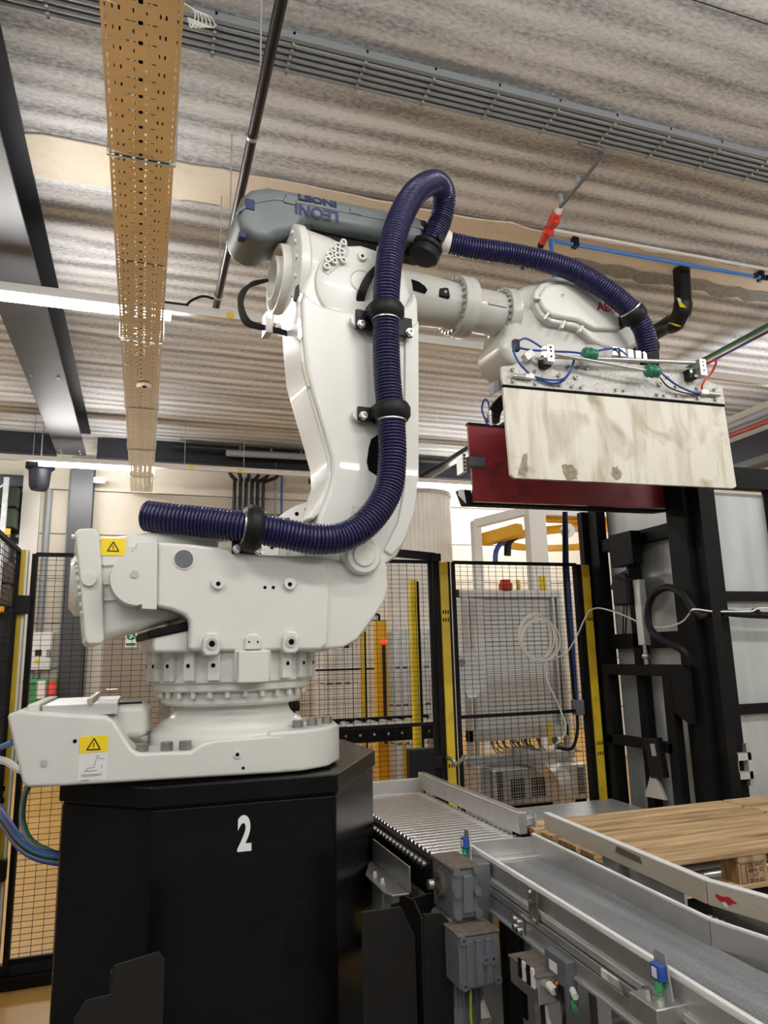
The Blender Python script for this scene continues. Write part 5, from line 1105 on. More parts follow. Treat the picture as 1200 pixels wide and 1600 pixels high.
MB().box(b_.x - 0.02, b_.x + 0.01, 3.44, 3.47, a.z, a.z + 0.05).build('hook', 'galvanised', br); MB().box(b_.x - 0.02, b_.x + 0.01, 3.44, 3.47, b_.z - 0.04, b_.z).build('hook', 'galvanised', br)

# ================================================================== roller conveyor
ZR = 0.82
rc = thing('roller_conveyor', 'steel roller conveyor behind the plinth with tightly packed silver rollers', 'conveyor', (1.36, 3.4, 0))
RX0, RX1 = 1.135, 1.575
rol = None; y = 2.84; i = 0
while y < 4.10:
    if rol is None: rol = MB().cyl((RX0, y, ZR - 0.018), (RX1, y, ZR - 0.018), 0.017, 14).build('roller', 'roller_metal', rc); rol0 = rol.location.copy()
    else:
        c = rol.copy(); COL.objects.link(c); c.location = (rol0.x, y, rol0.z)
    y += 0.0455
MB().box(RX0 - 0.03, RX0 - 0.006, 2.80, 4.10, ZR - 0.075, ZR - 0.012).build('side_rail', 'black_matte', rc)
y = 2.86; dg = None
while y < 4.05:
    if dg is None: dg = MB().cyl((RX0 - 0.03, y, ZR - 0.04), (RX0 - 0.045, y, ZR - 0.04), 0.013, 8).build('axle_nut', 'steel', rc); dg0 = dg.location.copy()
    else:
        c = dg.copy(); COL.objects.link(c); c.location = (dg0.x, y, dg0.z)
    y += 0.0455
MB().box(RX1 + 0.004, RX1 + 0.02, 2.80, 4.10, ZR - 0.08, ZR - 0.025).build('side_rail', 'galvanised', rc)
MB().box(RX1 - 0.01, RX1 + 0.03, 2.92, 4.12, ZR + 0.01, ZR + 0.10).build('guide_rail', 'stainless', rc, bev=0.004)
MB().box(RX0 - 0.04, RX1 - 0.005, 4.10, 4.13, ZR - 0.05, ZR + 0.07).build('end_stop', 'stainless', rc, bev=0.004)
MB().box(RX0, RX1, 2.80, 4.08, ZR - 0.20, ZR - 0.09).build('bed', 'black_matte', rc)
# L-shaped catch plate in front of the rollers
cp = MB().box(RX0 - 0.10, RX0 - 0.092, 2.86, 3.34, ZR - 0.14, ZR - 0.045).build('catch_plate', 'stainless', rc, bev=0.002)
MB().prism([(RX0 - 0.10, 2.86), (RX0 - 0.10, 3.34), (RX0 - 0.115, 3.34), (RX0 - 0.19, 3.16), (RX0 - 0.19, 2.90), (RX0 - 0.17, 2.86)], ZR - 0.148, ZR - 0.140, 'xy').build('catch_shelf', 'stainless', cp, bev=0.002)
for yy in (3.05, 3.15): MB().cyl((RX0 - 0.15, yy, ZR - 0.14), (RX0 - 0.15, yy, ZR - 0.125), 0.014, 6).build('shelf_bolt', 'steel', cp)
MB().box(RX0 - 0.15, RX0 - 0.07, 3.06, 3.20, ZR - 0.42, ZR - 0.15).build('bracket_box', 'galvanised', rc, bev=0.006)
MB().box(RX0 - 0.04, RX0 - 0.02, 2.80, 3.9, ZR - 0.30, ZR - 0.16).build('brown_skirt', 'gunk', rc)
for (xx, yy) in ((1.30, 3.0), (1.30, 3.95), (1.53, 3.0), (1.53, 3.95)): MB().box(xx - 0.03, xx + 0.03, yy - 0.03, yy + 0.03, 0, ZR - 0.2).build('leg', 'black_matte', rc)
MB().box(1.12, 1.6, 3.9, 3.96, 0.28, 0.34).box(1.12, 1.18, 2.7, 3.9, 0.28, 0.34).build('base_frame', 'black_matte', rc)
# pale plastic tube under the rollers
tag(MB().tube([(1.165, 3.62, 0.50), (1.165, 2.95, 0.47), (1.165, 2.72, 0.43), (1.18, 2.6, 0.30)], 0.06, 20).build('cream_tube', 'pipe_cream'), 'fat cream plastic tube lying under the conveyor', 'tube')
# sensor bracket standing between the conveyors
def sensor(px, py0, py1, X, label, m2='lens_blue'):
    a = onX(px, py0, X); b_ = onX(px, py1, X)
    t = thing('photo_sensor', label, 'sensor', (X, a.y, b_.z))
    MB().prism([(a.y - 0.03, b_.z), (a.y + 0.035, b_.z), (a.y + 0.022, a.z), (a.y - 0.016, a.z)], X, X + 0.004, 'yz').build('bracket', 'galvanised', t)
    h = a.z - b_.z
    MB().box(X - 0.02, X, a.y - 0.018, a.y + 0.018, a.z - h * 0.62, a.z - h * 0.25).build('housing', m2, t, bev=0.003)
    MB().box(X - 0.022, X - 0.018, a.y - 0.008, a.y + 0.008, a.z - h * 0.55, a.z - h * 0.32).build('lens', 'white_paint', t)
    MB().cyl((X - 0.012, a.y, a.z - h * 0.62), (X - 0.012, a.y, a.z - h * 0.85), 0.01, 10).build('connector', 'green_paint', t)
    MB().box(X - 0.06, X + 0.04, a.y - 0.05, a.y + 0.05, b_.z - 0.05, b_.z).build('clamp_block', 'steel', t, bev=0.004)
    MB().cyl((X - 0.03, a.y - 0.02, b_.z), (X - 0.03, a.y - 0.02, b_.z + 0.014), 0.012, 8).cyl((X - 0.03, a.y + 0.02, b_.z), (X - 0.03, a.y + 0.02, b_.z + 0.014), 0.012, 8).build('clamp_bolts', 'chrome', t)
    return t
sensor(729, 1297, 1340, 1.20, 'small blue sensor on a slim bracket beside the gear motor')
sensor(1031, 1487, 1552, 1.175, 'small blue sensor on a slim bracket on the belt conveyor side')

# ================================================================== belt conveyor
BX0, BX1, BZ_, BYN, BYF = 1.262, 1.56, 0.85, 0.35, 2.76
bc = thing('belt_conveyor', 'steel belt conveyor with a dimpled grey belt running toward the camera', 'conveyor', (1.42, 1.6, 0))
ZB = BZ_ - 0.055
MB().box(BX0, BX1 - 0.004, BYN, BYF - 0.06, ZB - 0.02, ZB).build('belt', 'belt_grey', bc)
mb = MB(); rnd = random.Random(5); yy = BYN + 0.4
row = 0
while yy < BYF - 0.08:
    for k in range(26):
        xx = BX0 + 0.012 + 0.0108 * (k + (0.5 if row % 2 else 0))
        if xx > BX1 - 0.015: continue
        mb.add([(xx - 0.0032, yy - 0.0045, ZB), (xx + 0.0032, yy - 0.0045, ZB), (xx + 0.0032, yy + 0.0045, ZB), (xx - 0.0032, yy + 0.0045, ZB), (xx, yy, ZB + 0.0022)], [(0, 1, 4), (1, 2, 4), (2, 3, 4), (3, 0, 4)])
    yy += 0.0125; row += 1
mb.build('belt_dimples', 'belt_grey', bc, flat=True, kind='stuff')
MB().cyl((BX0, BYF - 0.05, ZB - 0.035), (BX1, BYF - 0.05, ZB - 0.035), 0.034, 18).build('end_roller', 'chrome', bc)
MB().box(BX0, BX1, BYF - 0.02, BYF + 0.02, ZB - 0.06, ZB + 0.0).build('transfer_plate', 'stainless', bc, bev=0.004)
MB().box(BX0, BX1 + 0.01, BYF + 0.02, BYF + 0.028, ZB + 0.0, ZB + 0.06).build('cross_plate', 'stainless', bc)
# far side guard (its near end bends outward)
MB().bar((1.556, BYF + 0.04, 0.80), (1.556, 1.77, 0.80), 0.012, 0.12).build('far_guard', 'stainless', bc, bev=0.002)
MB().bar((1.556, 1.768, 0.80), (1.93, 0.35, 0.80), 0.012, 0.12).build('far_guard', 'stainless', bc, bev=0.002)
MB().bar((1.556, BYF + 0.04, 0.862), (1.556, 1.77, 0.862), 0.013, 0.006).build('white_lip', 'white_paint', bc)
MB().bar((1.556, 1.768, 0.862), (1.93, 0.35, 0.862), 0.013, 0.006).build('white_lip', 'white_paint', bc)
MB().prism([(1.55, 0.35), (1.9, 0.35), (1.55, 1.75)], ZB - 0.03, ZB - 0.012, 'xy').build('side_deck', 'belt_grey', bc)
# near side profile: guard with white lip, then three extruded members
MB().box(BX0 - 0.014, BX0, BYN, BYF, 0.835, 0.862).build('near_guard_lip', 'white_paint', bc, bev=0.002)
MB().box(BX0 - 0.02, BX0 - 0.012, BYN, BYF, 0.80, 0.853).build('near_guard', 'stainless', bc, bev=0.002)
MB().box(BX0 - 0.03, BX0 - 0.004, BYN, BYF, 0.777, 0.796).build('profile_upper', 'aluminium', bc, bev=0.002)
MB().box(BX0 - 0.034, BX0 - 0.004, BYN, BYF, 0.748, 0.772).build('profile_middle', 'stainless', bc, bev=0.002)
MB().box(BX0 - 0.034, BX0 - 0.004, BYN, BYF, 0.702, 0.744).build('profile_lower', 'stainless', bc, bev=0.002)
MB().box(BX0 - 0.044, BX0 - 0.004, BYN, BYF, 0.692, 0.702).build('profile_foot', 'aluminium', bc, bev=0.002)
MB().box(BX0, BX1, BYN, BYF - 0.1, 0.69, 0.77).build('bed', 'black_matte', bc)
for yy in (0.7, 1.55, 2.3): MB().box(BX0 + 0.01, BX0 + 0.06, yy, yy + 0.05, 0, 0.69).build('leg', 'steel', bc); MB().box(BX1 - 0.06, BX1 - 0.01, yy, yy + 0.05, 0, 0.69).build('leg', 'steel', bc)
MB().box(1.28, 1.5, 0.6, 2.5, 0.22, 0.27).build('lower_tie', 'black_matte', bc)
# the conveyor stands a little askew
bc.rotation_euler.z = R(-2.2); bc.location.x -= 0.044
def cplate(px0, py0, px1, py1, X, name, m, parent, bolts=()):
    a = onX(px0, py0, X); b_ = onX(px1, py1, X); y0, y1 = sorted((a.y, b_.y)); z0, z1 = sorted((a.z, b_.z))
    o_ = MB().box(X - 0.006, X, y0, y1, z0, z1).build(name, m, parent, bev=0.002)
    for (u, v) in bolts: MB().cyl((X - 0.006, y0 + (y1 - y0) * u, z0 + (z1 - z0) * v), (X - 0.016, y0 + (y1 - y0) * u, z0 + (z1 - z0) * v), 0.009, 6).build('plate_bolt', 'chrome', o_)
    return o_
cplate(826, 1385, 843, 1445, 1.203, 'joint_plate', 'gunk', bc, ((0.6, 0.88), (0.5, 0.62), (0.75, 0.12), (0.25, 0.1)))
cplate(803, 1428, 820, 1465, 1.205, 'hanger_plate', 'steel', bc, ((0.7, 0.85), (0.3, 0.8), (0.7, 0.4), (0.3, 0.3)))
np_ = cplate(941, 1512, 968, 1544, 1.184, 'nameplate', 'pipe_cream', bc)
for k in range(7):
    a = onX(945 + 1.0 * k, 1520 + 3.2 * k, 1.1778); MB().box(1.1772, 1.1781, a.y - 0.062, a.y - 0.008, a.z - 0.001, a.z + 0.001).build('print_line', 'print_grey', np_)
# ------------------------------------------------------------------ gear motor
gm = thing('gear_motor', 'dusty blue-grey gear motor with terminal box beside the belt conveyor', 'motor', (1.1, 2.5, 0.4))
mx, my = 1.10, 2.52
gq0 = onY(697, 1356, my - 0.1); gq1 = onY(750, 1445, my - 0.1)
x0, x1 = gq0.x, gq1.x; z1 = gq0.z; z0 = onY(722, 1438, my - 0.1).z
gb = MB().box(x0 + 0.02, x1, my - 0.10, my + 0.08, z0, z1 - 0.012).build('gearbox', 'motor_grey', gm, bev=0.01, seg=2)
MB().box(x0 + 0.015, x1 + 0.004, my - 0.105, my + 0.085, z1 - 0.012, z1).build('dusty_top', 'dusty_top', gm, bev=0.004)
for (u, v) in ((0.3, 0.1), (0.3, 0.5), (0.3, 0.9), (0.95, 0.1), (0.95, 0.5), (0.95, 0.9)):
    MB().cyl((x0 + (x1 - x0) * u, my - 0.10, z0 + (z1 - z0) * v), (x0 + (x1 - x0) * u, my - 0.112, z0 + (z1 - z0) * v), 0.014, 10).build('cover_bolt', 'motor_grey', gb)
MB().prism([(x0 + 0.055, z0 + 0.02), (x1 - 0.025, z0 + 0.02), (x1 - 0.02, z1 - 0.03), (x0 + 0.06, z1 - 0.03)], my - 0.108, my - 0.09).build('cover_panel', 'motor_grey', gb, bev=0.004)
MB().lathe([(0, -0.01), (0.02, -0.01), (0.02, 0.006), (0.04, 0.006), (0.046, 0.0), (0.05, -0.02), (0.05, -0.03)], (x0 + 0.012, my - 0.005, (z0 + z1) / 2 + 0.01), (-1, 0, 0), 24).build('output_flange', 'gunk', gb)
MB().cyl((x0 - 0.012, my - 0.005, (z0 + z1) / 2 + 0.01), (x0 - 0.03, my - 0.005, (z0 + z1) / 2 + 0.01), 0.016, 14).build('shaft', 'steel', gb)
xm = (x0 + x1) / 2 + 0.005
mo = MB().lathe([(0, 0), (0.075, 0), (0.082, -0.012), (0.082, -0.10), (0.074, -0.11), (0.074, -0.27), (0.08, -0.28), (0.08, -0.34), (0, -0.34)], (xm, my, z0), (0, 0, 1), 32).build('motor_body', 'motor_grey', gm)
for k in range(22):
    t = 2 * math.pi * k / 22; MB(Matrix.Translation((xm, my, z0)) @ Matrix.Rotation(t, 4, 'Z')).box(0.07, 0.09, -0.0025, 0.0025, -0.275, -0.105).build('cooling_fin', 'motor_grey', mo)
tq0 = onY(716, 1462, my - 0.19); tq1 = onY(781, 1475, my - 0.19); tz0 = onY(735, 1548, my - 0.19).z
tx0_, tx1_ = tq0.x, tq1.x; tz1 = tq0.z
tbx = MB().box(tx0_, tx1_, my - 0.19, my - 0.07, tz0, tz1 - 0.008).build('terminal_box', 'motor_grey', gm, bev=0.008, seg=2)
MB().box(tx0_ - 0.002, tx1_ + 0.002, my - 0.192, my - 0.066, tz1 - 0.008, tz1).build('dusty_top', 'dusty_top', tbx, bev=0.003)
for u in (0.25, 0.48, 0.72): MB().box(tx0_ + (tx1_ - tx0_) * u - 0.012, tx0_ + (tx1_ - tx0_) * u + 0.012, my - 0.196, my - 0.185, tz0 + 0.01, tz1 - 0.02).build('lid_rib', 'motor_grey', tbx, bev=0.003)
for u, v in ((0.62, 0.5), (0.8, 0.5), (0.1, 0.1), (0.9, 0.12), (0.1, 0.9)): MB().ring((tx0_ + (tx1_ - tx0_) * u, my - 0.192, tz0 + (tz1 - tz0) * v), (0, -1, 0), 0.006, 0.013, 0.008, 16).build('gland_plug', 'motor_grey', tbx)
mb = MB()
for k in range(6):
    MB().tube(smooth_path([(x0 - 0.03, my - 0.02, tz0 + 0.10 - 0.012 * k), (x0 + 0.03, my - 0.09, tz0 + 0.07 - 0.012 * k), (x0 + 0.10, my - 0.11, tz0 + 0.05 - 0.012 * k), (x0 + 0.13, my - 0.08, tz0 + 0.03 - 0.012 * k)], 6), 0.007, 8).build('blue_cable', 'cable_blue', gm)
MB().tube(smooth_path([(x0 + 0.07, my - 0.11, tz0 - 0.0), (x0 + 0.06, my - 0.12, tz0 - 0.12), (x0 + 0.075, my - 0.13, tz0 - 0.22), (x0 + 0.09, my - 0.13, tz0 - 0.4)], 6), 0.004, 6).build('earth_wire', 'cable_yg', gm)
MB().box(x1 - 0.02, x1 + 0.10, my + 0.0, my + 0.06, z0 - 0.16, z1 - 0.03).build('mounting_plate', 'motor_grey', gm, bev=0.006)
MB().box(xm - 0.02, xm + 0.05, my - 0.03, my + 0.03, 0.0, tz0 + 0.05).build('support_leg', 'steel', gm)
# ------------------------------------------------------------------ boxes on the conveyor side
jb = thing('junction_box', 'small dusty steel junction box with cable glands on the conveyor side', 'junction box', (1.17, 2.2, 0.55))
a = onX(812, 1495, 1.13); b_ = onX(848, 1500, 1.13); zlo = onX(822, 1545, 1.13).z
y0, y1 = b_.y - 0.0, a.y + 0.03; zhi = a.z
MB().box(1.11, 1.195, y0, y1, zlo, zhi - 0.008).build('body', 'steel', jb, bev=0.004)
MB().box(1.106, 1.199, y0 - 0.004, y1 + 0.004, zhi - 0.008, zhi).build('dusty_top', 'dusty_top', jb, bev=0.003)
for k in range(2): MB().cyl((1.145 + 0.032 * k, y0, zlo + 0.05), (1.145 + 0.032 * k, y0 - 0.03, zlo + 0.045), 0.012, 10).build('cable_gland', 'pipe_cream', jb)
for k in range(4): MB().box(1.104, 1.11, y0 + 0.015 + 0.025 * k, y0 + 0.03 + 0.025 * k, zlo + 0.04, zlo + 0.09).build('terminal', ('white_paint', 'black_plastic')[k % 2], jb)
for k in range(4):
    MB().tube(smooth_path([(1.13 + 0.02 * k, y0 + 0.02 + 0.02 * k, zlo), (1.13 + 0.022 * k, y0 + 0.01, zlo - 0.12), (1.15 + 0.02 * k, y0 - 0.02 * k, zlo - 0.25), (1.16 + 0.02 * k, y0, 0.05)], 6), 0.007 + 0.002 * (k % 2), 8).build('cable', ('rubber', 'cable_white', 'rubber', 'conduit_grey')[k], jb)
MB().tube(smooth_path([(1.15, y0 - 0.03, zlo + 0.05), (1.13, y0 - 0.10, zlo + 0.02), (1.14, y0 - 0.05, zlo - 0.10), (1.16, y0 + 0.02, zlo - 0.3)], 6), 0.005, 8).build('cable', 'rubber', jb)
MB().box(1.15, 1.19, y0 + 0.02, y0 + 0.06, 0.0, zlo).build('post', 'stainless', jb)
cbx = thing('drive_module', 'flat dark grey drive module with orange lamps under the belt conveyor edge', 'module', (1.2, 2.0, 0.5))
a = onX(865, 1476, 1.20); b_ = onX(905, 1560, 1.20)
y1, y0 = a.y, b_.y; z1 = a.z; z0 = onX(880, 1555, 1.20).z
MB().box(1.165, 1.20, y0, y1, z0, z1).build('body', 'motor_grey', cbx, bev=0.006)
MB().box(1.162, 1.166, y0 + 0.02, y1 - 0.015, z0 + 0.01, z0 + (z1 - z0) * 0.42).build('panel', 'black_plastic', cbx)
MB().box(1.163, 1.166, y0 + 0.05, y0 + 0.09, z0 + (z1 - z0) * 0.6, z0 + (z1 - z0) * 0.82).build('label', 'white_print', cbx)
for k in range(4): MB().cyl((1.163, y0 + 0.05 + 0.02 * k, z0 + 0.05), (1.158, y0 + 0.05 + 0.02 * k, z0 + 0.05), 0.005, 8).build('lamp', 'orange_dot', cbx)
MB().cyl((1.18, y0, z0 + 0.05), (1.17, y0 - 0.03, z0 + 0.045), 0.009, 10).build('plug', 'white_paint', cbx); MB().cyl((1.18, y0, z0 + 0.02), (1.17, y0 - 0.025, z0 + 0.012), 0.008, 10).build('plug', 'green_paint', cbx)
# ------------------------------------------------------------------ loose guide rail beside the pallet
ggr = thing('guide_rail', 'long worn cream guide rail standing between belt conveyor and pallet', 'rail', (1.67, 2, 0.85))
MB().bar((1.715, 2.945, 0.867), (1.668, 1.93, 0.867), 0.026, 0.066).build('board', 'rail_wood', ggr, bev=0.003)
MB().bar((1.668, 1.927, 0.867), (2.01, 0.4, 0.867), 0.026, 0.066).build('board', 'rail_wood', ggr, bev=0.003)
MB().bar((1.715, 2.945, 0.9015), (1.668, 1.93, 0.9015), 0.027, 0.004).build('white_edge', 'white_paint', ggr)
MB().bar((1.668, 1.927, 0.9015), (2.01, 0.4, 0.9015), 0.027, 0.004).build('white_edge', 'white_paint', ggr)
a = onX(985, 1340, 1.674); MB().prism([(a.y - 0.07, a.z - 0.005), (a.y + 0.08, a.z + 0.002), (a.y + 0.07, a.z + 0.022), (a.y - 0.06, a.z + 0.016)], 1.669, 1.6735, 'yz').build('torn_label', 'gunk', ggr)
a = onX(1142, 1404, 1.69)
for q_, m_ in (([(-0.055, 0.0), (-0.03, -0.006), (-0.02, -0.016), (0.0, -0.006), (0.02, -0.012), (0.04, 0.0), (0.038, 0.012), (0.01, 0.008), (-0.02, 0.014), (-0.035, 0.006)], 'red_hose'), ([(-0.01, -0.026), (0.004, -0.022), (0.012, -0.012), (-0.002, -0.01)], 'white_print')):
    Tm = frame((1.668 + 0.342 * (1.927 - a.y) / 1.527 - 0.0145, a.y, a.z), Vector((-0.342, 1.527, 0)), (0, 0, 1))
    MB(Tm).prism([(u * 0.75, v * 0.8) for u, v in q_], -0.001, 0.0005, 'xy').build('paint_mark', m_, ggr)
for yy in (2.45,): MB().box(1.71, 1.722, yy, yy + 0.09, 0.68, 0.86).build('bracket', 'galvanised', ggr, bev=0.003); MB().cyl((1.71, yy + 0.045, 0.78), (1.70, yy + 0.045, 0.78), 0.012, 8).build('bolt', 'steel', ggr)
MB().box(1.715, 1.725, 2.1, 2.45, 0.74, 0.82).build('carrier_plate', 'galvanised', ggr)
for xx, yy in ((1.90, 0.9), (1.70, 2.36)): MB().box(xx, xx + 0.04, yy, yy + 0.04, 0, 0.83).build('leg', 'steel', ggr)
# ------------------------------------------------------------------ pallets
def pallet(x0, y0, ztop, label, blocks_mark=True):
    t = thing('wooden_pallet', label, 'pallet', (x0 + 0.6, y0 + 0.4, ztop - 0.144), 'wooden pallets on the chain conveyor')
    rnd = random.Random(int(x0 * 100))
    ys = [(0, 0.145), (0.19, 0.29), (0.3275, 0.4725), (0.51, 0.61), (0.655, 0.8)]
    for a, b in ys: MB().box(x0 + rnd.uniform(-0.006, 0.004), x0 + 1.2 + rnd.uniform(-0.012, 0.006), y0 + a + rnd.uniform(-0.003, 0.003), y0 + b, ztop - 0.022, ztop - rnd.uniform(0, 0.002)).build('top_board', 'pallet_wood', t, bev=0.003, seg=1)
    for xa, xb in ((0, 0.145), (0.5275, 0.6725), (1.055, 1.2)):
        MB().box(x0 + xa, x0 + xb, y0, y0 + 0.8, ztop - 0.044, ztop - 0.0225).build('cross_board', 'pallet_block_wood', t, bev=0.002, seg=1)
        for ya, yb in ((0, 0.1), (0.3275, 0.4725), (0.7, 0.8)): MB().box(x0 + xa, x0 + xb, y0 + ya, y0 + yb, ztop - 0.122, ztop - 0.0445).build('block', 'pallet_block_wood', t, bev=0.003, seg=1)
    for ya, yb in ((0, 0.1), (0.3275, 0.4725), (0.7, 0.8)): MB().box(x0, x0 + 1.2, y0 + ya, y0 + yb, ztop - 0.144, ztop - 0.1225).build('bottom_board', 'pallet_wood', t, bev=0.002, seg=1)
    return t
PX, PY, PZ = 1.745, 2.45, 0.80
pt1 = pallet(PX, PY, PZ, 'wooden pallet lying beside the cream guide rail')
bxm = PX + 0.60
for k, s in enumerate(('DE-NW', '48PA 02', 'HT', '2530 03')):
    text_mb(s, 0.022, frame((bxm + 0.012, PY - 0.0006, PZ - 0.058 - 0.019 * k), (1, 0, 0), (0, 0, 1)), 0.0004).build('burnt_stamp', 'print_black', pt1, flat=True)
mb = MB()
for (a, b) in (((-0.062, -0.048), (-0.062, -0.12)), ((-0.035, -0.048), (-0.035, -0.12)), ((-0.062, -0.048), (-0.035, -0.048)), ((-0.062, -0.12), (-0.035, -0.12)), ((-0.035, -0.048), (0.06, -0.048))):
    mb.bar((bxm + a[0], PY - 0.0006, PZ + a[1]), (bxm + b[0], PY - 0.0006, PZ + b[1]), 0.002, 0.001, (0, 1, 0))
mb.build('burnt_stamp', 'print_black', pt1, flat=True)
pallet(PX + 1.23, PY + 0.02, PZ - 0.004, 'wooden pallet at the right edge beyond the one beside the guide rail')
# chain conveyor under the pallets
cc = thing('chain_conveyor', 'dark chain conveyor with green guides under the wooden pallets', 'conveyor', (2.2, 2.4, 0))
zc = PZ - 0.144
for yy in (2.52, 2.85, 3.15): MB().box(PX - 0.02, PX + 2.4, yy, yy + 0.04, zc - 0.10, zc - 0.0).build('cross_rail', 'black_matte', cc)
for xx in (2.04,):
    MB().box(xx - 0.06, xx - 0.01, 0.6, 2.46, zc - 0.16, zc - 0.06).build('guide_strip', 'green_hose', cc)
    MB().box(xx - 0.01, xx + 0.09, 0.6, 2.46, zc - 0.18, zc - 0.07).build('chain_bed', 'black_matte', cc)
    y = 0.9; l0 = None
    while y < 2.4:
        if l0 is None: l0 = MB().box(xx + 0.005, xx + 0.045, y, y + 0.022, zc - 0.07, zc - 0.05).build('chain_link', 'steel', cc, bev=0.004, seg=1); lz = l0.location.copy()
        else:
            c = l0.copy(); COL.objects.link(c); c.location = (lz.x, y + 0.011, lz.z)
        y += 0.03
    MB().box(xx + 0.09, xx + 0.11, 0.6, 2.46, zc - 0.14, zc - 0.01).build('worn_rail', 'steel', cc)
for k in range(6): MB().cyl((PX + 0.2, 2.60 + 0.13 * k, zc - 0.03), (PX + 2.3, 2.60 + 0.13 * k, zc - 0.03), 0.028, 14).build('carry_roller', 'steel', cc)
for (xx, yy) in ((2.06, 0.8), (2.06, 2.35), (2.8, 2.5), (4.0, 2.5), (2.8, 3.15), (4.0, 3.15)): MB().box(xx, xx + 0.06, yy, yy + 0.06, 0, zc - 0.1).build('leg', 'black_matte', cc)
# stop block between roller conveyor and pallet, sheet deck behind
sb = thing('stop_bracket', 'small bent steel stop bracket at the end of the roller conveyor', 'bracket', (1.75, 3.0, 0.8))
a = onZ(815, 1290, 0.80); MB().box(a.x - 0.06, a.x + 0.06, a.y - 0.03, a.y + 0.03, 0.80, 0.84).build('block', 'galvanised', sb, bev=0.006); MB().box(a.x + 0.045, a.x + 0.055, a.y - 0.05, a.y + 0.02, 0.77, 0.86).build('lip', 'galvanised', sb)
MB().box(a.x - 0.04, a.x + 0.04, a.y - 0.02, a.y + 0.02, 0.0, 0.80).build('post', 'black_matte', sb)
dk = thing('deck_plate', 'grey sheet metal deck between the conveyor and the black gate', 'deck', (2.3, 3.7, 0.62))
MB().box(1.66, 3.0, 3.30, 4.30, 0.60, 0.625).build('plate', 'galvanised', dk)
for (xx, yy) in ((1.7, 3.35), (2.9, 3.35), (1.7, 4.2), (2.9, 4.2)): MB().box(xx, xx + 0.05, yy, yy + 0.05, 0, 0.60).build('leg', 'black_matte', dk)

# ================================================================== behind the fence
YC = 5.60
cab = thing('control_cabinet', 'light grey control cabinet with aluminium frame behind the fence', 'cabinet', (3.0, YC, 0.9))
def C2(px, py, Y=YC): p = onY(px, py, Y); return p
a = C2(720, 930); b_ = C2(868, 926); zb = C2(735, 1140).z; zt_ = C2(720, 924).z
x0, x1 = a.x, b_.x + 0.02
MB().box(x0 + 0.10, x1, YC + 0.02, YC + 0.5, zb, zt_ - 0.04).build('back_panel', 'panel_grey', cab)
mb = MB(); zq = zb + 0.03
while zq < zt_ - 0.08:
    mb.prism([(YC + 0.008, zq), (YC + 0.02, zq + 0.004), (YC + 0.02, zq + 0.034), (YC + 0.012, zq + 0.03)], x0 + 0.21, x1 - 0.08, 'yz'); zq += 0.036
mb.build('shutter_slats', 'panel_grey', cab, flat=True, kind='stuff')
MB().box(x0 - 0.03, x1 + 0.02, YC - 0.03, YC + 0.03, zt_ - 0.05, zt_ + 0.01).build('top_rail', 'aluminium', cab, bev=0.004)
MB().box(x0 - 0.045, x0 - 0.03, YC - 0.03, YC + 0.03, zt_ - 0.055, zt_ + 0.012).build('rail_cap', 'black_plastic', cab)
MB().box(x0, x0 + 0.045, YC - 0.03, YC + 0.03, 0.25, zt_ - 0.05).build('upright', 'aluminium', cab, bev=0.004)
MB().box(x0 + 0.075, x0 + 0.10, YC - 0.02, YC + 0.02, 0.25, zt_ - 0.05).build('upright', 'aluminium', cab)
MB().box(x0 + 0.10, x0 + 0.21, YC, YC + 0.02, zb, zt_ - 0.05).build('cable_duct', 'white_paint', cab)
MB().box(x1 - 0.03, x1 + 0.02, YC - 0.03, YC + 0.03, 0.25, zt_ - 0.05).build('upright', 'aluminium', cab, bev=0.004)
MB().box(x1 - 0.08, x1 - 0.05, YC - 0.02, YC + 0.02, zb, zt_ - 0.05).build('upright', 'aluminium', cab)
MB().box(x0, x1, YC - 0.03, YC + 0.03, zb - 0.10, zb).build('bottom_rail', 'aluminium', cab, bev=0.004)
a = C2(732, 942); MB().box(a.x, a.x + 0.06, YC - 0.004, YC, a.z - 0.19, a.z).build('notice', 'sticker_white', cab)
for k in range(9): MB().box(a.x + 0.008, a.x + 0.05, YC - 0.006, YC - 0.004, a.z - 0.03 - 0.017 * k, a.z - 0.024 - 0.017 * k).build('notice_line', 'print_grey', cab)
rl_ = thing('warning_lamp', 'red warning lamp on top of the control cabinet', 'lamp', C2(790, 918))
a = C2(790, 919); MB().lathe([(0, 0), (0.06, 0), (0.062, 0.05), (0.045, 0.07), (0.045, 0.09), (0, 0.095)], (a.x, YC, zt_ + 0.012), (0, 0, 1), 20).build('dome', 'red_plastic', rl_)
for (px, w_, h_) in ((810, 0.02, 0.09), (848, 0.055, 0.13)):
    a = C2(px, 919); tag(MB().box(a.x - w_ / 2, a.x + w_ / 2, YC - 0.02, YC + 0.02, zt_ + 0.012, zt_ + 0.012 + h_).build('yellow_block', 'yellow_bright', bev=0.003), 'small yellow block on the cabinet top, beside the red lamp' if w_ < 0.03 else 'larger yellow block at the right end of the cabinet top', 'block')
# wiring hanging below the cabinet
mb = MB(); rnd = random.Random(2)
for k in range(34):
    x = x0 + 0.25 + 0.65 * rnd.random(); x2_ = x + rnd.uniform(-0.1, 0.2)
    mb.tube(smooth_path([(x, YC + 0.1, zb - 0.08), (x + rnd.uniform(-0.04, 0.04), YC + 0.05, zb - 0.16), (x2_, YC, zb - 0.24)], 4), 0.006, 5)
mb.build('wiring', 'conduit_grey', cab, kind='stuff')
a = C2(857, 1146, YC - 0.1); MB().box(a.x, a.x + 0.03, YC - 0.1, YC - 0.09, a.z - 0.1, a.z + 0.09).build('yellow_tag', 'yellow_bright', cab)
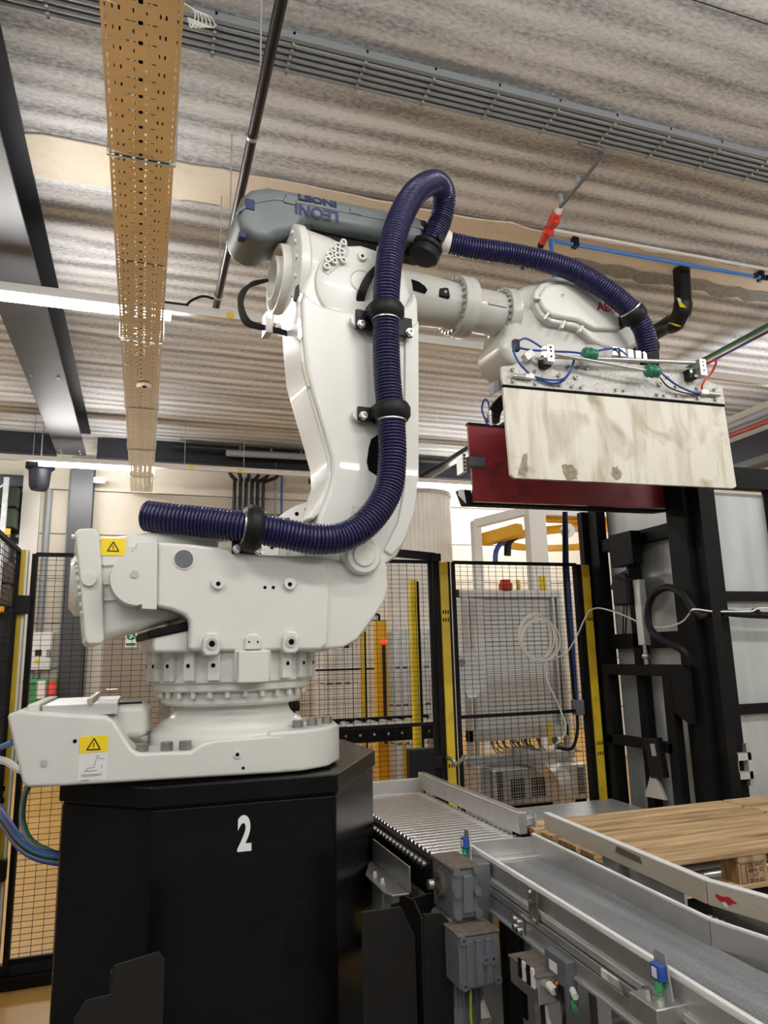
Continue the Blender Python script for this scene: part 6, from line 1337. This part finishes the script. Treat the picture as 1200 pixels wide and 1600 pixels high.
# plastic bag / sheet hanging on the fence
ppr = thing('paper_sheets', 'crumpled white paper sheets hanging on the fence by the cabinet', 'paper', C2(735, 1040, FY + 0.02))
def fq(pts, Y): return [(onY(x, y, Y).x, onY(x, y, Y).z) for x, y in pts]
MB().prism(fq([(715, 1025), (735, 1012), (748, 1028), (764, 1062), (757, 1075), (742, 1090), (734, 1092), (722, 1072), (712, 1048)], FY + 0.02), FY + 0.018, FY + 0.021).build('sheet', 'sticker_white', ppr)
MB().prism(fq([(716, 1034), (722, 1028), (728, 1036), (721, 1043)], FY + 0.016), FY + 0.015, FY + 0.0165).build('pictogram', 'print_grey', ppr)
MB().prism(fq([(735, 1070), (764, 1060), (750, 1082), (738, 1092)], FY + 0.03), FY + 0.026, FY + 0.03).build('sheet', 'white_print', ppr)
# cable coil
cl_ = thing('cable_coil', 'coil of white cable hung on the fence in front of the cabinet', 'cable', onY(840, 995, FY - 0.03))
c = onY(840, 995, FY - 0.03)
for k in range(4):
    rx, rz = 0.125 + 0.007 * k, 0.155 - 0.006 * k; off = (0.012 * (k - 1.5), 0.012 * (k % 2))
    pts = [(c.x + off[0] + rx * math.cos(t * math.pi / 14), FY - 0.03 - 0.006 * k, c.z + off[1] + rz * math.sin(t * math.pi / 14) - 0.012 * k) for t in range(29)]
    MB().tube(pts, 0.0062, 8).build('loop', 'cable_white', cl_)
MB().tube(smooth_path([onY(862, 1030, FY - 0.03), onY(885, 1020, FY - 0.05), onY(903, 990, FY - 0.08), onY(912, 970, FY - 0.08), onY(921, 953, FY - 0.09)], 7), 0.005, 6).build('tail', 'cable_white', cl_)
MB().tube(smooth_path([onY(852, 1033, FY - 0.03), onY(856, 1065, FY - 0.03), onY(872, 1100, FY - 0.02), onY(884, 1135, FY - 0.02), onY(878, 1155, FY + 0.02), onY(868, 1163, FY + 0.06)], 7), 0.005, 6).build('tail', 'cable_white', cl_)
# blue and black hoses down the fence
bh = thing('fence_hose', 'blue pipe fixed upright to the fence beside the yellow post', 'pipe', onY(895, 1100, FY - 0.03))
MB().tube([onY(884, 800, FY + 0.03), onY(886, 890, FY + 0.03), onY(901, 1100, FY + 0.03)], 0.014, 10).build('pipe', 'blue_hose', bh)
a = onY(904, 1105, FY); MB().box(a.x - 0.03, a.x + 0.03, FY - 0.03, FY + 0.05, a.z - 0.05, a.z + 0.05).build('valve', 'motor_grey', bh, bev=0.006)
bk = tag(MB().tube(smooth_path([onY(881, 800, FY + 0.02), onY(882, 900, FY + 0.02), onY(889, 1000, FY + 0.02), onY(896, 1080, FY + 0.02), onY(902, 1120, FY + 0.03), onY(901, 1150, FY + 0.04), onY(892, 1170, FY + 0.06), onY(870, 1168, FY + 0.1)], 7), 0.011, 10).build('fence_cable', 'rubber'), 'black cable running down the fence next to the blue pipe', 'cable')
# cooling unit with duct
YA = 5.2
cu_ = thing('cooling_unit', 'grey metal cooling unit with square grilles below the cabinet', 'cooling unit', (3.0, YA, 0))
q = lambda px, py: onY(px, py, YA)
x0, x1 = q(774, 1205).x, q(916, 1195).x; z1 = q(774, 1205).z; z0 = q(774, 1262).z
MB().box(x0, x1, YA, YA + 0.45, z0, z1).build('housing', 'aluminium', cu_, bev=0.006)
MB().box(x0 - 0.09, x0 - 0.004, YA + 0.08, YA + 0.45, 0.05, z1 + 0.02).build('side_box', 'galvanised', cu_, bev=0.006)
MB().box(x0, x1, YA + 0.03, YA + 0.4, z0 - 0.04, z0).build('dark_gap', 'hole_black', cu_)
MB().box(x0, x1, YA, YA + 0.45, 0.1, z0 - 0.04).build('base', 'galvanised', cu_, bev=0.004)
for (px0, py0, px1, py1) in ((775, 1207, 787, 1250), (797, 1217, 821, 1246), (829, 1215, 853, 1243), (902, 1199, 914, 1240)):
    a = q(px0, py0); b_ = q(px1, py1); gg = MB().box(a.x, b_.x, YA - 0.001, YA + 0.002, b_.z, a.z).build('grille_opening', 'hole_black', cu_)
    mb = MB(); nx = max(3, int((b_.x - a.x) / 0.019)); nz = max(4, int((a.z - b_.z) / 0.019))
    for k in range(nx + 1): xx = a.x + (b_.x - a.x) * k / nx; mb.box(xx - 0.003, xx + 0.003, YA - 0.004, YA - 0.001, b_.z, a.z)
    for k in range(nz + 1): zz_ = b_.z + (a.z - b_.z) * k / nz; mb.box(a.x, b_.x, YA - 0.004, YA - 0.001, zz_ - 0.003, zz_ + 0.003)
    mb.build('grille', 'galvanised', gg, kind='stuff')
MB().box(x0, x1, YA - 0.004, YA - 0.001, z0 - 0.10, z0 - 0.06).build('lower_grille', 'hole_black', cu_)
du = thing('cable_duct', 'silver rectangular duct bending down over the cooling unit', 'duct', onY(880, 1240, 4.95))
Y0 = 4.95
cen = smooth_path([Vector((onY(800, 1178, 5.5).x, 5.55, 0.77)), Vector((onY(840, 1190, 5.2).x, 5.2, 0.765)), onY(858, 1200, 5.0), onY(873, 1215, Y0), onY(880, 1235, Y0 - 0.02), onY(882, 1275, Y0 - 0.02), onY(882, 1300, Y0 - 0.02)], 6)
vs = []; fs = []
for i, p in enumerate(cen):
    d = (cen[min(i + 1, len(cen) - 1)] - cen[max(i - 1, 0)]).normalized(); s_ = Vector((1, 0.25, 0)); s_ = (s_ - d * s_.dot(d)).normalized(); n_ = d.cross(s_)
    for u, v in ((-1, -1), (1, -1), (1, 1), (-1, 1)): vs.append(p + s_ * 0.07 * u + n_ * 0.045 * v)
for i in range(len(cen) - 1):
    for k in range(4): fs.append((i * 4 + k, i * 4 + (k + 1) % 4, (i + 1) * 4 + (k + 1) % 4, (i + 1) * 4 + k))
fs.append((3, 2, 1, 0)); MB().add(vs, fs).build('duct', 'steel', du)
a = cen[-6]; MB().box(a.x - 0.075, a.x + 0.075, a.y - 0.06, a.y + 0.06, a.z - 0.004, a.z + 0.004).build('strap', 'black_plastic', du)
mb = MB().box(onY(720, 1178, 5.5).x, onY(890, 1168, 5.5).x, 5.42, 5.55, 0.72, 0.775).build('tray', 'galvanised', du, bev=0.004)
# back roller conveyor
YK = 6.0
bkc = thing('roller_conveyor', 'black framed roller conveyor behind the fence left of the yellow post', 'conveyor', (2.0, YK, 0))
MB().box(1.2, 2.62, YK, YK + 0.05, 0.88, 0.985).build('side_rail', 'black_matte', bkc, bev=0.004)
MB().box(1.2, 2.62, YK + 0.55, YK + 0.6, 0.90, 1.03).build('side_rail', 'black_matte', bkc, bev=0.004)
r0_ = None
for k in range(11):
    x = 1.27 + 0.125 * k
    if r0_ is None: r0_ = MB().cyl((x, YK + 0.05, 0.975), (x, YK + 0.55, 0.975), 0.04, 16).build('roller', 'aluminium', bkc); n0 = MB().cyl((x, YK, 0.94), (x, YK - 0.006, 0.94), 0.012, 8).build('axle_nut', 'chrome', bkc); ra, na = r0_.location.copy(), n0.location.copy()
    else:
        c = r0_.copy(); COL.objects.link(c); c.location = ra + Vector((0.125 * k, 0, 0)); c = n0.copy(); COL.objects.link(c); c.location = na + Vector((0.125 * k, 0, 0))
for xx in (1.3, 2.45): MB().box(xx, xx + 0.05, YK + 0.1, YK + 0.15, 0, 0.9).build('leg', 'steel', bkc)
# light curtain columns and yellow uprights
lc = thing('light_curtain', 'orange-yellow light curtain column with a glowing red lamp behind the fence', 'column', (2.14, 6.9, 0))
a = onY(587, 970, 6.9); b_ = onY(605, 970, 6.9); MB().box(a.x, b_.x, 6.9, 7.0, 0, a.z).build('column', 'orange_yellow', lc, bev=0.01)
MB().box((a.x + b_.x) / 2 + 0.0, (a.x + b_.x) / 2 + 0.03, 6.885, 6.9, 0.75, a.z - 0.24).build('window', 'print_black', lc)
p_ = onY(600, 1003, 6.89); MB().sphere((p_.x, 6.89, p_.z), 0.028, 12, 8).build('lamp', 'red_lamp', lc)
def upright(px, py, Y, w_, label, m='yellow_bright', dark=True):
    a = onY(px, py, Y); t = thing('yellow_upright', label, 'post', (a.x, Y, 0))
    MB().box(a.x - w_ / 2, a.x + w_ / 2, Y, Y + 0.06, 0, a.z).build('face', m, t, bev=0.004)
    if dark: MB().box(a.x + w_ / 2, a.x + w_ / 2 + 0.022, Y + 0.01, Y + 0.06, 0, a.z - 0.01).build('channel', 'black_matte', t)
    return t
upright(646, 906, 5.2, 0.05, 'slim bright yellow upright just left of the middle fence post')
upright(567, 985, 7.6, 0.03, 'thin yellow upright behind the robot turret', 'yellow_paint')
upright(634, 1160, 6.6, 0.02, 'short thin yellow upright under the rear conveyor', 'yellow_bright', False)
# second mesh fence far behind
wire_panel(1.2, 2.55, 0.0, 2.05, 7.8, 'distant black wire mesh fence panel behind the rear conveyor', (1.45,))
# ribbed translucent curtain / silo
sl = thing('ribbed_silo', 'tall pale ribbed silo standing behind the yellow uprights', 'silo', (4.2, 10.6, 0))
cx, cy, rr = onY(653, 800, 10.6).x, 10.6, 0.52
n = 96; vs = []; fs = []
ztop_ = onY(653, 764, 10.08).z
for z in (0.0, ztop_):
    for i in range(n):
        t = 2 * math.pi * i / n; q_ = rr * (1 + (0.02 if i % 2 else -0.0)); vs.append((cx + q_ * math.cos(t), cy + q_ * math.sin(t), z))
fs = [(i, (i + 1) % n, n + (i + 1) % n, n + i) for i in range(n)] + [tuple(range(n, 2 * n))]
MB().add(vs, fs).build('ribbed_shell', 'curtain', sl, flat=True)
MB().lathe([(rr + 0.03, 0), (rr + 0.04, 0.03), (rr + 0.03, 0.06)], (cx, cy, ztop_ - 0.05), (0, 0, 1), 48).build('top_hoop', 'galvanised', sl)
# lower goods: wrapped grey stacks
def stack(px0, px1, py0, Y, label, m='curtain', d=0.6):
    a = onY(px0, py0, Y); b_ = onY(px1, py0, Y); t = thing('wrapped_stack', label, 'stack', ((a.x + b_.x) / 2, Y, 0), 'wrapped stacks behind the fence')
    w_ = b_.x - a.x; n = max(2, int(w_ / 0.10)); h = 4
    for j in range(h):
        z0, z1 = a.z * j / h, a.z * (j + 1) / h - 0.012
        MB().box(a.x, b_.x, Y, Y + d, z0, z1).build('layer', m, t, bev=0.02, seg=2)
    for k in range(n): MB().box(a.x + w_ * k / n, a.x + w_ * k / n + 0.03, Y - 0.012, Y, 0, a.z).build('film_fold', m, t)
    return t
stack(506, 560, 1012, 8.6, 'pale film-wrapped stack seen below the robot turret')
stack(612, 690, 985, 9.0, 'grey wrapped stack behind the slim yellow upright', 'galvanised')
stack(930, 1010, 880, 9.6, 'pale wrapped stack behind the black gate', 'curtain')
# ------------------------------------------------------------------ yellow ring wrapper
rw = thing('ring_wrapper', 'pallet ring wrapper with white frame and yellow ring behind the cabinet', 'machine', (5.3, 9.5, 0))
Yw = 9.0
a = onY(740, 815, Yw); b_ = onY(752, 815, Yw); MB().box(a.x, b_.x, Yw, Yw + 0.12, 0, a.z + 0.02).build('post', 'white_paint', rw, bev=0.006)
a2 = onY(826, 795, 8.3); b2 = onY(851, 795, 8.3); MB().box(a2.x, b2.x, 8.3, 8.45, 0, a2.z + 0.05).build('post', 'white_paint', rw, bev=0.006)
MB().box(b2.x, b2.x + 0.02, 8.32, 8.42, 0, a2.z).build('post_groove', 'aluminium', rw)
MB().bar((a.x + 0.05, Yw + 0.05, a.z - 0.02), (a2.x + 0.05, 8.40, a2.z + 0.0), 0.10, 0.12).build('top_beam', 'white_paint', rw, bev=0.006)
MB().bar((a2.x + 0.1, 8.4, a2.z + 0.0), (a2.x + 2.2, 8.4, a2.z + 0.02), 0.10, 0.13).build('top_beam', 'white_paint', rw, bev=0.006)
MB().bar((a.x + 0.2, Yw + 0.1, a.z - 0.24), (a2.x + 0.0, 8.55, a2.z - 0.24), 0.16, 0.18).build('carriage', 'orange_yellow', rw, bev=0.02)
yb_ = onY(880, 806, 8.6); MB().bar((a2.x + 0.2, 8.6, yb_.z), (a2.x + 1.6, 8.6, yb_.z), 0.12, 0.20).build('carriage', 'orange_yellow', rw, bev=0.02)
rc_ = onY(905, 840, 9.3)
MB().lathe([(0.96, -0.05), (1.06, -0.05), (1.06, 0.05), (0.96, 0.05), (0.96, -0.05)], (rc_.x + 0.05, 9.6, rc_.z + 0.03), (0, 0, 1), 72).build('ring', 'orange_yellow', rw)
MB().lathe([(0.99, -0.01), (1.05, -0.01), (1.05, 0.012), (0.99, 0.012), (0.99, -0.01)], (rc_.x + 0.05, 9.6, rc_.z + 0.075), (0, 0, 1), 72).build('belt', 'black_matte', rw)
p_ = onY(885, 830, 8.5); MB().cyl((p_.x, 8.5, p_.z), (p_.x, 8.44, p_.z), 0.10, 24).build('drive_wheel', 'white_paint', rw); MB().cyl((p_.x, 8.44, p_.z), (p_.x, 8.42, p_.z), 0.03, 12).build('hub', 'steel', rw)
MB().tube(smooth_path([onY(793, 868, 8.9), onY(794, 850, 8.9), onY(800, 842, 8.9), onY(806, 838, 8.9)], 5), 0.05, 10).build('hose', 'rubber', rw)
MB().tube(smooth_path([onY(774, 880, 8.9), onY(775, 862, 8.9), onY(782, 850, 8.9), onY(792, 847, 8.9)], 5), 0.035, 10).build('hose', 'blue_hose', rw)
# ------------------------------------------------------------------ back wall services
mf = thing('pipe_manifold', 'row of thick black pipes bending down the back wall above the blue hose', 'pipes', (1.8, 12.9, 4.6))
for k in range(6):
    xk = 1.50 + 0.105 * k; off = (-0.10, -0.02, 0.06, 0.14, 0.22, 0.32)[k]
    MB().tube(smooth_path([(xk + off, 12.95, 5.06), (xk + off * 0.8, 12.95, 4.92), (xk + 0.02, 12.95, 4.80), (xk, 12.95, 4.70), (xk, 12.95, 3.0)], 5), 0.034, 10).build('pipe', 'pipe_black', mf)
MB().box(1.42, 2.1, 12.99, 13.02, 4.22, 4.26).build('clamp_rail', 'galvanised', mf)
for k in range(2): MB().cyl((2.26 + 0.12 * k, 13.0, 5.2), (2.26 + 0.12 * k, 13.0, 3.0), 0.022, 8).build('thin_pipe', ('conduit_grey', 'blue_hose')[k], mf)
MB().cyl((0.4, 12.75, 5.32), (6.5, 12.75, 5.38), 0.07, 14).build('header', 'pipe_black', mf)
MB().cyl((1.3, 12.6, 5.22), (4.4, 12.6, 5.27), 0.06, 14).build('header', 'conduit_grey', mf)
for k in range(5): MB().cyl((1.55 + 0.28 * k, 12.6, 5.22), (1.55 + 0.28 * k, 12.75, 5.36), 0.03, 8).cyl((1.55 + 0.28 * k, 12.6, 5.36), (1.55 + 0.28 * k, 12.6, 5.24), 0.025, 8).build('valve', ('gunk', 'pipe_black')[k % 2], mf)
simple_pipe('wall_tray', 'dark horizontal cable tray on the back wall behind the blue hose', [(0.4, 13.1, 4.16), (3.4, 13.1, 4.22)], 0.05, 'motor_grey', 'cable tray', 4)
simple_pipe('wall_pipe', 'thick black pipe turning down the back wall beside the lower arm', smooth_path([(2.9, 13.0, 4.88), (3.5, 13.0, 4.92), (3.58, 13.0, 4.86), (3.6, 13.0, 4.6), (3.6, 13.0, 1.0)], 5), 0.05, 'pipe_black')
for k, (xx, lab) in enumerate(((-1.62, 'thick grey downpipe on the back wall at the left'), (-1.30, 'thin grey conduit on the back wall left of the column'), (0.13, 'thin grey conduit on the back wall below the cable tray end'))):
    simple_pipe('wall_conduit', lab, [(xx, YB - 0.10, 0.9), (xx, YB - 0.10, (4.55, 4.9, 4.4)[k])], (0.055, 0.018, 0.02)[k], 'conduit_grey', 'conduit', 10)
hn = thing('heater_unit', 'dark round unit hanging under the ceiling at the far left', 'heater', (-1.75, 12.4, 4.4))
a = onY(62, 745, 12.4); MB().lathe([(0, -0.22), (0.12, -0.22), (0.15, -0.16), (0.17, 0.10), (0.22, 0.14), (0.22, 0.22), (0, 0.22)], (a.x, 12.4, a.z), (0, 0, 1), 24).build('housing', 'beam_dark', hn); MB().cyl((a.x, 12.4, a.z + 0.2), (a.x, 12.4, ZC), 0.01, 6).build('rod', 'steel', hn)
# wall cabinet and green bench at far left
wc = thing('wall_box', 'white electrical box on the back wall at the far left', 'electrical box', (-1.6, YB - 0.2, 1.4))
a = onY(46, 988, YB - 0.2); b_ = onY(79, 1046, YB - 0.2)
MB().box(a.x, b_.x, YB - 0.2, YB - 0.07, b_.z, a.z).build('housing', 'white_paint', wc, bev=0.006)
c = onY(60, 1020, YB - 0.2); MB().box(c.x - 0.05, c.x + 0.05, YB - 0.206, YB - 0.2, c.z - 0.05, c.z + 0.05).build('display', 'print_black', wc); MB().box(c.x + 0.12, c.x + 0.22, YB - 0.206, YB - 0.2, c.z - 0.08, c.z + 0.05).build('keypad', 'conduit_grey', wc)
c = onY(58, 1033, YB - 0.2); MB().cyl((c.x, YB - 0.2, c.z), (c.x, YB - 0.22, c.z), 0.035, 16).build('knob', 'sticker_yellow', wc)
gb_ = thing('green_stand', 'green steel stand with a red socket below the white wall box', 'stand', (-1.6, 12.6, 0))
a = onY(35, 1062, 12.6); b_ = onY(88, 1062, 12.6); MB().box(a.x, b_.x, 12.6, 12.9, a.z - 0.06, a.z).build('top', 'green_paint', gb_, bev=0.01); c = onY(55, 1075, 12.6); MB().box(c.x - 0.07, c.x + 0.07, 12.65, 12.8, 0, a.z - 0.06).build('leg', 'green_paint', gb_)
c = onY(82, 1074, 12.6); MB().lathe([(0, -0.12), (0.06, -0.12), (0.07, 0.0), (0.05, 0.10), (0, 0.10)], (c.x, 12.55, c.z), (0, 0.3, 1), 16).build('socket', 'red_plastic', gb_)
c = onY(64, 1076, 12.6); MB().box(c.x - 0.06, c.x + 0.06, 12.58, 12.6, c.z - 0.15, c.z + 0.12).build('card', 'white_print', gb_)
# doorway and racking at the far left
dw = struct('door_2', MB().box(-3.9, -2.0, YB - 0.08, YB - 0.061, 0, 4.55), 'doorway_dark')  # near-black sheet stands in for the darkness beyond the open doorway
MB().box(-2.02, -1.74, YB - 0.2, YB - 0.061, 0, 4.85).build('door_jamb', 'door_frame', dw); MB().box(-3.9, -2.02, YB - 0.16, YB - 0.061, 4.55, 4.75).build('door_lintel', 'beam_paint', dw)
rk = thing('storage_rack', 'steel storage rack with dark goods in the doorway at the far left', 'rack', (-2.6, 12.7, 0))
for xx in (-2.75, -2.25): MB().box(xx, xx + 0.08, 12.7, 12.78, 0, 4.6).build('upright', 'galvanised', rk)
for zz_ in (1.2, 2.4, 3.65): MB().box(-3.7, -2.1, 12.72, 12.78, zz_, zz_ + 0.1).build('beam', 'orange_yellow', rk)
MB().bar((-2.7, 12.74, 4.1), (-2.22, 12.74, 4.5), 0.03).build('brace', 'galvanised', rk); MB().bar((-2.7, 12.74, 4.2), (-2.22, 12.74, 3.8), 0.03).build('brace', 'galvanised', rk)
for k, (z0, m_, lab) in enumerate(((3.78, 'box_goods', 'dark green packed goods on the upper shelf of the rack'), (2.52, 'gunk', 'brown packed goods on the lower shelf of the rack'))):
    g_ = thing('packed_goods', lab, 'goods', (-2.5, 12.95, z0)); 
    for j in range(2): MB().box(-3.2, -2.05, 12.84, 13.15, z0 + 0.36 * j, z0 + 0.34 + 0.36 * j).build('bale', m_, g_, bev=0.03, seg=2)
# yellow machine leg and dark pipes behind robot neck
dp = thing('rear_pipe_stack', 'stack of horizontal black pipes behind the fence right of the robot neck', 'pipes', (1.5, 8.5, 0.9))
for k in range(4): a = onY(490, 1060 + 14 * k, 8.5); MB().cyl((0.9, 8.5, a.z), (1.62 + 0.05 * k, 8.5, a.z), 0.06, 12).build('pipe', 'pipe_black', dp)
MB().box(1.0, 1.06, 8.52, 8.58, 0, 1.4).build('post', 'black_matte', dp); MB().box(1.45, 1.51, 8.52, 8.58, 0, 1.4).build('post', 'black_matte', dp)
# ------------------------------------------------------------------ cable bundle from the robot foot
cbl = thing('hose_bundle', 'blue, green and grey hoses curving from the left edge to the plinth', 'hoses', (-0.4, 3.3, 0.9))
for k in range(6):
    m_ = ('blue_hose', 'cable_blue', 'green_hose', 'rubber', 'conduit_grey', 'blue_hose')[k]
    MB().tube(smooth_path([(-0.95, 3.9, 1.30 - 0.015 * k), onY(-20, 1240 + 5 * k, 3.6), onY(8, 1275 + 4 * k, 3.45), onY(30, 1305 + 4 * k, 3.35), onY(60, 1328 + 3 * k, 3.30), onY(105, 1336 + 3 * k, 3.30)], 7), 0.011, 8).build('hose', m_, cbl)
for k in range(2): MB().tube(smooth_path([onY(42 + 3 * k, 1228, 3.3), onY(36 + 2 * k, 1250, 3.3), onY(34 + 3 * k, 1285, 3.3), onY(48 + 4 * k, 1315, 3.3), onY(90, 1334, 3.3)], 7), 0.009, 8).build('hose', ('conduit_grey', 'green_hose')[k], cbl)
MB().tube(smooth_path([onY(-15, 1185, 3.2), onY(10, 1190, 3.15), onY(25, 1200, 3.1), onY(35, 1204, 3.05)], 6), 0.014, 8).build('hose', 'cable_white', cbl)
MB().tube(smooth_path([onY(-15, 1172, 3.3), onY(5, 1166, 3.2), onY(20, 1160, 3.1)], 6), 0.012, 8).build('hose', 'cable_blue', cbl)
